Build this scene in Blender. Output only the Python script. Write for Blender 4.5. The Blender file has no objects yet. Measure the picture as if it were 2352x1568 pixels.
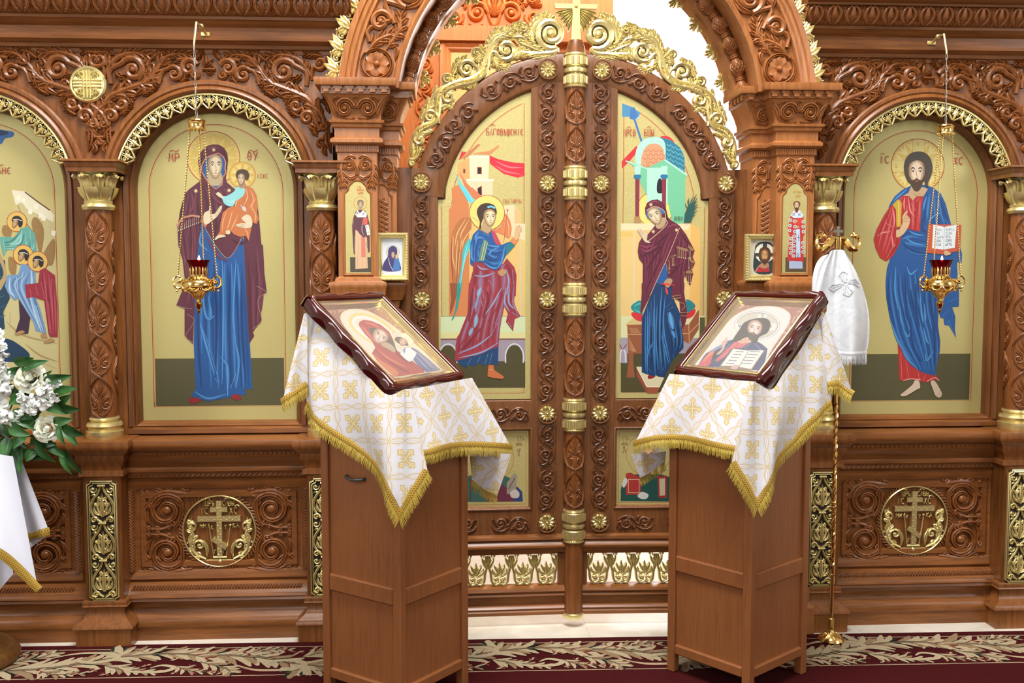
import bpy, math, random
from mathutils import Vector
SC = bpy.context.scene; COL = SC.collection
PI = math.pi; sin, cos, rad = math.sin, math.cos, math.radians
RND = random.Random(11)
# ------------------------------------------------------------------ camera
CAM = (0.0, -4.42, 1.6); FPX = 2320.0
cd = bpy.data.cameras.new('camera'); cam = bpy.data.objects.new('camera', cd); COL.objects.link(cam)
cd.sensor_width = 36.0; cd.lens = FPX/2352*36.0; cd.clip_start = 0.05; cd.clip_end = 100
cam.location = CAM; cam.rotation_euler = (rad(86.0), 0, rad(-3.5)); SC.camera = cam
# ------------------------------------------------------------------ light
SC.view_settings.view_transform = 'Standard'; SC.view_settings.look = 'None'
SC.view_settings.gamma = 1.0; SC.view_settings.use_curve_mapping = False
SC.view_settings.exposure = 0.1
wd = bpy.data.worlds.new('daylight'); SC.world = wd; wd.use_nodes = True
wd.node_tree.nodes['Background'].inputs[0].default_value = (0.92, 0.96, 1.0, 1)
wd.node_tree.nodes['Background'].inputs[1].default_value = 1.6
def area(name, loc, target, sx, sy, power, col=(1, 1, 1)):
    l = bpy.data.lights.new(name, 'AREA'); l.shape = 'RECTANGLE'; l.size = sx; l.size_y = sy; l.energy = power; l.color = col
    o = bpy.data.objects.new(name, l); COL.objects.link(o); o.location = loc
    o.rotation_euler = (Vector(target)-Vector(loc)).to_track_quat('-Z', 'Y').to_euler(); return o
# area lamps for daylight: unseen nave windows, the sanctuary window, an added sanctuary fill
area('dome_window_light', (0.1, -2.0, 5.8), (0.5, -0.1, 1.2), 2.2, 2.2, 440, (1.0, 0.985, 0.96))
area('nave_window_light_west', (-5.35, -3.4, 3.4), (0.5, 0, 1.3), 1.8, 3.2, 150, (0.90, 0.95, 1.0))
area('nave_window_light_east', (6.35, -4.2, 3.4), (0.5, 0, 1.3), 1.8, 3.2, 150, (0.90, 0.95, 1.0))
area('nave_window_light_rear', (-0.6, -9.35, 3.9), (0.5, 0, 1.4), 4.2, 2.8, 260, (1.0, 0.98, 0.95))
area('sanctuary_window_light', (2.35, 2.62, 2.3), (0.2, 0.5, 0.6), 1.5, 2.4, 170, (1.0, 0.98, 0.95))
area('sanctuary_fill_light', (0.9, 1.5, 4.4), (0.5, 1.9, 1.5), 2.0, 1.4, 62, (1.0, 0.97, 0.92))  # added fill lamp to brighten the sanctuary; the ceiling has no opening
SC.cycles.max_bounces = 5; SC.cycles.diffuse_bounces = 2; SC.cycles.glossy_bounces = 2; SC.cycles.transmission_bounces = 3; SC.cycles.transparent_max_bounces = 4; SC.cycles.sample_clamp_indirect = 5.0
SC.cycles.caustics_reflective = False; SC.cycles.caustics_refractive = False; SC.cycles.use_adaptive_sampling = True; SC.cycles.adaptive_threshold = 0.05
# ------------------------------------------------------------------ projection of photo pixels onto planes of the place
_yw, _pt = rad(3.5), rad(-4.0)
_f = Vector((cos(_pt)*sin(_yw), cos(_pt)*cos(_yw), sin(_pt))); _r = Vector((cos(_yw), -sin(_yw), 0)); _u = _r.cross(_f)
def ray(u, v): return _f + _r*((u-1176)/FPX) - _u*((v-784)/FPX)
def P(u, v, y=0.0):
    d = ray(u, v); t = (y-CAM[1])/d.y
    return Vector((CAM[0]+d.x*t, y, CAM[2]+d.z*t))
def PD(u, v, dist):
    return Vector(CAM)+ray(u, v)*dist
# ------------------------------------------------------------------ mesh builder
class MB:
    def __init__(s): s.v = []; s.f = []; s.c = []; s.uv = None
    def add(s, vs, fs, col=None):
        o = len(s.v); s.v.extend([tuple(p) for p in vs]); s.f.extend([tuple(i+o for i in f) for f in fs])
        if col is not None: s.c.extend(col if isinstance(col, list) else [col]*len(vs))
        return s
    def box(s, x0, x1, y0, y1, z0, z1, bev=0.0):
        if bev:
            b = bev; vs = []; 
            for (x, sx) in ((x0, 1), (x1, -1)):
                for (y, sy) in ((y0, 1), (y1, -1)):
                    for (z, sz) in ((z0, 1), (z1, -1)):
                        vs += [(x+sx*b, y+sy*b, z), (x+sx*b, y, z+sz*b), (x, y+sy*b, z+sz*b)]
            I = lambda i, j, k, m: (i*4+j*2+k)*3+m
            F = []
            F += [[I(0,0,0,2), I(0,0,1,2), I(0,1,1,2), I(0,1,0,2)], [I(1,0,0,2), I(1,1,0,2), I(1,1,1,2), I(1,0,1,2)]]
            F += [[I(0,0,0,1), I(1,0,0,1), I(1,0,1,1), I(0,0,1,1)], [I(0,1,0,1), I(0,1,1,1), I(1,1,1,1), I(1,1,0,1)]]
            F += [[I(0,0,0,0), I(0,1,0,0), I(1,1,0,0), I(1,0,0,0)], [I(0,0,1,0), I(1,0,1,0), I(1,1,1,0), I(0,1,1,0)]]
            for j in (0, 1):
                for k in (0, 1): F.append([I(0,j,k,0), I(1,j,k,0), I(1,j,k,1), I(0,j,k,1)])
            for i in (0, 1):
                for k in (0, 1): F.append([I(i,0,k,0), I(i,1,k,0), I(i,1,k,2), I(i,0,k,2)])
                for j in (0, 1): F.append([I(i,j,0,1), I(i,j,1,1), I(i,j,1,2), I(i,j,0,2)])
                for j in (0, 1):
                    for k in (0, 1): F.append([I(i,j,k,0), I(i,j,k,1), I(i,j,k,2)])
            return s.add(vs, F)
        vs = [(x, y, z) for x in (x0, x1) for y in (y0, y1) for z in (z0, z1)]
        return s.add(vs, [(0,1,3,2), (4,6,7,5), (0,4,5,1), (2,3,7,6), (0,2,6,4), (1,5,7,3)])
    def prism(s, poly, y0, y1):                         # polygon in xz pushed from y0 (front) to y1
        n = len(poly)
        vs = [(x, y0, z) for x, z in poly]+[(x, y1, z) for x, z in poly]
        return s.add(vs, [tuple(range(n)), tuple(range(2*n-1, n-1, -1))]+[(i, i+n, (i+1) % n+n, (i+1) % n) for i in range(n)])
    def grid(s, rows, closed=False, cols=None):          # rows of points -> quads
        m = len(rows[0]); vs = [p for r in rows for p in r]; fs = []
        for i in range(len(rows)-1):
            for j in range(m if closed else m-1):
                k = (j+1) % m
                fs.append((i*m+j, i*m+k, (i+1)*m+k, (i+1)*m+j))
        return s.add(vs, fs, cols)
    def sweepx(s, prof, x0, x1, caps=True):              # prof: (y,z) outline pushed along x
        s.grid([[(x0, y, z) for y, z in prof], [(x1, y, z) for y, z in prof]])
        if caps:
            n = len(prof)
            s.add([(x0, y, z) for y, z in prof], [tuple(range(n))]); s.add([(x1, y, z) for y, z in prof], [tuple(range(n-1, -1, -1))])
        return s
    def breakx(s, prof, stops):                          # moulding with breaks: stops = [(x, extra forward)], mitred
        s.grid([[(x, y-e, z) for y, z in prof] for x, e in stops]); return s
    def ring(s, prof, x0, x1, y0, y1):                   # prof (out,z) mitred round three sides of a block: left, front, right
        rows = []
        for (cx, cy, nx, ny) in ((x0, y1, -1, 0), (x0, y0, -1, -1), (x1, y0, 1, -1), (x1, y1, 1, 0)):
            rows.append([(cx+o*nx, cy+o*ny, z) for o, z in prof])
        return s.grid(rows)
    def rect(s, prof, x0, x1, z0, z1):                   # prof (inward, y) mitred round a rectangle
        c = [(x0, z0, 1, 1), (x1, z0, -1, 1), (x1, z1, -1, -1), (x0, z1, 1, -1), (x0, z0, 1, 1)]
        return s.grid([[(x+o*sx, y, z+o*sz) for o, y in prof] for x, z, sx, sz in c])
    def arc(s, prof, cx, cz, a0, a1, n=40):              # prof (r,y)
        return s.grid([[(cx+r*cos(a0+(a1-a0)*i/n), y, cz+r*sin(a0+(a1-a0)*i/n)) for r, y in prof] for i in range(n+1)])
    def archframe(s, prof, cx, cz, R, zb, n=40):         # prof (outward,y): legs and half circle
        rows = [[(cx+R+o, y, zb) for o, y in prof]]
        rows += [[(cx+(R+o)*cos(PI*i/n), y, cz+(R+o)*sin(PI*i/n)) for o, y in prof] for i in range(n+1)]
        rows += [[(cx-R-o, y, zb) for o, y in prof]]
        return s.grid(rows)
    def lathe(s, prof, cx, cy, cz, n=24, a0=0, a1=2*PI):
        full = abs(a1-a0-2*PI) < 1e-6; m = n if full else n+1
        rows = [[(cx+r*sin(a0+(a1-a0)*j/n), cy-r*cos(a0+(a1-a0)*j/n), cz+z) for j in range(m)] for r, z in prof]
        return s.grid(rows, closed=full)
    def tube(s, pts, r, n=6, caps=True):
        pts = [Vector(p) for p in pts]; N = len(pts); rows = []
        up = None
        for i, p in enumerate(pts):
            t = (pts[min(i+1, N-1)]-pts[max(i-1, 0)]).normalized()
            if up is None: up = Vector((0, 0, 1)) if abs(t.z) < .9 else Vector((0, 1, 0))
            a = t.cross(up).normalized(); b = a.cross(t).normalized(); up = b
            rr = r[i] if isinstance(r, (list, tuple)) else r
            rows.append([p+(a*cos(2*PI*k/n)+b*sin(2*PI*k/n))*rr for k in range(n)])
        s.grid(rows, closed=True)
        if caps: s.add(rows[0], [tuple(range(n))]); s.add(rows[-1], [tuple(range(n-1, -1, -1))])
        return s
    def sphere(s, c, r, n=10, m=6, sz=1.0):
        return s.lathe([(max(1e-5, r*sin(PI*i/m)), -r*sz*cos(PI*i/m)) for i in range(m+1)], c[0], c[1], c[2], n)
def make(name, mb, mat, parent=None, smooth=True, kind=None, label=None, ang=40):
    me = bpy.data.meshes.new(name)
    o0 = Vector(parent['_w']) if parent is not None and '_w' in parent else Vector((0, 0, 0))
    me.from_pydata([(x-o0.x, y-o0.y, z-o0.z) for x, y, z in mb.v], [], mb.f)
    if mb.c:
        at = me.color_attributes.new('Col', 'FLOAT_COLOR', 'POINT')
        at.data.foreach_set('color', [k for c in mb.c for k in (c[0], c[1], c[2], 1.0)])
    if mb.uv:
        ul = me.uv_layers.new(name='UVMap'); li = [0]*len(me.loops); me.loops.foreach_get('vertex_index', li)
        ul.data.foreach_set('uv', [k for i in li for k in mb.uv[i]])
    me.materials.append(mat)
    if smooth:
        me.polygons.foreach_set('use_smooth', [True]*len(me.polygons))
        if ang < 180: me.set_sharp_from_angle(angle=rad(ang))
    o = bpy.data.objects.new(name, me); COL.objects.link(o)
    if parent is not None: o.parent = parent; o['_w'] = tuple(o0)
    else: o['_w'] = (0.0, 0.0, 0.0)
    if kind: o['kind'] = kind
    if label: o['label'] = label
    return o
def tag(o, label, cat, group=None):
    o['label'] = label; o['category'] = cat
    if group: o['group'] = group
    return o
def thing(name, label, cat, loc, group=None):
    o = bpy.data.objects.new(name, None); COL.objects.link(o); o.location = loc; o['_w'] = tuple(loc); o.empty_display_size = .1
    return tag(o, label, cat, group)
def struct(name, mb, mat, **k):
    return make(name, mb, mat, None, kind='structure', **k)
def rep(src, off, parent=None):                          # one more of the same piece, shifted
    c = src.copy(); COL.objects.link(c); c.parent = parent if parent is not None else src.parent
    c.location = src.location+Vector(off); return c
def dup(root, off, label, group=None):                   # copy of a thing with its parts and sub-parts
    r = root.copy(); COL.objects.link(r); r.location = root.location+Vector(off); r['label'] = label
    r['_w'] = tuple(Vector(root['_w'])+Vector(off))
    if group: r['group'] = group
    for ch in [o for o in KIDS(root)]:
        c = ch.copy(); COL.objects.link(c); c.parent = r
        for g in KIDS(ch):
            d = g.copy(); COL.objects.link(d); d.parent = c
    return r
def KIDS(o): return [c for c in bpy.data.objects if c.parent == o]
# ------------------------------------------------------------------ materials (node based)
def lin(c):
    return tuple((k/255/12.92 if k/255 <= .04045 else ((k/255+.055)/1.055)**2.4) for k in c)
class S:                                                   # tiny shader algebra
    def __init__(s, t, so): s.t = t; s.s = so
    def op(s, o, b=None, c=None):
        n = s.t.nodes.new('ShaderNodeMath'); n.operation = o
        for i, q in enumerate((s, b, c)):
            if q is None: continue
            if isinstance(q, S): s.t.links.new(q.s, n.inputs[i])
            else: n.inputs[i].default_value = q
        return S(s.t, n.outputs[0])
    def __add__(s, b): return s.op('ADD', b)
    def __sub__(s, b): return s.op('SUBTRACT', b)
    def __mul__(s, b): return s.op('MULTIPLY', b)
    def __truediv__(s, b): return s.op('DIVIDE', b)
    def abs(s): return s.op('ABSOLUTE')
    def fract(s): return s.op('FRACT')
    def floor(s): return s.op('FLOOR')
    def sin(s): return s.op('SINE')
    def lt(s, b): return s.op('LESS_THAN', b)
    def gt(s, b): return s.op('GREATER_THAN', b)
    def mx(s, b): return s.op('MAXIMUM', b)
    def mn(s, b): return s.op('MINIMUM', b)
    def clamp(s): n = s.op('ADD', 0.0); n.s.node.use_clamp = True; return n
    def step(s, a, b): return ((s-a)/(b-a)).clamp()
class Mat:
    def __init__(s, name, col=(200, 200, 200), rough=.5, metal=0.0, spec=.5):
        s.m = bpy.data.materials.new(name); s.m.use_nodes = True; s.t = s.m.node_tree; s.b = s.t.nodes['Principled BSDF']
        s.set('Base Color', (*lin(col), 1)); s.set('Roughness', rough); s.set('Metallic', metal); s.set('Specular IOR Level', spec)
    def set(s, k, v):
        if isinstance(v, S): s.t.links.new(v.s, s.b.inputs[k])
        elif hasattr(v, 'is_output'): s.t.links.new(v, s.b.inputs[k])
        else: s.b.inputs[k].default_value = v
        return s
    def coord(s, which='Object', scale=(1, 1, 1), rot=(0, 0, 0)):
        n = s.t.nodes.new('ShaderNodeTexCoord'); mp = s.t.nodes.new('ShaderNodeMapping'); mp.inputs['Scale'].default_value = scale
        mp.inputs['Rotation'].default_value = rot
        s.t.links.new(n.outputs[which], mp.inputs[0]); return mp.outputs[0]
    def xyz(s, vec):
        n = s.t.nodes.new('ShaderNodeSeparateXYZ'); s.t.links.new(vec, n.inputs[0]); return [S(s.t, k) for k in n.outputs]
    def noise(s, vec, scale, detail=3, dist=0.0, rough=.5):
        n = s.t.nodes.new('ShaderNodeTexNoise'); n.inputs['Scale'].default_value = scale; n.inputs['Detail'].default_value = detail
        n.inputs['Distortion'].default_value = dist; n.inputs['Roughness'].default_value = rough
        s.t.links.new(vec, n.inputs['Vector']); return S(s.t, n.outputs[0])
    def mix(s, fac, a, b):
        n = s.t.nodes.new('ShaderNodeMix'); n.data_type = 'RGBA'
        if isinstance(fac, S): s.t.links.new(fac.s, n.inputs[0])
        else: n.inputs[0].default_value = fac
        for q, i in ((a, 6), (b, 7)):
            if isinstance(q, tuple): n.inputs[i].default_value = (*lin(q), 1)
            else: s.t.links.new(q, n.inputs[i])
        return n.outputs[2]
    def bump(s, h, strength=.3, dist=.002):
        n = s.t.nodes.new('ShaderNodeBump'); n.inputs['Strength'].default_value = strength; n.inputs['Distance'].default_value = dist
        s.t.links.new(h.s, n.inputs['Height']); s.t.links.new(n.outputs[0], s.b.inputs['Normal']); return s
def wood(name, a, b, rough=.32, sc=(1, 1, .07), coat=.12):
    m = Mat(name, a, rough); v = m.coord('Object', sc)
    g = m.noise(v, 55, 3, 0, .65).step(.36, .66); g2 = m.noise(v, 190, 1).step(.45, .75); g3 = m.noise(m.coord('Object', (1, 1, 1)), 2.5, 1)
    c = m.mix(g, a, b); c = m.mix(g2*.35, c, tuple(k*.62 for k in b)); c2 = m.mix(g3.step(.35, .7)*.35, c, tuple(min(255, k*1.12) for k in a))
    m.set('Base Color', c2); m.set('Specular IOR Level', .45); return m.m
WOOD = wood('oak_stain', (138, 84, 42), (102, 60, 27))
WOODH = wood('oak_stain_lengthwise', (138, 84, 42), (102, 60, 27), sc=(.07, 1, 1))
WOODD = wood('oak_door', (122, 76, 42), (92, 55, 29))
CARVE = wood('carved_oak', (138, 82, 41), (108, 62, 29), .34, coat=.2)
CARVED = wood('carved_oak_door', (118, 71, 40), (92, 54, 29), .34, coat=.2)
WOODP = wood('honey_oak_portal', (168, 108, 60), (138, 82, 42))
CARVEP = wood('carved_honey_oak', (158, 98, 52), (130, 76, 38), .34, coat=.2)
BEECH = wood('beech_lectern', (143, 88, 49), (136, 82, 45), .42, (1, 1, .05), .12)
SANCT = wood('sanctuary_wood', (214, 128, 66), (196, 106, 48), .45)
def metal(name, c, rough=.25, nz=60, bs=.12, mt=1.0):
    m = Mat(name, c, rough, mt); n = m.noise(m.coord('Object'), nz, 1); m.set('Roughness', n*.18+(rough-.07)); m.bump(n, bs, .002); return m.m
GOLD = metal('gilding', (234, 216, 152), .31, 60, .12, .8)
GOLDP = metal('polished_gold', (242, 202, 124), .15, 30, .05)
SILVER = metal('silver', (190, 186, 178), .3)
LACQ = Mat('burgundy_lacquer', (66, 12, 14), .12).set('Coat Weight', .6).set('Coat Roughness', .05).m
def plain(name, c, rough=.5, spec=.5): return Mat(name, c, rough, 0, spec).m
def goldleaf():
    m = Mat('icon_gold_ground', (200, 178, 98), .42, .35); n = m.noise(m.coord('Object'), 340, 2); n2 = m.noise(m.coord('Object'), 6, 2)
    m.set('Base Color', m.mix(n.step(.35, .7), (184, 170, 106), (202, 190, 132))); m.bump(n, .15, .0006); return m.m
GLEAF = goldleaf()
def painted():
    m = Mat('egg_tempera', (255, 255, 255), .42); a = m.t.nodes.new('ShaderNodeVertexColor'); a.layer_name = 'Col'
    n = m.noise(m.coord('Object'), 420, 2); mm = m.t.nodes.new('ShaderNodeMix'); mm.data_type = 'RGBA'; mm.blend_type = 'MULTIPLY'; mm.inputs[0].default_value = .18
    m.t.links.new(a.outputs[0], mm.inputs[6]); m.t.links.new(n.s, mm.inputs[7]); m.t.links.new(mm.outputs[2], m.b.inputs['Base Color']); return m.m
PAINT = painted()
# ------------------------------------------------------------------ ornament: carved strokes
def cat(pts, n):
    if len(pts) == 2: return [(pts[0][0]+(pts[1][0]-pts[0][0])*i/n, pts[0][1]+(pts[1][1]-pts[0][1])*i/n) for i in range(n+1)]
    q = [tuple(2*a-b for a, b in zip(pts[0], pts[1]))]+list(pts)+[tuple(2*a-b for a, b in zip(pts[-1], pts[-2]))]; out = []
    m = len(pts)-1
    for i in range(n+1):
        t = m*i/n; k = min(int(t), m-1); t -= k; p0, p1, p2, p3 = q[k:k+4]
        out.append(tuple(.5*(2*b+(c-a)*t+(2*a-5*b+4*c-d)*t*t+(3*b-a-3*c+d)*t*t*t) for a, b, c, d in zip(p0, p1, p2, p3)))
    return out
def key(w, t):
    if not isinstance(w, (list, tuple)): return w
    m = len(w)-1; k = min(int(t*m), m-1); f = t*m-k
    return w[k]+(w[k+1]-w[k])*f
DOME = [(-1, 0), (-.72, .72), (0, 1), (.72, .72), (1, 0)]
GROOVE = [(-1, 0), (-.85, .8), (-.45, 1), (0, .45), (.45, 1), (.85, .8), (1, 0)]
RIB = [(-1, .15), (-.5, .9), (-.2, .6), (.2, 1), (.6, .6), (1, .1)]
def stroke(mb, pts, w, h, fm, prof=DOME, n=10, th=0.0):
    p = cat(pts, n) if n else pts
    N = len(p); rows = []; wm = max(w) if isinstance(w, (list, tuple)) else w
    for i in range(N):
        a = p[max(i-1, 0)]; b = p[min(i+1, N-1)]; dx, dz = b[0]-a[0], b[1]-a[1]; L = math.hypot(dx, dz) or 1
        nx, nz = -dz/L, dx/L; wi = max(key(w, i/(N-1)), 1e-5); hi = h*(.3+.7*wi/wm)
        row = [fm(p[i][0]+nx*wi*s, p[i][1]+nz*wi*s, hi*q) for s, q in prof]
        if th: row = [fm(p[i][0]-nx*wi, p[i][1]-nz*wi, -th)]+row+[fm(p[i][0]+nx*wi, p[i][1]+nz*wi, -th)]
        rows.append(row)
    mb.grid(rows, closed=bool(th))
    if th:
        mb.add(rows[0], [tuple(range(len(rows[0])))]); mb.add(rows[-1], [tuple(range(len(rows[0])-1, -1, -1))])
def bead(mb, c, r, h, fm, n=8, m=3):
    rows = [[fm(c[0]+r*cos(PI/2*i/m)*cos(2*PI*j/n), c[1]+r*cos(PI/2*i/m)*sin(2*PI*j/n), h*sin(PI/2*i/m)) for j in range(n)] for i in range(m)]
    mb.grid(rows, closed=True); mb.add(rows[-1]+[fm(c[0], c[1], h)], [(j, (j+1) % n, n) for j in range(n)])
def spir(c, r0, r1, a0, turns, n=26):
    out = []
    for i in range(n+1):
        t = i/n; r = r0*(1-t)**1.1+r1*(1-(1-t)**1.1); a = a0+2*PI*turns*t; out.append((c[0]+r*cos(a), c[1]+r*sin(a)))
    return out
def vol(mb, c, r, a0, turns, w, h, fm, prof=DOME, th=0.0, pre=None, n=28):     # volute with a bead at its eye
    p = spir(c, r, r*.2, a0, turns, n)
    if pre: p = cat(list(pre)+[p[0], p[2]], 8)[:-2]+p
    stroke(mb, p, [w*.7, w, w, w*.75, w*.6], h, fm, prof, 0, th); bead(mb, c, r*.3, h*1.15, fm)
def leaf(mb, pts, w, h, fm, th=0.0, n=8): stroke(mb, pts, [w*.25, w, w*.85, w*.05], h, fm, GROOVE, n, th)
def acan(mb, pts, w, h, fm, lobes=4, th=0.0, both=True, L=1.5):                  # acanthus: rib with lobes peeling off
    p = cat(pts, 12); stroke(mb, p, [w*.3, w*.55, w*.5, w*.4, w*.1], h, fm, DOME, 0, th)
    for k in range(lobes):
        t = .16+.7*k/max(1, lobes-1); i = min(int(t*12), 11); a, b = p[i], p[i+1]
        dx, dz = b[0]-a[0], b[1]-a[1]; d = math.hypot(dx, dz) or 1; dx /= d; dz /= d; q = w*L*(1.15-.6*abs(t-.45))
        for sg in ((1, -1) if both else (1,)):
            nx, nz = -dz*sg, dx*sg
            leaf(mb, [a, (a[0]+q*(.6*dx+.34*nx), a[1]+q*(.6*dz+.34*nz)), (a[0]+q*(1.15*dx+.66*nx), a[1]+q*(1.15*dz+.66*nz)), (a[0]+q*(1.4*dx+1.0*nx), a[1]+q*(1.4*dz+1.0*nz))], w*.58, h*.85, fm, th, 6)
def palm(mb, c, L, W, h, fm, k=5, up=1, th=0.0):                               # palmette fan
    for i in range(k):
        t = (i-(k-1)/2)/max(1, (k-1)/2); a = t*1.15; l = L*(1-.38*t*t)
        x, z = sin(a)*W, cos(a)*l*up
        leaf(mb, [c, (c[0]+x*.45, c[1]+z*.55), (c[0]+x*.9, c[1]+z*.95), (c[0]+x*1.12, c[1]+z*.86+0*l)], W*.22, h, fm, th, 6)
def rinceau(mb, L, H, n, h, fm, th=0.0, s0=1, lv=True, w=None):                # running scroll, a in 0..L, b in -H..H
    c = L/n; w = w or H*.165; s = s0
    for i in range(n):
        x0 = i*c; cx = x0+c*.52; r = min(c*.44, H*.74)
        vol(mb, (cx, s*H*.08), r, rad(200) if s > 0 else rad(160), 1.55 if s < 0 else -1.55, w, h, fm, DOME, th, [(x0, s*H*.55), (x0+c*.06, s*H*.05)])
        stroke(mb, [(x0+c*.05, -s*H*.35), (cx-c*.1, -s*H*.86), (cx+c*.3, -s*H*.7), (x0+c*1.02, -s*H*.15)], [w*.5, w*.9, w*.9, w*.5], h*.85, fm, DOME, 8, th)
        if lv:
            leaf(mb, [(cx+r*.2, -s*H*.1), (cx+c*.25, s*H*.3), (cx+c*.42, s*H*.88)], w*1.3, h, fm, th, 6)
            leaf(mb, [(cx-c*.1, -s*H*.8), (cx+c*.12, -s*H*.55), (cx+c*.3, -s*H*.92)], w*1.1, h*.9, fm, th, 6)
            leaf(mb, [(x0+c*.1, s*H*.3), (x0+c*.16, s*H*.75), (x0+c*.3, s*H*.95)], w*1.1, h*.9, fm, th, 6)
            bead(mb, (x0+c*.97, s*H*.62), w*.9, h, fm)
        s = -s
def flat(ox, oz, y, ax=1, az=0, bx=0, bz=1):                # local (a,b,height) -> wall plane at y, towards the viewer
    return lambda a, b, h: (ox+a*ax+b*bx, y-h, oz+a*az+b*bz)
def onarc(cx, cz, r0, a0, y, sg=1):                         # a along the arc, b outward
    return lambda a, b, h: (cx+(r0+b)*cos(a0+sg*a/r0), y-h, cz+(r0+b)*sin(a0+sg*a/r0))
def oncyl(cx, cy, r, z0): return lambda a, b, h: (cx+(r+h)*sin(a/r), cy-(r+h)*cos(a/r), z0+b)
# ================================================================== room shell
def marble():
    m = Mat('marble_floor', (214, 200, 176), .18); v = m.coord('Object'); x, y, z = m.xyz(v)
    n = m.noise(v, 5, 6, 1.2); j = ((x*1.65).fract()-.5).abs().gt(.495).mx(((y*1.65).fract()-.5).abs().gt(.495))
    c = m.mix(n.step(.3, .75), (214, 204, 186), (234, 228, 214)); m.set('Base Color', m.mix(j*.22, c, (170, 156, 132))); return m.m
PLAST = Mat('cream_plaster', (206, 198, 184), .8).m
PLASTW = Mat('white_plaster', (244, 241, 236), .8).m
struct('floor', MB().box(-6, 7, -10, 3.2, -.1, 0), marble(), smooth=False)
struct('wall_left', MB().box(-5.7, -5.5, -9.7, 3.2, 0, 6.2), PLAST, smooth=False)
struct('wall_right', MB().box(6.5, 6.7, -9.7, 3.2, 0, 6.2), PLAST, smooth=False)
struct('wall_back', MB().box(-5.7, 6.7, -9.7, -9.5, 0, 6.2), PLAST, smooth=False)
struct('ceiling', MB().box(-5.7, 6.7, -9.7, 3.2, 6.2, 6.4), PLAST, smooth=False)
# unseen window frames added on solid walls and ceiling, round the area lamps
FRW = plain('added_window_frame', (240, 238, 232), .4)
for k, (x, yc_) in enumerate(((-5.49, -3.4), (6.49, -4.2))):
    m = MB().rect([(0, -.02), (.09, -.02), (.09, .02), (0, .02)], -1.02, 1.02, -1.72, 1.72); s = 1 if x < 0 else -1
    m.v = [(x+s*(.02+b_), yc_+a_, 3.4+c_) for a_, b_, c_ in m.v]; struct('window_%d' % (k+2), m, FRW, smooth=False)
m = MB().rect([(0, -9.49), (.09, -9.49), (.09, -9.45), (0, -9.45)], -2.85, 1.65, 2.4, 5.4); struct('window_4', m, FRW, smooth=False)
m = MB().rect([(0, 6.18), (.1, 6.18), (.1, 6.1), (0, 6.1)], -1.2, 1.4, -3.3, -.7); m.v = [(x, z, y) for x, y, z in m.v]; struct('window_5', m, FRW, smooth=False)
# sanctuary end wall with its tall window
XC = 0.548
wx0, wx1, wz0, wz1 = 1.12, 2.75, .9, 4.2
w = MB(); w.box(-5.5, wx0, 2.9, 3.1, 0, 6.2); w.box(wx1, 6.5, 2.9, 3.1, 0, 6.2); w.box(wx0, wx1, 2.9, 3.1, 0, wz0); w.box(wx0, wx1, 2.9, 3.1, wz1, 6.2)
struct('wall_far', w, PLASTW, smooth=False)
wn = MB().rect([(0, 2.88), (.06, 2.88), (.06, 2.98), (0, 2.98)], wx0, wx1, wz0, wz1)
win = struct('window_1', wn, plain('white_window_frame', (245, 245, 242), .4), smooth=False)
pane = Mat('window_glass', (255, 255, 255), .05); pane.set('Transmission Weight', 1.0).set('IOR', 1.02).set('Alpha', .15)
mm = (wx0+wx1)/2
make('mullion', MB().box(mm-.03, mm+.03, 2.9, 2.97, wz0, wz1), plain('window_white', (245, 245, 242), .4), win, smooth=False)
for a, b in ((wx0+.06, mm-.03), (mm+.03, wx1-.06)): make('pane', MB().box(a, b, 2.935, 2.94, wz0+.06, wz1-.06), pane.m, win, smooth=False)
# ================================================================== wooden screen: plain backing wall
ZA = 1.945                                                  # springing centre of the icon arches
COLX = [-1.474, XC-1.09, XC+1.09, 2.545]
BAYS = [-1.987, -1.014, 2.112]
RI, RA = .335, .46
def arch_panel(mb, x0, x1, cx, R, z0, z1, y0, y1, n=36):      # slab with an arched opening standing on z0
    pts = [(cx-R, z0)]+[(cx-R*cos(PI*i/n), ZA+R*sin(PI*i/n)) for i in range(n+1)]+[(cx+R, z0)]
    for y in (y0, y1):
        o = [(x0, z0)]+[None]*(n+1)+[(x1, z0)]
        for i in range(n+1):
            a, z = pts[i+1]; t = i/n
            o[i+1] = (x0, z0+(z1-z0)*t*4) if t < .25 else ((x0+(x1-x0)*(t-.25)*2, z1) if t < .75 else (x1, z1-(z1-z0)*(t-.75)*4))
        mb.grid([[(a, y, b) for a, b in pts], [(a, y, b) for a, b in o]])
    mb.grid([[(a, y0, b) for a, b in pts], [(a, y1, b) for a, b in pts]])
wb = MB(); wb.box(-3.2, XC-.86, .12, .16, 0, 4.2); wb.box(XC+.86, 4.0, .12, .16, 0, 4.2)
wb.box(-3.2, XC-.95, .04, .12, 2.5, 4.2); wb.box(XC+.95, 4.0, .04, .12, 2.5, 4.2)
# wall above the portal arch
n = 40; pts = [(XC-1.0*cos(PI*i/n), 2.272+1.0*sin(PI*i/n)) for i in range(n+1)]
oo = [(XC-1.0*cos(PI*i/n), 4.2) for i in range(n+1)]
wb.grid([[(a, -.02, b) for a, b in pts], [(a, -.02, b) for a, b in oo]])
struct('wall_front', wb, WOOD, smooth=False)
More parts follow.
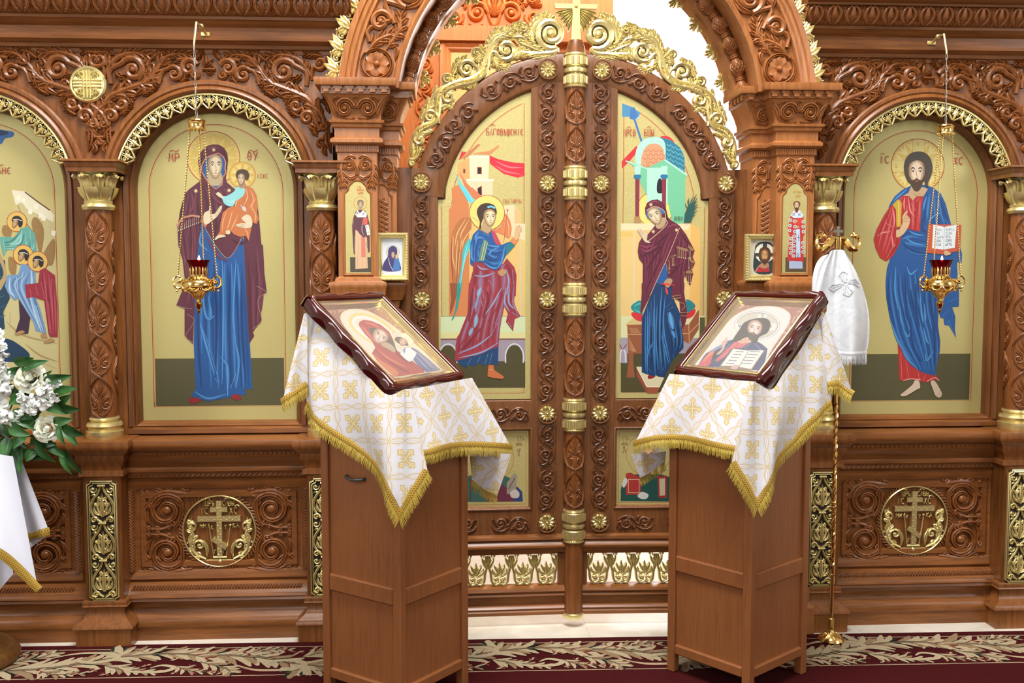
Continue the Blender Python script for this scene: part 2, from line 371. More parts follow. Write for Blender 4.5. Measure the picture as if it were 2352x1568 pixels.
# ------------------------------------------------------------------ dado with moulded ledge and plinth (one per bay) and pedestals
DADO = [(.1, .885), (-.07, .885), (-.082, .878), (-.086, .862), (-.08, .842), (-.062, .828), (-.05, .824), (-.05, .806), (-.04, .79), (-.024, .772), (-.02, .758), (-.034, .755), (-.036, .745), (-.034, .735), (-.018, .731), (-.016, .708), (.004, .70)]
BASE = [(.004, .246), (-.012, .24), (-.046, .206), (-.052, .2), (-.054, .188), (-.046, .182), (-.05, .172), (-.03, .166), (-.022, .15), (-.022, .125), (-.03, .112), (-.044, .104), (-.054, .092), (-.058, .075), (-.056, .06), (-.05, .057), (-.05, 0)]
def weave(mb, fm, L, h, w=.012, hh=.0035):                     # chevron weave strip
    n = max(2, int(L/(w*1.1))); c = L/n
    for i in range(n-1):
        for s in (1, -1): stroke(mb, [(i*c+(c*.5 if s > 0 else 0), 0), (i*c+c*.95+(c*.5 if s > 0 else 0), s*h*.44)], c*.34, hh*1.3, fm, DOME, 2)
def rope(mb, pts, w, h, fm, pitch):                            # twisted cord along a polyline
    L = 0; out = []
    for (a, b) in zip(pts, pts[1:]):
        d = math.hypot(b[0]-a[0], b[1]-a[1]); n = max(1, int(d/pitch)); ux, uz = (b[0]-a[0])/d, (b[1]-a[1])/d
        for i in range(n):
            x, z = a[0]+ux*d*(i+.5)/n, a[1]+uz*d*(i+.5)/n; q = pitch*.5
            stroke(mb, [(x-ux*q-uz*-w, z-uz*q-ux*w), (x+ux*q+uz*-w, z+uz*q+ux*w)], w*.62, h, fm, DOME, 2)
CROSS_LBL = {0: 'half hidden by the white stand cloth', 1: 'under the icon of the Virgin', 2: 'under the icon of Christ on the right'}
# stroke letters for carved and painted lettering (unit box: width .6, height 1)
LET = {
 'А': [[(0,0),(.3,1),(.6,0)],[(.12,.38),(.48,.38)]], 'Б': [[(.55,1),(.05,1),(.05,0),(.4,0),(.55,.15),(.55,.4),(.4,.55),(.05,.55)]],
 'В': [[(.05,0),(.05,1),(.4,1),(.5,.85),(.5,.68),(.38,.55),(.05,.55)],[(.38,.55),(.56,.4),(.56,.15),(.42,0),(.05,0)]], 'Г': [[(.05,0),(.05,1),(.55,1),(.55,.85)]],
 'Д': [[(.1,0),(.3,1),(.5,0)],[(-.02,-.15),(-.02,0),(.62,0),(.62,-.15)]], 'Е': [[(.55,.9),(.35,1),(.1,.8),(.05,.5),(.1,.2),(.35,0),(.55,.1)],[(.05,.5),(.4,.5)]],
 'И': [[(.05,1),(.05,0)],[(.55,1),(.55,0)],[(.05,.3),(.55,.7)]], 'Н': [[(.05,1),(.05,0)],[(.55,1),(.55,0)],[(.05,.7),(.55,.35)]], 'І': [[(.3,0),(.3,1)]],
 'К': [[(.05,0),(.05,1)],[(.55,1),(.05,.5),(.55,0)]], 'Л': [[(.02,0),(.3,1),(.58,0)]], 'М': [[(.03,0),(.1,1),(.3,.35),(.5,1),(.57,0)]],
 'О': [[(.3,1),(.08,.75),(.08,.25),(.3,0),(.52,.25),(.52,.75),(.3,1)]], 'П': [[(.05,0),(.05,1),(.55,1),(.55,0)]], 'Р': [[(.05,0),(.05,1),(.4,1),(.55,.85),(.55,.62),(.4,.48),(.05,.48)]],
 'С': [[(.55,.85),(.35,1),(.1,.8),(.05,.5),(.1,.2),(.35,0),(.55,.15)]], 'Т': [[(.3,0),(.3,1)],[(.02,.85),(.02,1),(.58,1),(.58,.85)]], 'У': [[(.03,1),(.3,.45)],[(.57,1),(.3,.3),(.2,0)]],
 'Х': [[(.05,0),(.55,1)],[(.05,1),(.55,0)]], 'Ц': [[(.05,1),(.05,0),(.52,0),(.52,1)],[(.52,0),(.62,0),(.62,-.18)]], 'Щ': [[(.02,1),(.02,0),(.58,0),(.58,1)],[(.3,0),(.3,1)],[(.3,0),(.3,-.2)]],
 'Ы': [[(.05,1),(.05,0),(.3,0),(.36,.2),(.36,.35),(.28,.5),(.05,.5)],[(.56,0),(.56,1)]], 'Ъ': [[(0,1),(.15,1),(.15,0),(.42,0),(.55,.15),(.55,.35),(.42,.5),(.15,.5)]],
 'Ѣ': [[(0,.72),(.45,.72)],[(.15,1),(.15,0),(.42,0),(.55,.15),(.55,.35),(.42,.5),(.15,.5)]], 'Ѳ': [[(.3,1),(.08,.75),(.08,.25),(.3,0),(.52,.25),(.52,.75),(.3,1)],[(.08,.5),(.52,.5)]],
 'Ѡ': [[(.1,1),(.0,.5),(.05,.1),(.2,0),(.3,.2),(.3,.6)],[(.3,.2),(.4,0),(.55,.1),(.6,.5),(.5,1)]], '~': [[(-.1,1.25),(.1,1.36),(.3,1.28),(.5,1.36),(.66,1.3)]], 'N': [[(.05,0),(.05,1),(.55,0),(.55,1)]],
}
def letters(text, x, z, H, fn, ws=.72):                       # fn(polyline) for each stroke; x,z lower left
    cx = x
    for ch in text:
        if ch == '~': cx -= H*ws
        for pl in LET.get(ch, []): fn([(cx+a*H*.9*ws/.72, z+b*H) for a, b in pl])
        if ch != '~' or True: cx += H*ws if ch != ' ' else H*.4
def dado(cx, x0, x1, idx):
    t = thing('dado_panel', 'carved dado with gilded cross medallion, '+CROSS_LBL[idx], 'panel', (cx, 0, 0), 'carved dado panels')
    make('ledge', MB().sweepx(DADO, x0, x1), WOODH, t); make('plinth', MB().sweepx(BASE, x0, x1), WOODH, t)
    xa, xb = cx-.40, cx+.40
    make('backing', MB().box(x0, x1, .02, .1, .2, .72), WOOD, t, smooth=False)
    fr = MB().rect([(0, .004), (.012, -.006), (.044, .004), (.05, .012), (.06, .012), (.064, .004), (.085, .006), (.09, .016)], xa, xb, .246, .70)
    make('frame', fr, WOODH, t)
    s = MB(); hh = .0045
    weave(s, flat(xa+.03, .224, -.034), .74, .034)
    for xx in (xa+.028, xb-.028): weave(s, flat(xx, .29, -.004, 0, 1, 1, 0), .37, .026)
    for i in range(34): stroke(s, [(xa+.03+i*.022, .712), (xa+.042+i*.022, .722)], .004, .004, flat(0, 0, -.016), DOME, 2)
    for i in range(46):
        x = x0+.02+i*(x1-x0-.04)/45
        bead(s, (x, .816), .0068, .006, flat(0, 0, -.05)); 
    make('weave_carving', s, CARVE, t, kind='stuff')
    cz = .463; fm = flat(cx, cz, .014)
    c = MB()
    hx, hz = .327, .198
    rope(c, [(-hx, -hz), (hx, -hz), (hx, hz), (-hx, hz), (-hx, -hz)], .0075, .008, fm, .014)
    rope(c, [(.168*cos(2*PI*i/64), .168*sin(2*PI*i/64)) for i in range(65)], .0075, .008, fm, .014)
    make('rope_border', c, CARVE, t, kind='stuff')
    c = MB(); k = 1/530.0
    for sx in (1, -1):
        for sz in (1, -1):
            q = lambda a, b, h, sx=sx, sz=sz: fm(sx*a, sz*b, h)
            vol(c, (.226, .094), .074, rad(150), -1.7, .0115, .014, q, GROOVE, 0, [(.19, .02), (.165, .06)], 34)
            vol(c, (.206, .034), .024, rad(-60), 1.2, .007, .011, q)
            acan(c, [(.118, .165), (.17, .172), (.235, .178), (.29, .15), (.305, .09)], .022, .013, q, 5, L=1.1)
            acan(c, [(.20, .03), (.25, .012), (.315, .014)], .015, .011, q, 3, L=1.1)
            leaf(c, [(.305, .09), (.312, .06), (.29, .03)], .011, .011, q)
            leaf(c, [(.24, .15), (.27, .12), (.295, .1)], .01, .012, q)
            bead(c, (.305, .175), .011, .012, q); bead(c, (.132, .182), .01, .011, q); bead(c, (.25, .045), .008, .009, q)
            leaf(c, [(.155, .1), (.175, .13), (.15, .165)], .01, .01, q)
    make('scroll_carving', c, CARVE, t, kind='stuff')
    g = MB(); g.arc([(.1535, .014), (.1535, .006), (.157, .003), (.1605, .007), (.1605, .014)], cx, cz, 0, 2*PI, 64); make('gilded_ring', g, GOLD, t)
    g = MB(); W = .0125
    hb = [.008]
    def bar(a, b, w):
        hb[0] += .0006; stroke(g, [a, b], w, hb[0], fm, [(-1, -.6), (-.92, 1), (.92, 1), (1, -.6)], 1)
        d = math.hypot(b[0]-a[0], b[1]-a[1]); n = int(d/.013); ux, uz = (b[0]-a[0])/d, (b[1]-a[1])/d
        for i in range(n):
            x, z = a[0]+ux*d*(i+.5)/n, a[1]+uz*d*(i+.5)/n
            bead(g, (x+uz*w*.35*(1 if i % 2 else -1), z-ux*w*.35*(1 if i % 2 else -1)), w*.45, hb[0]+.0035, fm, 6, 2)
    bar((0, -.112), (0, .135), W); bar((-.093, .054), (.093, .054), W); bar((-.037, .095), (.037, .095), .011); bar((-.03, -.033), (.031, -.075), .0115)
    make('gilded_cross', g, GOLD, t)
    g = MB(); fn = lambda pl: stroke(g, pl, .0024, .007, fm, DOME, max(2, 2*(len(pl)-1)) if False else 0)
    for tx, x, z, H in (('ЦР', -.06, .112, .022), ('Ъ', -.03, .112, .018), ('СЛ', .013, .112, .022), ('ВЫ', .041, .112, .019), ('ІС', -.082, .076, .027), ('ХС', .044, .076, .027), ('НИ', -.084, .014, .021), ('К', -.036, .008, .016), ('Т', .022, .008, .016), ('КА', .058, .014, .021), ('Г', -.024, -.1, .014), ('Г', .014, -.1, .014)): letters(tx, x, z, H, fn)
    for x in (-.062, .068): stroke(g, [(x, .108), (x+.01, .115), (x+.02, .108)] if x > 0 else [(-.058, .14), (-.05, .146), (-.038, .14)], .0025, .005, fm, DOME, 4)
    for x in (.03,): stroke(g, [(.024, .14), (.034, .147), (.046, .14)], .0025, .005, fm, DOME, 4)
    stroke(g, [(-.044, .02), (-.028, -.11)], .003, .005, fm); stroke(g, [(.046, .016), (.028, -.11)], .003, .005, fm); bead(g, (.046, .024), .007, .006, fm); leaf(g, [(-.046, .012), (-.045, .026), (-.042, .038)], .005, .006, fm)
    stroke(g, [(-.03, -.118), (.03, -.118)], .006, .006, fm, DOME, 2); stroke(g, [(-.06, -.134), (.06, -.134)], .007, .006, fm, DOME, 2); bead(g, (0, -.136), .012, .011, fm)
    make('gilded_lettering', g, GOLD, t, kind='stuff')
    g = MB()
    for sx in (1, -1):
        q = lambda a, b, h, sx=sx: fm(sx*a, b, h)
        acan(g, [(.06, -.125), (.105, -.1), (.125, -.06), (.112, -.02), (.13, .02), (.118, .06)], .017, .011, q, 6, L=1.05)
        vol(g, (.086, -.062), .026, rad(-30), 1.25, .0065, .011, q, DOME); vol(g, (.122, .022), .022, rad(-120), -1.2, .006, .01, q, DOME)
        leaf(g, [(.07, -.04), (.055, -.08), (.056, -.12)], .009, .01, q); bead(g, (.138, -.052), .006, .008, q)
    make('gilded_acanthus', g, GOLD, t, kind='stuff')
    return t
dado(BAYS[0], -2.9, -1.53, 0); dado(BAYS[1], -1.42, -.50, 1); dado(BAYS[2], 1.60, 2.62, 2)
# ------------------------------------------------------------------ pedestals with gilded openwork grille
PED = [(.03, .890), (.045, .887), (.05, .866), (.043, .846), (.028, .83), (.022, .824), (.022, .806), (.012, .79), (.004, .772), (.003, .758), (.012, .755), (.013, .735), (.002, .730), (0, .725), (0, .202), (.010, .2), (.014, .192), (.012, .180), (.016, .174), (.003, .168), (.003, .14), (.012, .122), (.03, .11), (.044, .098), (.046, .086), (.036, .082), (.036, 0)]
def grille_unit(g, fm, th):
    # one ogee with palmette: local a -.052..+.052, b 0...161
    for s in (1, -1):
        q = lambda a, b, h, s=s: fm(s*a, b, h)
        stroke(g, [(.004, .0), (.03, .02), (.048, .055), (.038, .095), (.014, .128), (.004, .155)], [.0036, .0055, .006, .0055, .0036], .009, q, GROOVE, 12, th)
        vol(g, (.034, .010), .0165, rad(200), -1.2, .0046, .009, q, DOME, th); vol(g, (.036, .140), .0155, rad(160), 1.1, .0044, .009, q, DOME, th)
        acan(g, [(.002, .024), (.016, .05), (.02, .08), (.008, .104)], .012, .008, q, 3, th, True, 1.0); leaf(g, [(.01, .03), (.030, .045), (.034, .075)], .007, .008, q, th); leaf(g, [(.02, .11), (.034, .118), (.05, .11)], .005, .008, q, th)
    leaf(g, [(0, .022), (0, .07), (0, .122)], .010, .011, fm, th)
    stroke(g, [(-.016, .157), (.016, .157)], .006, .012, fm, DOME, 2, th)
def pedestal(cx, label):
    t = thing('column_pedestal', label, 'pedestal', (cx, -.02, 0), 'column pedestals'); hw = .0785; y0 = -.10
    b = MB().ring(PED, cx-hw, cx+hw, y0, .05); b.box(cx-hw-.03, cx+hw+.03, y0-.03, .05, .884, .890); make('body', b, WOOD, t)
    g = MB(); hx, z0, z1, c = .062, .198, .716, .016
    loop = [(-hx+c, z0), (hx-c, z0), (hx-c, z0+c*.5), (hx, z0+c), (hx, z1-c), (hx-c, z1-c*.5), (hx-c, z1), (-hx+c, z1), (-hx+c, z1-c*.5), (-hx, z1-c), (-hx, z0+c), (-hx+c, z0+c*.5), (-hx+c, z0), (hx-c, z0)]
    for pr in (1.0, .86):
        pts = [(a*pr if pr == 1 else (a-math.copysign(.0085, a)), z if pr == 1 else z+(.008 if z < .45 else -.008)) for a, z in loop]
        g.grid([[(cx+a*(1-k), y, z+(.45-z)*k*.25) for (k, y) in ((0, y0), (.0, y0-.012*pr), (.06, y0-.014*pr), (.075, y0))] for a, z in pts[:-1]])
    gr = make('grille_frame', g, GOLD, t)
    g = MB(); u = MB(); fm = flat(cx, z0+.018, y0-.003)
    grille_unit(u, fm, .003); o = make('grille_ogee', u, GOLD, t, kind='stuff'); 
    for i in (1, 2): rep(o, (0, 0, i*.161))
    make('grille_shade_plate', MB().box(cx-hx+.004, cx+hx-.004, y0-.001, y0+.002, z0+.006, z1-.006), plain('painted_recess_shade', (38, 22, 12), .7), t, smooth=False)  # dark plate stands in for the shade behind the openwork
    return t
pd = pedestal(COLX[0], 'wooden column pedestal with gilded openwork grille beside the white flower stand')
dup(pd, (COLX[1]-COLX[0], 0, 0), 'wooden column pedestal mostly hidden behind the left lectern')
dup(pd, (COLX[2]-COLX[0], 0, 0), 'wooden column pedestal with gilded grille behind the draped gilt staff')
dup(pd, (COLX[3]-COLX[0], 0, 0), 'wooden column pedestal with gilded grille cut by the right picture edge')
# ------------------------------------------------------------------ columns
def column(cx, label):
    cy = -.045; t = thing('carved_column', label, 'column', (cx, cy, .888), 'carved columns with gilded capitals'); R = .052
    make('shaft', MB().lathe([(R, .97), (R, 1.86)], cx, cy, 0, 28), CARVE, t)
    c = MB(); p = .1745
    for k in range(5):
        z = .982+k*p
        for a0, dz in ((0, 0), (.109, p/2), (-.109, p/2)):
            if dz and k == 4: continue
            fm0 = oncyl(cx, cy, R-.001, z+dz)
            for s in (1, -1):
                q = lambda a, b, h, s=s, a0=a0, fm0=fm0: fm0(a0+s*a, b, h)
                stroke(c, [(-.004, -.004), (.03, .025), (.05, .08), (.045, .12), (.02, .155), (-.006, p+.004)], [.004, .0045, .0045, .0045, .004], .007, q, GROOVE, 12)
                vol(c, (.024, .052), .018, rad(200), 1.3, .0045, .0065, q); leaf(c, [(.002, .04), (.014, .075), (.034, .09), (.036, .108)], .008, .007, q)
                leaf(c, [(.004, .08), (.018, .105), (.03, .125)], .006, .006, q); leaf(c, [(0, .1), (.01, .125), (.014, .142)], .005, .006, q)
            leaf(c, [(a0, .015), (a0, .045), (a0, .085)], .008, .007, fm0); leaf(c, [(a0, .09), (a0, .12), (a0, .15)], .008, .008, fm0)
            bead(c, (a0, .012), .006, .006, fm0)
    make('vine_carving', c, CARVE, t, kind='stuff')
    make('base', MB().lathe([(.0, .888), (.074, .888), (.076, .892), (.076, .922), (.066, .926), (.070, .936), (.074, .945), (.070, .956), (.058, .96), (.058, .966), (.062, .972), (.06, .979), (.05, .982)], cx, cy, 0, 32), GOLD, t)
    make('collar', MB().lathe([(.05, 1.852), (.062, 1.854), (.068, 1.866), (.064, 1.876), (.056, 1.88), (.058, 1.89), (.052, 1.895)], cx, cy, 0, 32), GOLD, t)
    cap = make('capital', MB().lathe([(.05, 1.892), (.052, 1.93), (.056, 1.97), (.066, 1.995), (.076, 2.004), (.08, 2.01), (.0, 2.01)], cx, cy, 0, 32), GOLD, t)
    l = MB(); prof = [(.053, 1.893), (.058, 1.915), (.063, 1.94), (.067, 1.963), (.074, 1.985), (.086, 2.000), (.096, 2.000), (.099, 1.990)]
    for s in (-1, 0, 1):
        pass
    rows = []
    for i, (r, z) in enumerate(prof):
        wdt = [.20, .30, .40, .36, .42, .34, .26, .06][i]; row = []
        for k in range(7):
            q = -1+k/3; ripple = .0038*cos(q*3*PI)*(1 if i > 0 else .3); rr = r+ripple-.004*q*q
            row.append((cx+rr*sin(q*wdt), cy-rr*cos(q*wdt), z-abs(q)*.010*(i/7)))
        rows.append(row)
    l.grid(rows); o = make('acanthus_leaf', l, GOLD, cap)
    for i in range(8):
        o2 = o if i == 0 else rep(o, (0, 0, 0)); o2.rotation_euler = (0, 0, (i+.5)*PI/4)
    l = MB(); rows = [[(cx+(r+.012*sin(PI*i/4))*sin((-1+k/2)*w_), cy-(r+.012*sin(PI*i/4))*cos((-1+k/2)*w_), z) for k in range(5)] for i, (r, z, w_) in enumerate(((.055, 1.894, .2), (.06, 1.91, .3), (.066, 1.93, .34), (.074, 1.946, .26), (.078, 1.940, .05)))]
    l.grid(rows); o = make('small_leaf', l, GOLD, cap)
    for i in range(8):
        o2 = o if i == 0 else rep(o, (0, 0, 0)); o2.rotation_euler = (0, 0, i*PI/4)
    im = MB().ring([(0, 2.058), (.02, 2.058), (.022, 2.05), (.012, 2.044), (.01, 2.03), (-.004, 2.016), (-.006, 2.01)], cx-.095, cx+.095, cy-.075, .06)
    im.box(cx-.1, cx+.1, cy-.08, .06, 2.008, 2.0579); make('impost', im, WOOD, t)
    return t
c1 = column(COLX[0], 'carved vine column with gilded capital between the two left arched icons')
dup(c1, (COLX[1]-COLX[0], 0, 0), 'carved vine column partly behind the left portal pilaster')
dup(c1, (COLX[2]-COLX[0], 0, 0), 'carved vine column partly hidden behind the staff and white cloth')
dup(c1, (COLX[3]-COLX[0], 0, 0), 'carved vine column cut by the right picture edge')
# ------------------------------------------------------------------ arched icon bays
def px(pts, y, ax, s=1): return [((P(u, v, y).x-ax)*s, P(u, v, y).z) for u, v in pts]
Z1 = lambda pts: [(a/2.904, b/2.904) for a, b in pts]        # from the enlarged view of the upper left
def spandrel(c, fm, k):
    """foliage over half an arch; local a: 0 at the column axis .. .457 at the arch axis (k stretches), b = z"""
    yy = -.005
    def T(pts): return [((P(u/2.904, v/2.904, yy).x+1.474)*k, P(u/2.904, v/2.904, yy).z) for u, v in pts]
    def V(u, v, r, a, t, w=.011, pre=None, h=.02): cc = T([(u, v)])[0]; vol(c, cc, r*1.1/2.904/520, rad(a), t, w*1.25, h*1.1, fm, DOME, 0, T(pre) if pre else None, 30)
    A = lambda pts, w, n=5, L=1.25: acan(c, T(pts), w*1.3, .021, fm, n, L=L)
    Lf = lambda pts, w: leaf(c, T(pts), w*1.4, .02, fm)
    V(890, 465, 72, 150, -1.5, .012, [(740, 560), (735, 470)]); V(640, 405, 36, -60, -1.3, .009, [(700, 520), (690, 440)])
    V(1165, 495, 46, 140, -1.4, .010, [(1060, 560), (1085, 480)]); V(1262, 452, 50, 20, 1.4, .011, [(1180, 400), (1260, 395)])
    V(1300, 500, 26, 60, -1.2, .008)
    A([(660, 800), (720, 660), (850, 595), (980, 545), (1055, 450), (1090, 400)], .022, 7, 1.4)
    A([(700, 500), (770, 400), (850, 362), (930, 360), (1000, 375)], .018, 5)
    A([(1075, 440), (1120, 380), (1200, 365), (1290, 372)], .014, 5)
    Lf([(1060, 470), (1040, 530), (1050, 565)], .012); Lf([(890, 560), (950, 590), (920, 640)], .012); Lf([(1000, 380), (970, 440), (1010, 475)], .012)
    V(815, 695, 34, 200, 1.3, .010, [(700, 760), (760, 740)]); V(745, 775, 38, 150, -1.3, .010, [(660, 860), (690, 790)])
    V(635, 830, 27, 90, 1.2, .008); V(655, 945, 26, 120, -1.2, .008, [(600, 860), (630, 890)])
    Lf([(590, 1010), (610, 900), (600, 800)], .010); Lf([(620, 1030), (640, 985), (600, 940)], .010); Lf([(660, 860), (720, 830), (740, 800)], .011)
    A([(610, 880), (640, 760), (720, 690), (745, 660)], .015, 4); Lf([(585, 430), (590, 380), (578, 345)], .012); Lf([(750, 380), (740, 420), (760, 470)], .010)
    for l, w_ in (([(620, 360), (680, 350), (740, 345)], .012), ([(1010, 400), (1060, 360), (1120, 345)], .012), ([(920, 430), (960, 410), (1000, 440)], .010), ([(760, 640), (820, 640), (880, 665)], .013), ([(900, 520), (960, 480), (1010, 500)], .012), ([(680, 900), (700, 860), (690, 820)], .010), ([(1120, 430), (1150, 440), (1190, 430)], .008), ([(1200, 560), (1230, 530), (1240, 495)], .009), ([(590, 740), (600, 690), (630, 650)], .010), ([(800, 770), (840, 740), (860, 700)], .011), ([(950, 640), (1000, 610), (1040, 570)], .010), ([(1310, 400), (1330, 370), (1340, 350)], .009), ([(770, 480), (800, 510), (850, 520)], .010), ([(590, 960), (600, 920), (590, 880)], .008), ([(850, 420), (880, 390), (930, 395)], .009)): A(l, w_, 4, 1.2)
    Lf([(820, 540), (860, 560), (880, 620)], .012); Lf([(900, 640), (960, 600), (940, 560)], .010)
def fleur(c, fm):
    yy = -.005
    def T(pts): return [(P(u/2.904, v/2.904, yy).x+1.015, P(u/2.904, v/2.904, yy).z) for u, v in pts]
    leaf(c, T([(1365, 450), (1365, 400), (1365, 348)]), .014, .02, fm)
    for s in (1, -1):
        q = lambda a, b, h, s=s: fm(s*a, b, h)
        leaf(c, T([(1365, 450), (1395, 420), (1425, 395)]), .009, .018, q); stroke(c, T([(1350, 465), (1395, 465)]), .008, .02, q, DOME, 3)
        leaf(c, T([(1365, 470), (1390, 495), (1415, 490)]), .008, .016, q)
def bay(cx, lo, hi, label, ks, lbl2):
    t = thing('icon_bay', label, 'arch', (cx, .05, .888), 'carved arched bays')
    b = MB(); arch_panel(b, lo, hi, cx, .40, ZA, 2.535, -.0, .10); make('spandrel', b, WOOD, t, smooth=False)
    [make('jamb', MB().box(a, b_, .03, .12, .885, ZA+.1), WOOD, t, smooth=False) for a, b_ in ((lo, cx-.36), (cx+.36, hi))]
    make('archivolt', MB().arc([(.46, .0), (.46, -.018), (.452, -.026), (.44, -.026), (.434, -.02), (.428, -.03), (.418, -.034), (.41, -.03), (.404, -.02), (.404, .09)], cx, ZA, rad(14), rad(166), 48), WOOD, t)
    make('icon_frame', MB().archframe([(.052, .06), (.05, .03), (.044, .022), (.03, .026), (.024, .038), (.018, .034), (.008, .044), (.0, .062), (.0, .085)], cx, ZA, RI, .925, 44), WOODD, t)
    fb = MB().grid([[(x, y, z) for z, y in ((.89, .03), (.894, .02), (.912, .022), (.92, .036), (.926, .034), (.936, .046), (.944, .066), (.944, .085))] for x in (cx-RI-.05, cx+RI+.05)])
    fb.box(cx-RI-.05, cx+RI+.05, .05, .1, .885, .93); make('frame_sill', fb, WOODH, t)
    g = MB().arc([(.404, -.012), (.404, -.022), (.397, -.024), (.394, -.018), (.394, -.01)], cx, ZA, rad(16.5), rad(163.5), 48); fr = make('gilded_rail', g, GOLD, t)
    n = 15; u = MB(); fm = onarc(cx, ZA, .37, PI/2, -.018, -1); th = .006
    for s in (1, -1):
        q = lambda a, b, h, s=s: fm(s*a, b, h)
        stroke(u, [(.033, .024), (.03, -.002), (.016, -.02), (.004, -.03)], [.003, .0035, .0035, .003], .004, q, DOME, 8, th)
        vol(u, (.016, .006), .011, rad(-90), -1.25, .0026, .004, q, DOME, th, None, 12); stroke(u, [(.012, .024), (.026, .016), (.031, .004)], .0024, .004, q, DOME, 5, th)
        stroke(u, [(.004, .024), (.004, .006), (.01, -.008)], .0022, .004, q, DOME, 5, th)
    leaf(u, [(0, .012), (0, -.01), (0, -.034)], .006, .007, fm, th)
    leaf(u, [(.0335, .02), (.0335, .0), (.0335, -.016)], .0052, .007, fm, th); leaf(u, [(-.0335, .02), (-.0335, .0), (-.0335, -.016)], .0052, .007, fm, th)
    u.v = [(x-cx, y-.05, z-ZA) for x, y, z in u.v]; t0 = tuple(t['_w']); t['_w'] = (0, 0, 0); o = make('lace_motif', u, GOLD, t, kind='stuff'); t['_w'] = t0
    for i in range(n):
        o2 = o if i == 0 else rep(o, (0, 0, 0)); o2.location = (0, 0, ZA-.888); a = -rad(73.0)+rad(146)*(i+.5)/n; o2.rotation_euler = (0, a, 0)
    c = MB()
    for (ax, s, k) in ks:
        spandrel(c, lambda a, b, h, ax=ax, s=s: (ax+s*a, -.0-h, b), k)
    fleur(c, lambda a, b, h: (cx+a, -.0-h, b))
    make('spandrel_carving', c, CARVE, t, kind='stuff')
    return t
bay(BAYS[0], -2.7, COLX[0], 'leftmost carved arch around the Baptism icon, cut by the picture edge', [(COLX[0], -1, 1.115)], 0)
bay(BAYS[1], COLX[0], -.5, 'carved arch with gilded lace fringe around the icon of the Virgin', [(COLX[0], 1, 1.0), (-.556, -1, 1.0)], 0)
bay(BAYS[2], 1.60, 2.62, 'carved arch with gilded lace fringe around the icon of Christ on the right', [(1.656, 1, 1.0), (2.568, -1, 1.0)], 0)
def medal(cx):
    t = thing('gilded_medallion', 'round gilded medallion with an interlaced cross above the left column', 'medallion', (cx, -.0, 2.33))
    cz = P(199, 192, -.03).z; R = .075
    make('disc', MB().arc([(R, .0), (R+.001, -.018), (R-.006, -.026), (R-.012, -.024), (R-.014, -.02), (.0001, -.03)], cx, cz, 0, 2*PI, 40), GOLD, t)
    g = MB(); fm = flat(cx, cz, -.022)
    for k in (-.014, 0, .014):
        stroke(g, [(k, -.058), (k, .058)], .0045, .010, fm, DOME, 6); stroke(g, [(-.058, k), (.058, k)], .0045, .010, fm, DOME, 6)
    for sx in (1, -1):
        for sz in (1, -1):
            q = lambda a, b, h, sx=sx, sz=sz: fm(sx*a, sz*b, h)
            vol(g, (.035, .03), .012, 0, 1.3, .003, .010, q, n=12); vol(g, (.026, .046), .009, 1, -1.2, .003, .009, q, n=10); leaf(g, [(.02, .02), (.035, .045), (.05, .036)], .004, .009, q)
    make('cross_relief', g, GOLD, t, kind='stuff')
medal(P(199, 192, -.03).x)
# ------------------------------------------------------------------ cornices
CORN = [(.06, 2.515), (-.006, 2.515), (-.008, 2.53), (-.02, 2.534), (-.024, 2.548), (-.04, 2.556), (-.052, 2.562), (-.054, 2.574), (-.034, 2.578), (-.03, 2.618), (-.036, 2.624), (-.05, 2.63), (-.056, 2.64), (-.066, 2.644), (-.068, 2.656), (-.08, 2.66), (-.10, 2.685), (-.105, 2.71), (-.10, 2.73), (-.115, 2.733), (-.118, 2.742), (-.15, 2.75), (-.17, 2.77), (-.175, 2.79), (.1, 2.79)]
def cornice(x0, x1, label):
    t = thing('cornice', label, 'cornice', ((x0+x1)/2, 0, 2.515), 'wooden cornices'); make('moulding', MB().sweepx(CORN, x0, x1), WOODH, t)
    make('upper_wall', MB().box(x0, x1, -.02, .06, 2.79, 3.6), WOOD, t, smooth=False)
    n = int(round((x1-x0)/.0805)); c = (x1-x0)/n; l = MB()
    def fm(a, b, h):                                          # leaf hangs over the ovolo
        tt = (b-2.655)/.075; yb = -.075-.036*sin(min(1, max(0, tt))*1.7); return (x0+c/2+a, yb-h, b)
    for s in (1, -1):
        q = lambda a, b, h, s=s: fm(s*a, b, h)
        stroke(l, [(.006, 2.728), (.022, 2.715), (.03, 2.69), (.02, 2.668), (.004, 2.658)], [.004, .007, .008, .007, .003], .012, q, DOME, 8)
        leaf(l, [(.004, 2.664), (.02, 2.668), (.037, 2.656)], .007, .009, q); leaf(l, [(.034, 2.73), (.037, 2.7), (.036, 2.672)], .005, .009, q)
    stroke(l, [(0, 2.725), (0, 2.69), (0, 2.66)], [.007, .013, .003], .016, fm, DOME, 7)
    o = make('carved_leaf', l, CARVE, t)
    for i in range(1, n): rep(o, (i*c, 0, 0))
    return t
cornice(-3.0, XC-.955, 'carved wooden cornice along the top left, with a row of leaves')
cornice(XC+.975, 3.4, 'carved wooden cornice along the top right, with a row of leaves')
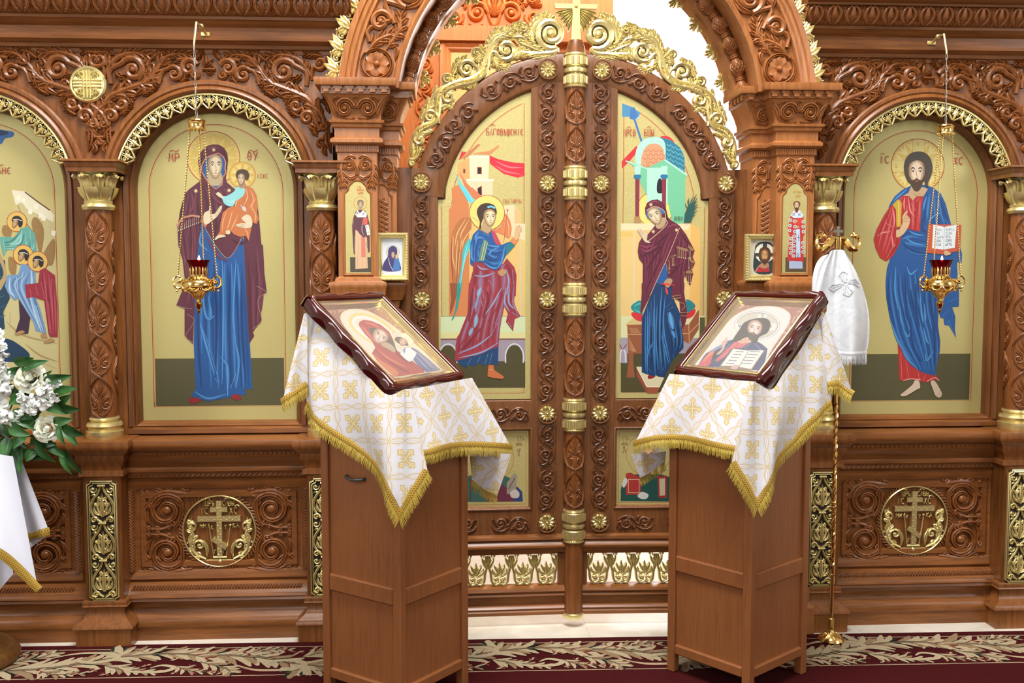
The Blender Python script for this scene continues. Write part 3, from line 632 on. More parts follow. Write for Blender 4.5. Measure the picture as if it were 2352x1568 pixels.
# ================================================================== portal
PIL = [(.03, 1.50), (.034, 1.528), (.038, 1.54), (.034, 1.552), (.014, 1.558), (.01, 1.57), (0, 1.576), (0, 2.09), (.006, 2.094), (.006, 2.12), (.018, 2.124), (.026, 2.132), (.026, 2.144), (.018, 2.151), (.01, 2.155), (.01, 2.19), (.02, 2.196), (.022, 2.208), (.03, 2.212), (.032, 2.222), (.018, 2.226), (.02, 2.25), (.032, 2.285), (.05, 2.322), (.058, 2.325), (.058, 2.353), (.08, 2.355), (.083, 2.36), (.083, 2.386), (0, 2.387)]
LOWP = [(.0, .0), (.03, .0), (.03, .12), (.012, .14), (.012, .2), (0, .205), (0, 1.44), (.006, 1.444), (.008, 1.47), (.02, 1.475), (.03, 1.50)]
def pilaster(s, side):                                        # s = -1 left, +1 right
    cx = XC+s*.9325; hw = .0825; y0 = -.13
    t = thing('portal_pilaster', 'carved wooden portal pilaster %s with a small saint icon in its niche' % side, 'pilaster', (cx, 0, 0), 'portal pilasters')
    b = MB().ring(PIL, cx-hw, cx+hw, y0, .1); b.ring(LOWP, cx-hw, cx+hw, y0, .1); b.box(cx-hw-.08, cx+hw+.08, y0-.08, .1, 2.384, 2.3865); make('body', b, WOODP, t)
    ix = XC+s*.84; ihw = .065; iy = -.04
    b = MB().ring(PIL, ix-ihw, ix+ihw, iy, .16); b.ring(LOWP, ix-ihw, ix+ihw, iy, .16); b.box(ix-ihw-.07, ix+ihw+.07, iy-.08, .16, 2.384, 2.3868); make('inner_body', b, WOODP, t)
    # dentils under the slab, front and inner block
    d = MB().box(-.011, .011, -.012, 0, 0, .012); d.box(-.018, .018, -.012, 0, .012, .0245); t0 = tuple(t['_w']); t['_w'] = (0, 0, 0)
    d.v = [(x, y, z) for x, y, z in d.v]; o = make('dentil', d, WOODP, t, smooth=False); t['_w'] = t0; first = True
    for i in range(6):
        o2 = o if first else rep(o, (0, 0, 0)); first = False; o2.location = (-.118+i*.0472, y0-.058, 2.33)
    for i in range(4): rep(o, (0, 0, 0)).location = (ix-cx-.1+i*.05, iy-.058, 2.3305)
    for i in range(4):
        o2 = rep(o, (0, 0, 0)); o2.location = (ix-cx-s*(ihw+.058), iy-.04+i*.05, 2.3305); o2.rotation_euler = (0, 0, -s*PI/2)
    # reeded band
    c = MB()
    for i in range(17): stroke(c, [(-hw+.005+i*.0097, 2.096), (-hw+.005+i*.0097, 2.119)], .0036, .005, flat(cx, 0, y0-.006), DOME, 2)
    for i in range(13): stroke(c, [(-ihw+.005+i*.0097, 2.096), (-ihw+.005+i*.0097, 2.119)], .0036, .005, flat(ix, 0, iy-.006), DOME, 2)
    for i in range(13): stroke(c, [(-ihw+.005+i*.0097, 1.446), (-ihw+.005+i*.0097, 1.468)], .0036, .005, flat(ix, 0, iy-.006), DOME, 2)
    make('reeding', c, CARVEP, t, kind='stuff')
    # capital scrolls and upper panel carving
    c = MB()
    def capfm(x, y, k): return lambda a, b, h: (x+a, y-(.02+.03*max(0, (b-2.226)/.096)**1.6)-h, b)
    for (x, y, w_, sg) in ((cx, y0, hw+.02, (1, -1)), (ix, iy, ihw+.01, (1, -1))):
        f = capfm(x, y, 0)
        for q0 in sg:
            q = lambda a, b, h, q0=q0, f=f: f(q0*a, b, h)
            vol(c, (w_*.46, 2.268), w_*.36, rad(170), -1.6, .0095, .013, q, GROOVE, 0, [(.004, 2.30), (.002, 2.28)])
            leaf(c, [(.006, 2.232), (.03, 2.229), (w_*.75, 2.236)], .006, .009, q); leaf(c, [(w_*.8, 2.235), (w_*.92, 2.275), (w_*1.25, 2.318)], .010, .010, q)
            leaf(c, [(w_*.5, 2.305), (w_*.75, 2.31), (w_*.95, 2.295)], .007, .009, q); bead(c, (.006, 2.312), .006, .008, q)
    for (x, y, w_) in ((cx, y0, hw), (ix, iy, ihw)):
        f = flat(x, 0, y)
        for q0 in (1, -1):
            q = lambda a, b, h, q0=q0, f=f: f(q0*a, b, h)
            vol(c, (w_*.4, 2.04), w_*.29, rad(100), 1.5, .0075, .011, q, GROOVE, 0, [(.004, 2.0), (.005, 2.03)])
            leaf(c, [(.004, 2.07), (w_*.4, 2.075), (w_*.8, 2.05)], .009, .010, q); acan(c, [(w_*.76, 2.06), (w_*.82, 2.02), (w_*.76, 1.985), (w_*.72, 1.955)], .014, .011, q, 4)
            leaf(c, [(.002, 2.0), (w_*.3, 1.985), (w_*.6, 2.0)], .009, .009, q); bead(c, (w_*.74, 1.952), .006, .008, q)
    make('scroll_carving', c, CARVEP, t, kind='stuff')
    # niche frame: ogee-headed
    def niche(x, y, w_, z0, z1, back):
        out = [(-w_, z0), (w_, z0), (w_, z1-.045), (w_*.72, z1-.03), (w_*.62, z1-.012), (w_*.3, z1+.006), (0, z1+.01), (-w_*.3, z1+.006), (-w_*.62, z1-.012), (-w_*.72, z1-.03), (-w_, z1-.045)]
        m = MB(); cz = (z0+z1)/2
        for (k0, ya, k1, yb) in ((1.22, y-.001, 1.16, y-.006), (1.16, y-.006, 1.06, y-.004), (1.06, y-.004, 1.0, y-.0005)):
            A_ = [(x+a*k0, ya, b+(b-cz)*(k0-1)*.25) for a, b in out]; B_ = [(x+a*k1, yb, b+(b-cz)*(k1-1)*.25) for a, b in out]
            m.grid([A_+[A_[0]], B_+[B_[0]]])
        return m, out
    m, out = niche(cx, y0, .052, 1.59, 1.962, 0); make('niche_frame', m, WOODP, t)
    m, o2 = niche(ix, iy, .042, 1.59, 1.955, 0); make('inner_niche_frame', m, WOODP, t)
    c = MB()
    for i in range(14):
        z = 1.62+i*.021
        for k in (1, -1): stroke(c, [(-k*.026, z-.008), (0, z+.006), (k*.014, z+.016)], .006, .006, flat(ix, 0, iy-.001), GROOVE, 4)
    make('braid_carving', c, CARVEP, t, kind='stuff')
    return t, out, cx, y0
PL_, NICHE, plx, ply = pilaster(-1, 'on the left'); PR_, _, prx, pry = pilaster(1, 'on the right')
# ------------------------------------------------------------------ portal arch
AZ = 2.272
at = thing('portal_arch', 'large carved wooden arch with flowers and gilded leaf fringe over the doors', 'arch', (XC, 0, AZ))
a0, a1 = rad(6.2), rad(173.8)
make('band', MB().arc([(1.012, .0), (1.012, -.15), (1.008, -.168), (.985, -.172), (.98, -.164), (.965, -.168), (.957, -.16), (.945, -.164), (.938, -.146), (.79, -.146), (.784, -.16), (.775, -.166), (.762, -.16), (.758, -.14), (.758, -.04)], XC, AZ, a0, a1, 72), WOODP, at)
make('soffit', MB().arc([(.772, -.05), (.77, .0), (.705, .0), (.70, .02), (.70, .14), (.77, .16)], XC, AZ, rad(8.5), rad(171.5), 72), WOODP, at)
# turned roll with carved bulbs, each one piece
for kind in (0, 1):
    pass
def bulb():
    m = MB(); rows = []; N = 16; half = .052
    prof = [(.012, -.052), (.018, -.048), (.018, -.043), (.013, -.041), (.016, -.036), (.02, -.03), (.027, -.018), (.03, 0), (.027, .018), (.02, .03), (.016, .036), (.013, .041), (.018, .043), (.018, .048), (.012, .052)]
    R0 = .735
    for r, s in prof:
        th = s/R0; row = []
        for k in range(N):
            b = 2*PI*k/N; rr = R0+r*cos(b); row.append((rr*sin(th), -.02-r*sin(b), rr*cos(th)))
        rows.append(row)
    m.grid(rows, closed=True)
    def f(a, b, h):
        b2 = b; r = .03-.012*(b2/.03)**2+h; th = b2/R0; rr = R0+r*cos(a-PI/2); return (rr*sin(th), -.02-r*sin(a+PI/2), rr*cos(th))
    return m, f
for kind in (0, 1):
    m, f = bulb(); c = MB()
    for i in range(-3, 4):
        for s in (1, -1): stroke(c, [(i*.5-.45*s, -.022), (i*.5+.45*s, .022)] if kind == 0 else [(i*.42-.9*s, -.024), (i*.42+.9*s, .024)], .0028 if kind == 0 else .0016, .004, lambda a, b, h: f(a*.9, b, h), DOME, 5)
    t0 = tuple(at['_w']); at['_w'] = (0, 0, 0); o = make('turned_bulb', m, CARVEP, at); oc = make('lattice', c, CARVEP, o, kind='stuff'); at['_w'] = t0
    first = True
    for i in range(22):
        if i % 2 != kind: continue
        ang = rad(-81+i*7.72) if True else 0
        if first: q, q2 = o, oc; first = False
        else:
            q = rep(o, (0, 0, 0)); q2 = rep(oc, (0, 0, 0), q)
        q.rotation_euler = (0, ang, 0)
# carved scrolls and flowers between the rolls
c = MB(); fl = []
for s in (1, -1):
    fm = onarc(XC, AZ, .865, 0 if s > 0 else PI, -.146, s); R0 = .865
    D = rad(1)*R0
    def V(d, b, r, a, t, w, pre=None, h=.026): vol(c, (d*D, b), r, a, t, w, h, fm, DOME, 0, [(p*D, q) for p, q in pre] if pre else None, 32)
    stroke(c, spir((12*D, 0), .066, .058, rad(60), 1.0, 24), [.004, .008, .009, .008, .006], .02, fm, GROOVE, 0)
    acan(c, [(15.5*D, .04), (18*D, .02), (20.5*D, -.02), (22*D, -.05)], .022, .02, fm, 4)
    V(23*D/D, .035, .042, rad(-60), 1.5, .014, [(17, .05), (20, .07)])
    acan(c, [(16*D, -.02), (20*D, -.04), (24*D, -.045), (28*D, -.02)], .02, .018, fm, 5)
    V(33, -.012, .058, rad(200), -1.6, .016, [(24, -.02), (28, .05)])
    acan(c, [(27*D, .05), (31*D, .064), (35*D, .062), (39*D, .04)], .018, .02, fm, 5)
    leaf(c, [(29*D, -.03), (32*D, -.065), (36*D, -.068)], .014, .018, fm); leaf(c, [(18*D, -.05), (17*D, -.065), (14*D, -.07)], .012, .016, fm); leaf(c, [(21*D, .06), (24*D, .075), (26*D, .06)], .01, .016, fm)
    V(44, .012, .056, rad(160), 1.6, .016, [(36, -.04), (39, -.03)]); V(55, -.012, .054, rad(200), -1.6, .015, [(48, .05), (50, .0)]); V(66, .012, .054, rad(160), 1.6, .015, [(58, -.05), (61, 0)]); V(77, -.012, .054, rad(200), -1.6, .015)
    for d in (41, 50, 61, 72): acan(c, [(d*D, -.06), ((d+3)*D, -.02), ((d+4)*D, .04)], .016, .018, fm, 4)
    fl.append(fm(12*D, 0, 0))
make('scroll_carving', c, CARVEP, at, kind='stuff')
for (x, y, z) in fl:
    m = MB(); fm = flat(x, z, y)
    for k in range(6):
        a = k*PI/3+.3; q = lambda u, v, h, a=a: fm(u*cos(a)-v*sin(a), u*sin(a)+v*cos(a), h)
        stroke(m, [(.008, 0), (.03, 0), (.05, .0)], [.008, .026, .032, .02], .018, q, [(-1, 0), (-.6, .9), (0, .6), (.6, .9), (1, 0)], 6)
    bead(m, (0, 0), .015, .028, fm, 12); make('carved_flower', m, CARVEP, at)
# gilded outer fringe, each leaf a piece
u = MB(); fm = onarc(0, 0, 1.012, PI/2, -.08, -1); th = .008
stroke(u, [(-.045, .006), (.045, .006)], .006, .006, fm, DOME, 4, th)
leaf(u, [(.008, .012), (.018, .04), (.03, .078)], .017, .013, fm, th)
for s, l in ((-1, .07), (1, .07)): leaf(u, [(.008, .016), (.014+s*.02, .04), (.02+s*.04, .058+.012*s)], .015, .011, fm, th)
for s in (-1, 1): leaf(u, [(.004, .016), (.008+s*.022, .022), (.01+s*.036, .034+.006*s)], .010, .010, fm, th)
vol(u, (-.03, .03), .016, rad(-60), 1.3, .0045, .009, fm, DOME, th, None, 12); bead(u, (-.012, .058), .006, .008, fm); bead(u, (.008, .014), .008, .012, fm)
stroke(u, [(-.04, .008), (-.05, .03), (-.036, .05), (-.016, .052)], .004, .008, fm, DOME, 6, th)
t0 = tuple(at['_w']); at['_w'] = (0, 0, 0); o = make('fringe_leaf', u, GOLD, at)
um = MB(); um.v = [(-x, y, z) for x, y, z in u.v]; um.f = [f[::-1] for f in u.f]; o_m = make('fringe_leaf', um, GOLD, at); at['_w'] = t0
for i in range(16):
    a = rad(-81.5+i*5.15); q = o if i == 0 else rep(o, (0, 0, 0)); q.rotation_euler = (0, a, 0)
    q = o_m if i == 0 else rep(o_m, (0, 0, 0)); q.rotation_euler = (0, -a, 0)
# gilded fringe inside the soffit
u = MB(); fm = onarc(0, 0, .69, PI/2, .075, -1)
palm(u, (0, .0), -.045, .03, .01, fm, 5, 1, .006); vol(u, (.03, -.012), .013, 0, 1.2, .004, .008, fm, DOME, .006, None, 10); vol(u, (-.03, -.012), .013, PI, -1.2, .004, .008, fm, DOME, .006, None, 10)
t0 = tuple(at['_w']); at['_w'] = (0, 0, 0); o = make('soffit_leaf', u, GOLD, at); at['_w'] = t0
for i in range(14):
    q = o if i == 0 else rep(o, (0, 0, 0)); q.rotation_euler = (0, rad(-76+i*11.7), 0)
# ================================================================== royal doors
YD = .03; DZ = 1.837; RO, RIN = .719, .578
zv = lambda v: P(1200, v, YD).z
ROS = [2.473, 1.984, 1.474, .965, .473]
rosm = MB(); fm = flat(0, 0, 0)
rosm.arc([(.033, .0), (.034, -.006), (.03, -.012), (.0001, -.016)], 0, 0, 0, 2*PI, 24)
for k in range(12):
    a = k*PI/6; q = lambda u_, v_, h, a=a: fm(u_*cos(a)-v_*sin(a), u_*sin(a)+v_*cos(a), h+.008)
    stroke(rosm, [(.011, 0), (.022, 0), (.035, 0)], [.004, .0065, .008, .005], .014, q, DOME, 5)
    bead(rosm, (.0125*cos(a+.26), .0125*sin(a+.26)), .003, .024, fm, 6, 2)
bead(rosm, (0, 0), .0085, .03, fm, 12)
def door(s, name_label):
    hx = XC+s*.716
    t = thing('royal_door', name_label, 'door', (hx, YD, .05), 'royal doors')
    X = lambda d: XC+s*d                                     # d = distance from the centre line
    def B(m, d0, d1, y0, y1, z0, z1, bev=.003): a, b = sorted((X(d0), X(d1))); m.box(a, b, y0, y1, z0, z1, bev)
    n = 30; arc_ = lambda R, t0_, t1_: [(X(R*cos(t0_+(t1_-t0_)*i/n)), DZ+R*sin(t0_+(t1_-t0_)*i/n)) for i in range(n+1)]
    b = MB(); o = arc_(RO-.004, math.acos(.712/.719), math.acos(.035/.719))
    b.prism([(X(.035), zv(1180)), (X(.712), zv(1180))]+o if s > 0 else ([(X(.035), zv(1180)), (X(.712), zv(1180))]+o)[::-1], YD+.024, YD+.045); make('back_board', b, WOODD, t, smooth=False)
    f = MB(); B(f, .60, .716, YD, YD+.03, .356, 2.046); make('hinge_stile', f, WOODD, t, smooth=False)
    top = DZ+math.sqrt(RO**2-.19**2); f = MB(); f.prism([(X(.032), .356), (X(.19), .356), (X(.19), DZ+math.sqrt(RO**2-.19**2)), (X(.12), DZ+math.sqrt(RO**2-.12**2)), (X(.032), DZ+math.sqrt(RO**2-.032**2))][::s], YD+.0005, YD+.03); make('meeting_stile', f, WOODD, t, smooth=False)
    f = MB().arc([(RIN, YD+.03), (RIN, YD+.012), (RIN+.008, YD+.002), (RIN+.016, YD-.001), (RO-.012, YD-.001), (RO-.004, YD+.004), (RO, YD+.012), (RO, YD+.034)], XC, DZ, *(sorted((math.acos(.05/RO), rad(8))) if s > 0 else (PI-math.acos(.05/RO), PI-rad(8))), 40); make('arched_rail', f, WOODD, t)
    for k, (za, zb) in enumerate(((zv(985), zv(920)), (zv(1238), zv(1172)))):
        f = MB(); B(f, .185, .61, YD+.0002, YD+.03, za, zb); make('rail', f, WOODD, t, smooth=False)
    # raised lip round both painted panels
    lip = [(0, YD+.006), (0, YD-.004), (.006, YD-.007), (.012, YD), (.016, YD+.022)]
    xa, xb = sorted((X(.184), X(.614)))
    f = MB().rect(lip, xa, xb, zv(1173), zv(983)); f.rect(lip, *sorted((X(.184), X(.614))), zv(921), zv(921)+.9) if False else None
    make('lower_panel_lip', f, WOODD, t)
    # carved panels
    c = MB(); hh = .010
    def vp(d, z0, z1, hw):
        L = z1-z0; fmv = flat(X(d), z0, YD, 0, 1, s, 0)
        rinceau(c, L, hw, 2, hh, fmv, 0, 1)
        for (a, b_) in (((-hw*1.1, 0), (-hw*1.1, L)), ((hw*1.1, 0), (hw*1.1, L))):
            stroke(c, [(a[1], a[0]), (b_[1], b_[0])], .0016, .003, fmv, DOME, 2)
    for i in range(4):
        zt, zb = ROS[i]-.056, ROS[i+1]+.056; m_ = (zt+zb)/2
        for (z0, z1) in ((zb, m_-.014), (m_+.014, zt)):
            vp(.119, z0, z1, .037)
            if i: vp(.672, z0, z1, .033)
        for d in ((.119, .672) if i else (.119,)):
            for k in (.008, .018, .028): 
                stroke(c, [(X(d)-k, m_), (X(d), m_+k), (X(d)+k, m_), (X(d), m_-k), (X(d)-k, m_)], .0016, .003, flat(0, 0, YD), DOME, 0)
    vp(.672, ROS[4]+.0-.11, ROS[4]-.05, .03)
    for (b0, b1) in ((18.5, 47.5), (52, 76)):
        R0 = .652; fma = onarc(XC, DZ, R0, rad(b0) if s > 0 else PI-rad(b0), YD-.001, s); rinceau(c, rad(b1-b0)*R0, .038, 4 if b0 < 30 else 3, hh, fma, 0, 1)
    for (za, zb) in ((zv(970), zv(935)), (zv(1222), zv(1187))):
        z = (za+zb)/2; rinceau(c, .165, (zb-za)/2, 2, hh, flat(X(.20), z, YD, s, 0, 0, 1), 0, -1); rinceau(c, .165, (zb-za)/2, 2, hh, flat(X(.60), z, YD, -s, 0, 0, 1), 0, -1)
    make('scroll_carving', c, CARVED, t, kind='stuff')
    # rosettes
    t0 = tuple(t['_w']); t['_w'] = (0, 0, 0)
    r0 = make('rosette', rosm, GOLD, t); t['_w'] = t0; first = True
    for d, zs in ((.119, ROS), (.672, ROS[1:])):
        for z in zs:
            q = r0 if first else rep(r0, (0, 0, 0)); first = False; q.location = (X(d)-hx, -.003, z-.05)
            m = MB().arc([(.038, .002), (.04, -.004), (.044, -.004), (.046, .002)], X(d), z, 0, 2*PI, 24)
            make('rosette_seat', m, WOODD, t)
    # lower moulding, gilded openwork and foot
    x0, x1 = sorted((X(.034), X(.716)))
    make('sill_moulding', MB().sweepx([(YD+.03, .418), (YD-.004, .416), (YD-.02, .408), (YD-.022, .396), (YD-.012, .388), (YD-.018, .378), (YD-.03, .37), (YD-.03, .362), (YD-.01, .352), (YD, .345), (YD, .325), (YD+.03, .322)], x0, x1), WOODH, t)
    make('foot_moulding', MB().sweepx([(YD+.03, .182), (YD-.004, .18), (YD-.02, .172), (YD-.024, .16), (YD-.012, .15), (YD-.018, .145), (YD-.02, .138), (YD, .13), (YD, .095), (YD-.012, .09), (YD-.02, .08), (YD-.016, .072), (YD-.024, .066), (YD-.024, .052), (YD+.03, .05)], x0, x1), WOODH, t)
    for d0, d1 in ((.034, .066), (.69, .716)): f = MB(); B(f, d0, d1, YD, YD+.03, .178, .33, 0); make('openwork_post', f, WOODD, t, smooth=False)
    u_ = MB(); fm_ = flat(0, 0, 0); th = .008
    for q0 in (1, -1):
        q = lambda a, b, h, q0=q0: fm_(q0*a, b, h)
        stroke(u_, [(.0, .012), (.02, .004), (.036, .02), (.04, .055), (.05, .09), (.054, .134)], [.0045, .0062, .0064, .006, .0055], .011, q, GROOVE, 10, th)
        vol(u_, (.018, .028), .014, rad(-80), -1.1, .006, .011, q, DOME, th, None, 12)
        leaf(u_, [(.004, .045), (.026, .055), (.034, .078)], .008, .010, q, th); leaf(u_, [(.003, .05), (.018, .078), (.023, .096)], .0072, .010, q, th)
        leaf(u_, [(.046, .075), (.034, .105), (.024, .13)], .008, .010, q, th); leaf(u_, [(.05, .085), (.045, .115), (.043, .136)], .007, .010, q, th)
        vol(u_, (.026, .136), .011, rad(-40), 1.0, .004, .008, q, DOME, th, None, 10)
    leaf(u_, [(0, .04), (0, .075), (0, .105)], .009, .010, fm_, th)
    t['_w'] = (0, 0, 0); o = make('openwork_palmette', u_, GOLD, t); t['_w'] = t0
    k = 0
    for i in range(6):
        q = o if i == 0 else rep(o, (0, 0, 0)); q.location = (X(.118+i*.106)-hx, .01, .183-.05)
    # gilded crest along the arched top
    g = MB(); th = .012
    def fz(a, b, h): return (XC+(a-XC)*(1 if s < 0 else -1), YD+.012-h, b)
    Z2 = lambda pts: [(P(700+u/3.563, v/3.563, YD).x, P(700+u/3.563, v/3.563, YD).z) for u, v in pts]
    def V(u, v, r, a, t_, w, pre=None, h=.02): vol(g, Z2([(u, v)])[0], r*1.12/3.563/521, rad(a), t_, w*1.25, h, fz, DOME, th, Z2(pre) if pre else None, 32)
    A = lambda pts, w, n_=5, L=1.2: acan(g, Z2(pts), w*1.25, .018, fz, n_+1, th, True, L)
    Lf = lambda pts, w: leaf(g, Z2(pts), w*1.3, .018, fz, th)
    V(2020, 262, 112, -70, -1.9, .013, [(1760, 420), (1900, 430), (2040, 420)]); V(1650, 400, 78, 200, 1.6, .011, [(1500, 540), (1530, 430)])
    V(1405, 425, 34, 0, 1.3, .008, [(1500, 480), (1470, 440)]); V(1325, 560, 62, 20, 1.5, .010, [(1440, 640), (1420, 560)]); V(1165, 645, 36, 60, 1.3, .008, [(1290, 700), (1220, 690)])
    V(1175, 790, 46, 160, 1.4, .009, [(1080, 860), (1090, 800)]); V(1025, 955, 46, 20, 1.4, .009, [(1100, 1010), (1090, 960)]); V(935, 1140, 42, 120, 1.4, .009, [(880, 1220), (880, 1160)])
    V(878, 1330, 26, 90, 1.2, .008, [(960, 1200), (920, 1290)]); V(1790, 225, 34, 90, -1.3, .008, [(1860, 330), (1820, 250)])
    stroke(g, Z2([(880, 1340), (880, 1180), (940, 1060), (1060, 990), (1090, 860), (1110, 760), (1230, 690), (1380, 650), (1470, 570), (1500, 450), (1560, 330), (1700, 260)]), [.008, .014, .017, .018, .017, .018, .020, .019, .017, .014, .008], .02, fz, GROOVE, 44, th)
    A([(1000, 920), (1060, 780), (1160, 700), (1300, 680), (1400, 650)], .017, 5); A([(1440, 620), (1480, 480), (1560, 320), (1680, 262), (1760, 270)], .019, 6)
    A([(1740, 330), (1820, 370), (1930, 410), (2050, 415)], .016, 5); A([(1560, 300), (1510, 430), (1530, 540)], .014, 4); A([(1080, 760), (1090, 840), (1130, 890)], .012, 4); A([(900, 1120), (920, 1230), (900, 1300)], .011, 4)
    A([(1860, 360), (1880, 230), (1960, 150), (2050, 150)], .014, 5); Lf([(1760, 470), (1850, 450), (1960, 440), (2090, 425)], .011); V(1800, 455, 26, 0, 1.2, .007); V(1610, 480, 24, 0, 1.2, .007)
    for l, w_ in (([(900, 1180), (950, 1100), (1010, 1060)], .016), ([(960, 1010), (1000, 900), (1060, 850)], .016), ([(1090, 900), (1150, 860), (1200, 870)], .014), ([(1100, 740), (1180, 690), (1260, 640)], .016), ([(1260, 660), (1330, 690), (1400, 700)], .013), ([(1380, 500), (1420, 470), (1460, 380)], .014), ([(1500, 380), (1560, 290), (1640, 250)], .018), ([(1560, 520), (1620, 560), (1680, 540)], .013), ([(1700, 480), (1740, 440), (1800, 400)], .016), ([(1700, 300), (1780, 300), (1850, 350)], .018), ([(1840, 300), (1900, 180), (2000, 120)], .018), ([(1620, 300), (1700, 230), (1780, 190)], .014), ([(1210, 620), (1250, 520), (1330, 470)], .013), ([(1850, 480), (1950, 460), (2060, 440)], .014), ([(880, 1280), (900, 1240), (950, 1220)], .012)): A(l, w_, 5, 1.15)
    make('gilded_crest', g, GOLD, t, kind='stuff')
    t.rotation_euler = (0, 0, s*rad(-1.8))
    return t, X
DL, XL = door(-1, 'left royal door with the painted archangel and gilded scroll crest'); DR, XR = door(1, 'right royal door with the painted Virgin of the Annunciation and gilded crest')
# centre post, fixed to the left leaf
mx, my = XC+.003, YD-.012+.02
mt = thing('door_mullion', 'round carved centre post between the royal doors with gilded rings and cross', 'post', (mx, my, .05))
prof = [(.0001, .045), (.038, .046), (.05, .05)]
make('shaft', MB().lathe([(.041, .06), (.041, 2.565), (.03, 2.60), (.0, 2.602)], mx, my, 0, 26), CARVE, mt)
make('foot_ring', MB().lathe([(0, .036), (.046, .038), (.05, .046), (.048, .056), (.041, .06)], mx, my, 0, 26), GOLD, mt)
rg = MB(); prof = [(.04, -.075), (.048, -.073), (.05, -.066), (.046, -.062), (.05, -.058), (.0505, -.022), (.046, -.018), (.041, -.015), (.041, -.012), (.05, -.009), (.052, 0), (.05, .009), (.041, .012), (.041, .015), (.046, .018), (.0505, .022), (.05, .058), (.046, .062), (.05, .066), (.048, .073), (.04, .075)]
rg.lathe(prof, 0, 0, 0, 26)
fl_ = MB()
for zz in (-.04, .04):
    for k in range(16):
        a = (k-7.5)*.2; f = oncyl(0, 0, .05, zz); stroke(fl_, [(a*.05, -.016), (a*.05, .014)], .0036, .005, f, DOME, 3)
t0 = tuple(mt['_w']); mt['_w'] = (0, 0, 0); o = make('ring_cluster', rg, GOLD, mt); of = make('flutes', fl_, GOLD, o, kind='stuff'); mt['_w'] = t0
RZ = [zv(v) for v in (161, 420, 688, 953, 1208)]
for i, z in enumerate(RZ):
    q = o if i == 0 else rep(o, (0, 0, 0)); q.location = (0, 0, z-.05)
    if i: rep(of, (0, 0, 0), q)
c = MB()
for i in range(4):
    zt, zb = RZ[i]-.08, RZ[i+1]+.08; n = 2; p = (zt-zb)/n
    for k in range(n):
        f = oncyl(mx, my, .0405, zb+k*p)
        palm(c, (0, p*.45), p*.48, .03, .007, f, 7); palm(c, (.07, p*.1), p*.5, .03, .007, f, 5); palm(c, (-.07, p*.1), p*.5, .03, .007, f, 5)
        for s in (1, -1):
            q = lambda a, b, h, s=s: f(s*a, b, h)
            stroke(c, [(.0, p*.05), (.03, p*.14), (.05, p*.35), (.045, p*.6), (.03, p*.78), (.002, p*.98)], .004, .006, q, GROOVE, 10); vol(c, (.02, p*.3), .013, rad(-80), -1.2, .0035, .006, q); vol(c, (.028, p*.42), .01, rad(100), 1.1, .003, .006, q)
        leaf(c, [(0, p*.06), (0, p*.2), (0, p*.36)], .008, .006, f)
f = oncyl(mx, my, .0405, .07)
for i in range(16):
    for k in range(-4, 5): stroke(c, [((k+.5*(i % 2))*.014, i*.0205), ((k+.5*(i % 2))*.014, i*.0205+.016)], [.001, .0028, .001], .0018, f, DOME, 3)
make('palmette_carving', c, CARVE, mt, kind='stuff')
g = MB()
kz = 2.60; fm = flat(mx, 0, my-.002)
g.prism([(mx-.022, 2.585), (mx+.022, 2.585), (mx+.016, 2.70), (mx-.016, 2.70)], my-.012, my+.012); g.prism([(mx-.016, 2.70), (mx+.016, 2.70), (mx+.018, 2.93), (mx-.018, 2.93)], my-.012, my+.012)
g.prism([(mx-.09, 2.735), (mx+.09, 2.735), (mx+.095, 2.755), (mx-.095, 2.755)], my-.011, my+.011)
make('cross', g, GOLD, mt, smooth=False)
g = MB()
for s in (1, -1):
    q = lambda a, b, h, s=s: fm(s*a, b, h)
    for k in range(6): leaf(g, [(.012, 2.735-.006*k), (.03+.012*(5-k)*.7, 2.72-.012*k), (.035+.011*(5-k), 2.715-.016*k)], .007, .014, q, .006)
bead(g, (0, 2.745), .010, .02, fm)
make('cross_rays', g, GOLD, mt, kind='stuff')
# sub frame between portal and doors
fr = MB()
for s in (1, -1):
    a, b = sorted((XC+s*.712, XC+s*.80)); fr.box(a, b, YD+.03, YD+.06, 0, 2.05)
struct('trim_1', fr, WOOD, smooth=False)
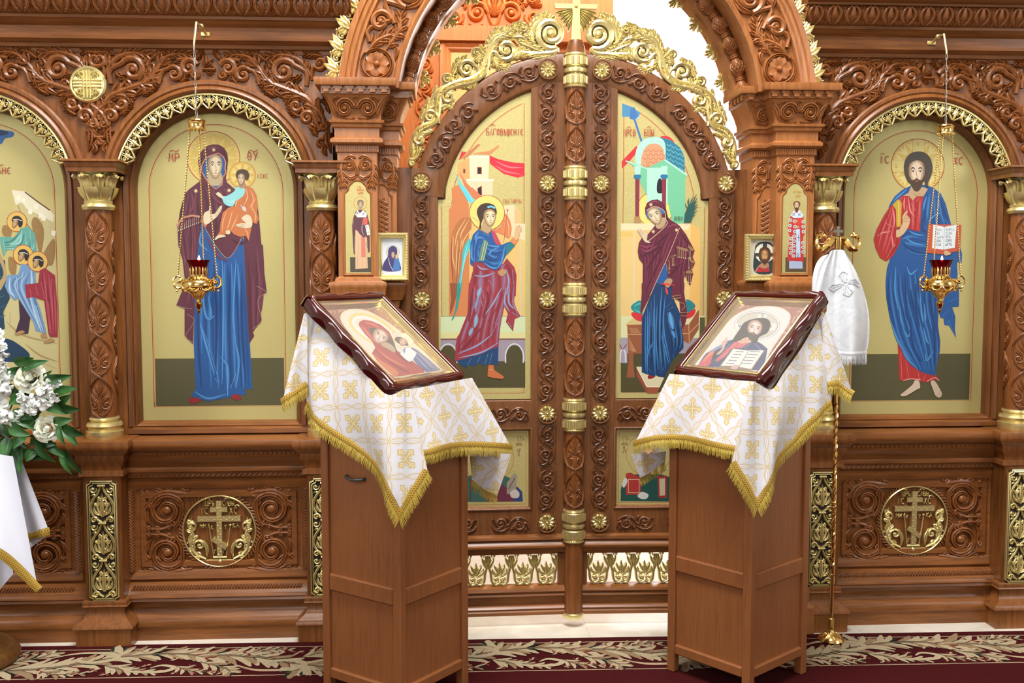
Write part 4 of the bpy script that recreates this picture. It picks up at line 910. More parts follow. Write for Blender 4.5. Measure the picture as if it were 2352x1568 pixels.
# ================================================================== helpers for slanted planes and painted pieces
def PP(u, v, o, n):                                          # photo pixel onto a plane through o with normal n
    d = ray(u, v); o = Vector(o); n = Vector(n); c = Vector(CAM)
    return c+d*((o-c).dot(n)/d.dot(n))
class Paint:
    """flat coloured shapes laid over each other on a plane (tempera on a board)"""
    def __init__(s, pt, nrm, step=.000014): s.pt = pt; s.n = Vector(nrm); s.k = 1; s.mb = MB(); s.step = step; s.gain = 1.0
    def col(s, c): return lin(tuple(k*s.gain for k in c))
    def w(s, u, v): return s.pt(u, v)+s.n*(s.step*s.k)
    def poly(s, pts, c, nxt=True):
        vs = [s.w(u, v) for u, v in pts]; s.mb.add(vs, [tuple(range(len(vs)))], s.col(c)); s.k += nxt; return s
    def curve(s, pts, c, n=None):                             # closed smooth outline
        m = len(pts); q = list(pts)+[pts[0], pts[1], pts[2]]; out = []
        for i in range(m):
            p0, p1, p2, p3 = q[(i-1) % m], q[i], q[i+1], q[i+2]
            for k in range(4):
                t = k/4; out.append(tuple(.5*(2*b+(cc-a)*t+(2*a-5*b+4*cc-d)*t*t+(3*b-a-3*cc+d)*t*t*t) for a, b, cc, d in zip(p0, p1, p2, p3)))
        return s.poly(out, c)
    def line(s, pts, w, c, smooth=True, taper=False, edge=None, nxt=True):   # ribbon; edge colour makes a soft fold
        p = cat(pts, 5*(len(pts)-1)) if smooth and len(pts) > 2 else pts; N = len(p); rows = []; cols = []
        for i in range(N):
            a = p[max(i-1, 0)]; b = p[min(i+1, N-1)]; dx, dz = b[0]-a[0], b[1]-a[1]; L = math.hypot(dx, dz) or 1
            ww = w*(sin(PI*(.08+.84*i/(N-1))) if taper else 1)/2; nx, nz = -dz/L*ww, dx/L*ww
            if edge is None: rows.append([s.w(p[i][0]-nx, p[i][1]-nz), s.w(p[i][0]+nx, p[i][1]+nz)]); cols += [s.col(c)]*2
            else: rows.append([s.w(p[i][0]-nx, p[i][1]-nz), s.w(*p[i]), s.w(p[i][0]+nx, p[i][1]+nz)]); cols += [s.col(edge), s.col(c), s.col(edge)]
        s.mb.grid(rows, cols=cols); s.k += 1; return s
    def disc(s, u, v, r, c, rv=None, n=32):
        rv = rv or r; return s.poly([(u+r*cos(2*PI*i/n), v+rv*sin(2*PI*i/n)) for i in range(n)], c)
    def ring(s, u, v, r, w, c, rv=None, n=48): 
        rv = rv or r; return s.line([(u+r*cos(2*PI*i/n), v+rv*sin(2*PI*i/n)) for i in range(n+1)], w, c, False)
    def text(s, t, u, v, H, c, w=None, ws=.72):               # v is the baseline
        letters(t, u, 0, H, lambda pl: s.line([(a, v-b) for a, b in pl], w or H*.11, c, False, nxt=False), ws); s.k += 1; return s
    def shade(s, pts, c0, c1):                                # quad with a gradient from first edge to second edge
        vs = [s.w(u, v) for u, v in pts]; s.mb.add(vs, [(0, 1, 2, 3)], [s.col(c0), s.col(c0), s.col(c1), s.col(c1)]); s.k += 1; return s
    def done(s, name, parent, label=None): return make(name, s.mb, PAINT, parent, smooth=False, label=label)
# ================================================================== carpet
a_c = math.atan2(-.192+.116, 2.37+1.826); cu = Vector((cos(a_c), sin(a_c), 0)); cv = Vector((sin(a_c), -cos(a_c), 0)); c0 = Vector((-1.826, -.116, 0))
def carpet_mat():
    m = Mat('burgundy_carpet', (74, 12, 22), .95, 0, .1); v = m.coord('Object'); n = m.noise(v, 260, 3); n2 = m.noise(v, 9, 2)
    m.set('Base Color', m.mix(n.step(.3, .75), (46, 8, 11), (78, 18, 20))); m.bump(n, .6, .004); return m.m
def pile_mat():
    m = Mat('carpet_pattern_pile', (255, 255, 255), .95, 0, .1); a = m.t.nodes.new('ShaderNodeVertexColor'); a.layer_name = 'Col'; n = m.noise(m.coord('Object'), 300, 3)
    mm = m.t.nodes.new('ShaderNodeMix'); mm.data_type = 'RGBA'; mm.blend_type = 'MULTIPLY'; mm.inputs[0].default_value = .55
    m.t.links.new(a.outputs[0], mm.inputs[6]); m.t.links.new(n.step(.2, .6).s, mm.inputs[7]); m.t.links.new(mm.outputs[2], m.b.inputs['Base Color']); m.bump(n, .6, .004); return m.m
rug = thing('carpet', 'burgundy carpet with a cream scrolling leaf border along the screen', 'carpet', (0, -1, 0))
k0, k1 = -2.5, 6.5; b = MB(); q = [c0+cu*k0, c0+cu*k1, c0+cu*k1+cv*3.4, c0+cu*k0+cv*3.4]
b.add([(p.x, p.y, z) for z in (.001, .011) for p in q], [(0, 1, 2, 3), (7, 6, 5, 4), (0, 4, 5, 1), (1, 5, 6, 2), (2, 6, 7, 3), (3, 7, 4, 0)]); make('pile', b, carpet_mat(), rug, smooth=False)
cp = Paint(lambda u, v: c0+cu*u+cv*v+Vector((0, 0, .0111)), (0, 0, 1), .000006)
CR, CR2, GN, BR = (184, 166, 134), (150, 124, 94), (34, 46, 36), (122, 54, 46)
def wig(v, amp=.0012, n=300, a=k0, b_=k1): return [(a+(b_-a)*i/n, v+amp*(RND.random()-.5)*2) for i in range(n+1)]
W_C = .352
cp.line(wig(.052), .0065, CR, False); cp.line(wig(W_C), .0065, CR, False)
def cleaf(pts, w, c=CR):
    p = cat(pts, 10); N = len(p)
    cp.line(p, w, c, False, True, nxt=False)
def cacan(pts, w, n=7):                                       # leafy plume
    p = cat(pts, 14)
    for k in range(n):
        t = .1+.85*k/(n-1); i = min(int(t*14), 13); a, b_ = p[i], p[i+1]; dx, dz = b_[0]-a[0], b_[1]-a[1]; d = math.hypot(dx, dz); dx /= d; dz /= d; q = w*(1.25-.7*t)
        for sg in (1, -1):
            nx, nz = -dz*sg, dx*sg; e = RND.uniform(.85, 1.15)
            cleaf([a, (a[0]+q*(.7*dx+.42*nx)*e, a[1]+q*(.7*dz+.35*nz)*e), (a[0]+q*(1.2*dx+.95*nx)*e, a[1]+q*(1.2*dz+.95*nz)*e)], w*.40, CR if (k+sg) % 3 else CR2); cleaf([(a[0]+q*.5*dx, a[1]+q*.5*dz), (a[0]+q*(1.0*dx+.3*nx)*e, a[1]+q*(1.0*dz+.3*nz)*e), (a[0]+q*(1.35*dx+.5*nx)*e, a[1]+q*(1.35*dz+.5*nz)*e)], w*.16, GN if k % 2 else BR)
    cp.k += 1; cp.line(p, w*.22, GN, False, True); cp.line(p, w*.09, CR2, False, True)
cp.k = 30; per = .78; i = 0; x = k0+.1
while x < k1-.7:
    s = 1 if i % 2 else -1; m = .202; f = lambda a, b_: (x+a*per, m-s*b_*1.32)
    cacan([f(-.1, -.045), f(.2, -.05), f(.45, -.02), f(.66, .05), f(.62, .085)], .092, 14); cacan([f(.1, .0), f(.25, .05), f(.3, .085)], .055, 6); cacan([f(.62, -.02), f(.75, -.06), f(.92, -.085)], .05, 7); cacan([f(.3, -.05), f(.42, -.085), f(.56, -.085)], .045, 6); cacan([f(.0, .03), f(.08, .07), f(.2, .085)], .04, 5)
    cacan([f(.55, .02), f(.8, .06), f(1.0, .06), f(1.12, .03)], .078, 11)
    cp.line([f(.3, .03), f(.42, .075), f(.6, .075), f(.66, .03), f(.56, .0), f(.47, .02), f(.5, .045)], .03, CR, True, True); cp.line([f(.33, .045), f(.43, .085), f(.6, .088)], .006, BR, True, True)
    cp.line([f(.7, -.03), f(.8, -.075), f(.95, -.08), f(1.0, -.05), f(.93, -.03), f(.88, -.05)], .026, CR, True, True)
    for a_, b_, r_ in ((.33, -.06, .024), (.6, -.06, .022), (.68, -.09, .02), (.98, .02, .02), (.15, .07, .02), (.25, .09, .016), (.08, .035, .016), (.85, -.03, .016), (.02, .085, .014), (.75, .09, .014), (.4, -.085, .016), (.52, -.09, .013), (.25, -.09, .015)):
        for j in range(4):
            t = j*PI/2+RND.random(); u0, v0 = f(a_, b_); cleaf([(u0, v0), (u0+r_*cos(t)*.6, v0+r_*sin(t)*.6), (u0+r_*1.3*cos(t+.3), v0+r_*1.3*sin(t+.3))], r_*.55, CR if j % 2 else BR)
    cp.k = 30 if i % 2 else 330
    i += 1; x += per
make('leaf_border', cp.mb, pile_mat(), rug, smooth=False, kind='stuff')
# ================================================================== lecterns
def lectern(cx, cy, hd, side, lbl, hdl):
    """hd: heading (deg) of the low front edge"""
    h = rad(hd); ea = Vector((cos(h), sin(h), 0)); eb = Vector((-sin(h), cos(h), 0)); C0 = Vector((cx, cy, 0)); S_ = .195; z1 = 1.12
    t = thing('lectern', lbl, 'lectern', (cx, cy, 0), 'icon lecterns')
    W3 = lambda a, b, z: C0+ea*a+eb*b+Vector((0, 0, z))
    def bx(m, a0, a1, b0, b1, z0, z1_, bev=.003):
        n0 = len(m.v); m.box(a0, a1, b0, b1, z0, z1_, bev); m.v[n0:] = [tuple(W3(*p)) for p in m.v[n0:]]
    pw = .036
    zt = lambda a: 1.272-a*.82+.0                              # underside of the sloping desk
    for sa in (-1, 1):
        for sb in (-1, 1):
            m = MB(); a0, a1 = sorted((sa*S_, sa*(S_-pw))); b0, b1 = sorted((sb*S_, sb*(S_-pw))); bx(m, a0, a1, b0, b1, .0115, zt(sa*S_)-.03, .004); make('post', m, BEECH, t, smooth=False)
    for (za, zb) in ((.086, .126), (.42, .483)):
        for sg in (-1, 1):
            m = MB(); a0, a1 = sorted((sg*(S_-.002), sg*(S_-.03))); bx(m, a0, a1, -S_+pw, S_-pw, za, zb, .005); make('rail', m, BEECH, t, smooth=False)
            m = MB(); bx(m, -S_+pw, S_-pw, a0, a1, za, zb, .005); make('rail', m, BEECH, t, smooth=False)
    for (za, zb) in ((.12, .43), (.478, .98)):
        for sg in (-1, 1):
            a0, a1 = sorted((sg*(S_-.014), sg*(S_-.022)))
            m = MB(); bx(m, a0, a1, -S_+pw-.004, S_-pw+.004, za, zb, 0); make('panel', m, BEECH, t, smooth=False)
            m = MB(); bx(m, -S_+pw-.004, S_-pw+.004, a0, a1, za, zb, 0); make('panel', m, BEECH, t, smooth=False)
    m = MB(); n0 = 0                                          # sloping desk board
    for (a, b, dz) in [(a, b, dz) for dz in (-.02, 0) for a in (-.235, .245) for b in (-.225, .225)]: m.v.append(tuple(W3(a, b, zt(a)+dz)))
    m.f = [(0, 2, 3, 1), (4, 5, 7, 6), (0, 1, 5, 4), (2, 6, 7, 3), (0, 4, 6, 2), (1, 3, 7, 5)]; make('desk_board', m, BEECH, t, smooth=False)
    # pull handle on the side panel
    u, v = hdl; sg = -1 if side == 'left' else 1
    p = PP(u, v, W3(0, -.181, 0) if True else 0, eb); loc = p-C0; a_, z_ = loc.dot(ea), loc.z
    m = MB(); pts = [W3(a_+d, -.181-o_, z_+dz) for d, o_, dz in ((-.045, 0, .004), (-.042, .012, .003), (-.02, .02, 0), (0, .022, -.002), (.02, .02, 0), (.042, .012, .002), (.045, 0, .003))]
    m.tube(pts, [.007, .006, .005, .0065, .005, .006, .007], 8); make('pull_handle', m, plain('dark_pewter', (70, 68, 66), .3), t)
    return t, C0, ea, eb
def draped(name, lbl, C0, ea, eb, ctl, parts):
    pass
def brocade():
    m = Mat('white_brocade', (238, 236, 240), .55); v = m.coord('UV'); x, y, z = m.xyz(v); k = .17
    p = ((x+y)/k+40.0).fract()-.5; q = ((x-y)/k+40.0).fract()-.5
    lx = ((p+q)*(k/2)).abs(); ly = ((p-q)*(k/2)).abs(); mx_ = lx.mx(ly); mn_ = lx.mn(ly)
    cross = (mn_.lt(.0075)*mx_.lt(.034)).mx(((mx_-.0305).abs()+mn_).lt(.0148)).mx((mx_-mn_).lt(.0035)*mx_.lt(.019)).mx((mx_-.021).abs().lt(.0018)*mn_.lt(.012))
    vein = (mn_.lt(.0014)*mx_.lt(.036)).mx(((mx_-.0305).abs()+mn_).lt(.009)*((mx_-.0305).abs()+mn_).gt(.0065))
    def braid(a, s):
        d = (a.abs()*-1.0+.5)*.12; w = (s*(2*PI)).sin().abs()*.0085
        l = (d-w).abs().lt(.0021); e = w.gt(.0062)*(d.lt(.0012))
        dots = (d-w-.0055).abs().lt(.001)*((s*26.0).fract().lt(.5)); return l.mx(dots*.75).mx(e*.8)
    br = braid(p, q).mx(braid(q, p)); n = m.noise(v, 900, 1)
    c = m.mix(cross, (220, 218, 226), (206, 184, 130)); c = m.mix(vein*cross, c, (236, 220, 176)); c = m.mix(br*.85, c, (208, 186, 134)); m.set('Base Color', c)
    m.set('Roughness', (cross.mx(br))*-.22+.6); m.set('Sheen Weight', .25); m.bump(cross*.5+br*.5+n*.15, .25, .0008); return m.m
BROC = brocade()
def braidmat():
    m = Mat('gold_braid', (188, 148, 48), .45, .35); v = m.coord('UV'); x, y, z = m.xyz(v)
    w = ((x*110.0+y*55.0).fract()-.5).abs().mn(((x*110.0-y*55.0).fract()-.5).abs()); m.set('Base Color', m.mix(w.step(.04, .3), (214, 180, 84), (160, 120, 36))); m.bump(w, .5, .002); return m.m
BRAID = braidmat()
FRG = Mat('fringe_thread', (206, 178, 76), .5, .15).m
def samp(pts, n): return cat(pts, n)
def patch(mb, top, hem, nu, nv, uvf, sag=0.0, nrm=None, fold=None, mid=None):
    """cloth between a top line and a hem line (3-d point lists); fold(u,v) pushes along nrm"""
    A_ = cat([tuple(p) for p in top], nu); B_ = cat([tuple(p) for p in hem], nu); M_ = cat([tuple(p) for p in mid], nu) if mid else None; rows = []
    mb.uv = mb.uv or []
    for j in range(nv+1):
        t = j/nv; row = []
        for i in range(nu+1):
            a, b = Vector(A_[i]), Vector(B_[i])
            if M_: c = Vector(M_[i])*2-(a+b)*.5; p = a*(1-t)**2+c*2*t*(1-t)+b*t*t
            else: p = a.lerp(b, t)
            if nrm is not None: p = p+nrm*(sag*sin(PI*t)+(fold(i/nu, t) if fold else 0))
            row.append(p); mb.uv.append(uvf(p))
        rows.append(row)
    mb.grid(rows); return rows[-1]
def trim(hem, down, out, braid, fringe, wb=.022, lf=.036, seed=1, reach=1.0):
    """braid band on the hem and a fringe of threads below it; down = direction at each point"""
    rr = random.Random(seed); hem = [Vector(p) for p in hem]; N = len(hem); L = 0; braid.uv = braid.uv or []; rows = []
    for i, p in enumerate(hem):
        if i: L += (p-hem[i-1]).length
        tg = (hem[min(i+1, N-1)]-hem[max(i-1, 0)]).normalized(); dn = (down-tg*down.dot(tg)).normalized(); o = tg.cross(dn).normalized(); o = o if o.dot(out) > 0 else -o
        row = [p-dn*wb*.75+o*.0015, p-dn*wb*.4+o*.004, p+o*.004, p+dn*wb*.35+o*.002]
        rows.append(row); braid.uv += [(L, q) for q in (0, .009, .018, .026)]
    braid.grid(rows)
    n = int(L/.0012)
    cum = [0]
    for i in range(1, N): cum.append(cum[-1]+(hem[i]-hem[i-1]).length)
    k = 0
    for s in range(n):
        d = L*s/n
        while k < N-2 and cum[k+1] < d: k += 1
        f = (d-cum[k])/max(1e-6, cum[k+1]-cum[k]); p = hem[k].lerp(hem[k+1], f); tg = (hem[k+1]-hem[k]).normalized(); dn = (down-tg*down.dot(tg)*.6).normalized()
        o = tg.cross(dn).normalized(); o = o if o.dot(out) > 0 else -o; w_ = tg*.0008; l = lf*rr.uniform(.8, 1.12); jit = tg*rr.gauss(0, .0025)+o*rr.uniform(-.003, .005)
        a = p+o*rr.uniform(.0005, .003); m_ = a+dn*l*.5+jit*.4+o*.002; e = a+dn*l+jit
        fringe.add([a-w_, a+w_, m_+w_, m_-w_, e+w_*.7, e-w_*.7], [(0, 1, 2, 3), (3, 2, 4, 5)])
def cloth(side, lbl, C0, ea, eb, D):
    t = thing('brocade_cloth', lbl, 'cloth', tuple(C0+Vector((0, 0, 1.2))), 'lectern cloths')
    sgn = -1                                                   # the visible side drape is on the -eb side of the left lectern
    up = Vector((0, 0, 1)); m = MB(); br = MB(); fg = MB()
    sl = (ea*.772-up*.635).normalized(); sd = D['sd']          # sd: +1/-1 : which eb side shows
    pl = lambda off_a=None, off_b=None: (C0+ea*off_a, ea) if off_a is not None else (C0+eb*off_b, eb)
    fr = lambda pts, off: [PP(u, v, *pl(off_a=off)) for u, v in pts]
    si = lambda pts, off: [PP(u, v, *pl(off_b=sd*off)) for u, v in pts]
    yy = lambda pts, y: [P(u, v, y) for u, v in pts]
    uvf_front = lambda p: ((p-C0).dot(eb)+.03, p.z*1.0+.02)
    pe = (up+sl*-(up.dot(sl))).normalized()
    uvf_side = lambda p: ((p-C0).dot(sl)+.06, (p-C0).dot(pe)+.01)
    # top of the desk under the icon
    zt = lambda a: 1.272-a*.82+.002
    qs = [[C0+ea*a+eb*b+up*zt(a) for b in (-.222, -.1, .1, .222)] for a in (-.2, 0, .25)]
    m.uv = []; m.grid(qs); m.uv += [((p-C0).dot(eb), -(p-C0).dot(ea)*1.29) for r in qs for p in r]
    yc = D['yc']
    hem = patch(m, fr(D['ft'], .252), fr(D['fh'], .285), 18, 10, uvf_front, .0, ea, lambda u, v: .016*v*sin(u*9))
    trim(hem, -up, ea, br, fg, seed=3)
    ts, hs = si(D['st'], .236), si(D['sh'], .262)
    ef = (lambda u: 1-u**8) if sd < 0 else (lambda u: 1-(1-u)**8)
    hem = patch(m, ts, hs, 26, 14, uvf_side, .0, eb*sd, lambda u, v: (D['fold'](u, v)+.012*sin(PI*v))*ef(u))
    trim(hem, -up, eb*sd, br, fg, seed=4)
    cn = (C0+ea*.25+eb*sd*.235); dirc = Vector((0, -1, 0))
    hem = patch(m, [ts[-1]]+yy(D['ct'][1:], yc) if sd < 0 else yy(D['ct'][:-1], yc)+[ts[0]], [hs[-1]]+yy(D['ch'][1:], yc-.02) if sd < 0 else yy(D['ch'][:-1], yc-.02)+[hs[0]], 8, 12, lambda p: ((p-C0).dot(sl)+.06, (p-C0).dot(pe)+.01), .0, dirc)
    trim(hem, -up, dirc, br, fg, seed=5)
    yb = D['yb']
    hem = patch(m, yy(D['bt'], yb), yy(D['bh'], yb-.01), 8, 10, lambda p: (p.x+.3, p.z), .004, dirc, lambda u, v: .012*v*sin(u*7))
    trim(hem, -up, dirc, br, fg, seed=6)
    hem = patch(m, [PP(u, v, *pl(off_b=-sd*.25)) for u, v in D['ut']], [PP(u, v, *pl(off_b=-sd*.25)) for u, v in D['uh']], 8, 5, lambda p: (p.x, p.z), .0, eb)
    trim(hem, -up, -ea, br, fg, .003, .036, 7)
    make('fabric', m, BROC, t, ang=180); make('gold_braid', br, BRAID, t, ang=180); make('fringe', fg, FRG, t, smooth=False, kind='stuff')
    return t
hL, hR = -39.0, -141.5
LC = (-.2085, -.665); RC = (1.129, -.5665)
lt, LC0, Lea, Leb = lectern(LC[0], LC[1], hL, 'left', 'square beech lectern on the left carrying the icon of the Virgin', (818, 1098))
rt, RC0, Rea, Reb = lectern(RC[0], RC[1], hR, 'right', 'square beech lectern on the right carrying the icon of Christ', (1812, 1074))
# left cloth: pixels of its lines in the photograph
cornerL = LC0+Lea*.25-Leb*.235; cornerR = RC0+Rea*.25+Reb*.235
backL = LC0-Lea*.24-Leb*.235; backR = RC0-Rea*.24+Reb*.235
cloth('left', 'white and gold brocade cloth with gold fringe draped over the left lectern', LC0, Lea, Leb, dict(sd=-1, yc=cornerL.y-.03, yb=backL.y-.06,
    ft=[(938, 894), (985, 886), (1040, 875), (1084, 867)], fh=[(958, 1046), (1020, 1030), (1100, 1024), (1172, 1028)],
    st=[(704, 719), (738, 752), (792, 802), (850, 868), (890, 906), (930, 893)], sh=[(708, 926), (745, 972), (800, 1026), (856, 1076), (898, 1120), (918, 1190)],
    ct=[(918, 896), (930, 893), (942, 893)], ch=[(917, 1190), (945, 1142), (982, 1080)],
    bt=[(698, 721), (701, 719), (706, 719)], bh=[(648, 925), (676, 905), (708, 885)],
    ut=[(1078, 1040), (1120, 1040), (1175, 1042)], uh=[(1084, 1100), (1110, 1122), (1142, 1138)],
    fold=lambda u, v: .032*sin(u*PI*2.6+.6)*v+.03*math.exp(-((u-.05)/.07)**2)*v*-.6))
cloth('right', 'white and gold brocade cloth with gold fringe draped over the right lectern', RC0, Rea, Reb, dict(sd=1, yc=cornerR.y-.03, yb=backR.y-.06,
    ft=[(1538, 858), (1600, 864), (1670, 871), (1736, 876)], fh=[(1456, 1022), (1520, 1007), (1600, 1014), (1698, 1034)],
    st=[(1733, 876), (1772, 894), (1800, 856), (1840, 800), (1872, 745), (1890, 716)], sh=[(1739, 1168), (1754, 1110), (1786, 1066), (1836, 1020), (1862, 965), (1898, 925)],
    ct=[(1726, 877), (1733, 876), (1745, 878)], ch=[(1680, 1062), (1710, 1112), (1741, 1164)],
    bt=[(1886, 716), (1891, 716), (1896, 722)], bh=[(1893, 886), (1925, 884), (1957, 906)],
    ut=[(1449, 1042), (1490, 1042), (1530, 1036)], uh=[(1470, 1097), (1498, 1082), (1528, 1060)],
    fold=lambda u, v: .032*sin(u*PI*2.6+.2)*v-.03*math.exp(-((u-.93)/.07)**2)*v*.6))
# ================================================================== framed icons on the lecterns
GLASS = Mat('picture_glass', (255, 255, 255), .04); GLASS.set('Alpha', .05); GLASS = GLASS.m
LINER = metal('bright_gilt_liner', (248, 214, 128), .12, 25, .05)
class Fr:
    def __init__(s, c, yw, tl, w, h):
        s.c = Vector(c); yw = rad(yw); tl = rad(tl); s.w = w; s.h = h
        s.dn = Vector((cos(yw)*cos(tl), sin(yw)*cos(tl), -sin(tl))); s.b = Vector((-sin(yw), cos(yw), 0)); s.n = s.b.cross(s.dn)
        if s.n.z < 0: s.n = -s.n
    def at(s, x, y, z=0.0): return s.c+s.b*x+s.dn*y+s.n*z   # x right, y down the slope, z out of the picture
def lectern_icon(F, lbl):
    t = thing('framed_icon', lbl, 'icon', tuple(F.at(0, 0, -.05)), 'icons lying on lecterns'); W, H = F.w/2, F.h/2
    def outline(ins, k=1.0):
        pts = []; N = 40; r = .03
        for (x0, y0, x1, y1, nx, ny, wv) in ((-W, -H, W, -H, 0, -1, 1), (W, -H, W, H, 1, 0, 1), (W, H, -W, H, 0, 1, .6), (-W, H, -W, -H, -1, 0, 1)):
            for i in range(N):
                t_ = i/N; e = min(1, t_/.09, (1-t_)/.09); o = .0052*wv*k*cos(t_*2*PI*3.5+.3)*e-.014*(1-math.sqrt(max(0, 1-(1-e)**2)))-ins
                pts.append((x0+(x1-x0)*t_+nx*o-(0 if nx else (x0/abs(x0))*0), y0+(y1-y0)*t_+ny*o))
        # pull corners in by the same inset along both axes
        return [(max(-W+ins-.01, min(W-ins+.01, x)), max(-H+ins-.01, min(H-ins+.01, y))) for x, y in pts]
    def rectl(ins):
        N = 40; w, h = W-ins, H-ins; c = [(-w, -h), (w, -h), (w, h), (-w, h)]; out = []
        for k in range(4):
            a, b = c[k], c[(k+1) % 4]; out += [(a[0]+(b[0]-a[0])*i/N, a[1]+(b[1]-a[1])*i/N) for i in range(N)]
        return out
    m = MB(); rows = [[F.at(x, y, z) for x, y in outline(i_)] for i_, z in ((.004, -.052), (0, -.048), (0, -.012), (.004, -.004), (.012, 0))]
    rows += [[F.at(x, y, z) for x, y in rectl(i_)] for i_, z in ((.030, -.002), (.034, -.006), (.036, -.012))]
    m.grid(rows, closed=True); make('lacquer_frame', m, LACQ, t, ang=50)
    m = MB(); m.grid([[F.at(x, y, z) for x, y in rectl(i_)] for i_, z in ((.036, -.010), (.040, -.010), (.044, -.016), (.052, -.018), (.056, -.024), (.060, -.022), (.064, -.027), (.066, -.030))], closed=True); make('gilt_liner', m, LINER, t, ang=30)
    m = MB(); w, h = W-.03, H-.03; m.add([F.at(a, b_, z) for z in (-.034, -.030) for a, b_ in ((-w, -h), (w, -h), (w, h), (-w, h))], [(0, 1, 2, 3), (4, 7, 6, 5), (0, 4, 5, 1), (1, 5, 6, 2), (2, 6, 7, 3), (3, 7, 4, 0)]); make('board', m, plain('icon_print_ground', (176, 120, 80), .35), t, smooth=False)
    m = MB(); w, h = W-.037, H-.037; m.add([F.at(a, b_, z) for z in (-.0125, -.0105) for a, b_ in ((-w, -h), (w, -h), (w, h), (-w, h))], [(0, 1, 2, 3), (4, 7, 6, 5), (0, 4, 5, 1), (1, 5, 6, 2), (2, 6, 7, 3), (3, 7, 4, 0)]); make('glass', m, GLASS, t, smooth=False)
    return t
FL = Fr((-.226, -.665, 1.361), -31.96, 39.2, .476, .51); FR_ = Fr((1.145, -.572, 1.3655), -148.7, 41.8, .461, .481)
fiL = lectern_icon(FL, 'burgundy framed icon of the Virgin and Child lying on the left lectern')
fiR = lectern_icon(FR_, 'burgundy framed icon of Christ with an open book lying on the right lectern')
# ================================================================== small framed icons on the pilaster ledges
def small_icon(u0, v0, u1, v1, y, rz, lbl):
    a, b = P(u0, v1, y), P(u1, v0, y); w, h = (b.x-a.x)/2, (b.z-a.z)/2; c = Vector(((a.x+b.x)/2, y, (a.z+b.z)/2)); zb = 1.556
    t = thing('small_framed_icon', lbl, 'icon', (c.x, y, a.z), 'small framed icons'); R3 = lambda x, y_, z: (c.x+x*cos(rz)-y_*sin(rz), c.y+x*sin(rz)+y_*cos(rz), c.z+z)
    m = MB().rect([(0, .018), (0, -.004), (.004, -.010), (.010, -.010), (.012, -.004), (.018, -.002), (.022, -.006), (.025, .0), (.027, .006)], -w, w, -h, h); m.v = [R3(*p) for p in m.v]; make('gilt_frame', m, GOLD, t)
    m = MB()
    for i in range(12):
        for s in (1, -1): bead(m, (-w+.007+(2*w-.014)*i/11, s*(h-.007)), .0045, .0045, flat(0, 0, -.010), 6, 2)
    for i in range(1, 17):
        for s in (1, -1): bead(m, (s*(w-.007), -h+.007+(2*h-.014)*i/17), .0045, .0045, flat(0, 0, -.010), 6, 2)
    m.v = [R3(*p) for p in m.v]; make('pearl_edge', m, GOLD, t, kind='stuff')
    m = MB().box(-w+.006, w-.006, .006, .018, -h+.006, h-.006); m.v = [R3(*p) for p in m.v]; make('board', m, plain('card_white', (226, 228, 230), .35), t, smooth=False)
    pn = Vector((sin(rz), -cos(rz), 0)); po = Vector(R3(0, .0058, 0))
    return t, lambda u, v: PP(u, v, po, pn), pn
siL = small_icon(864, 534, 938, 645, -.10, .0, 'small gilt framed icon of the Virgin standing on the left pilaster ledge')
siR = small_icon(1710, 537, 1799, 646, -.10, .0, 'small gilt framed icon of Christ standing on the right pilaster ledge')
# ================================================================== hanging oil lamps
RUBY = Mat('ruby_glass', (120, 4, 8), .06); RUBY.set('Transmission Weight', .55).set('IOR', 1.3); RUBY = RUBY.m
FLAME = Mat('flame', (255, 170, 80), .5); FLAME.set('Emission Color', (1.0, .62, .3, 1)).set('Emission Strength', 9.0); FLAME = FLAME.m
def chain(m, p0, p1, r, link, sag=0.0):
    p0, p1 = Vector(p0), Vector(p1); d = p1-p0; n = max(2, int(d.length/link)); t = d.normalized(); a = t.orthogonal().normalized(); b = t.cross(a)
    for i in range(n):
        c = p0+d*((i+.5)/n); c = c+Vector((0, 0, -sag*sin(PI*(i+.5)/n))); s1, s2 = (a, b) if i % 2 else (b, a); L = d.length/n*.66
        pts = [c+t*(L*cos(k*PI/4))+s1*(r*2.3*sin(k*PI/4)) for k in range(9)]; m.tube(pts, r, 4, False)
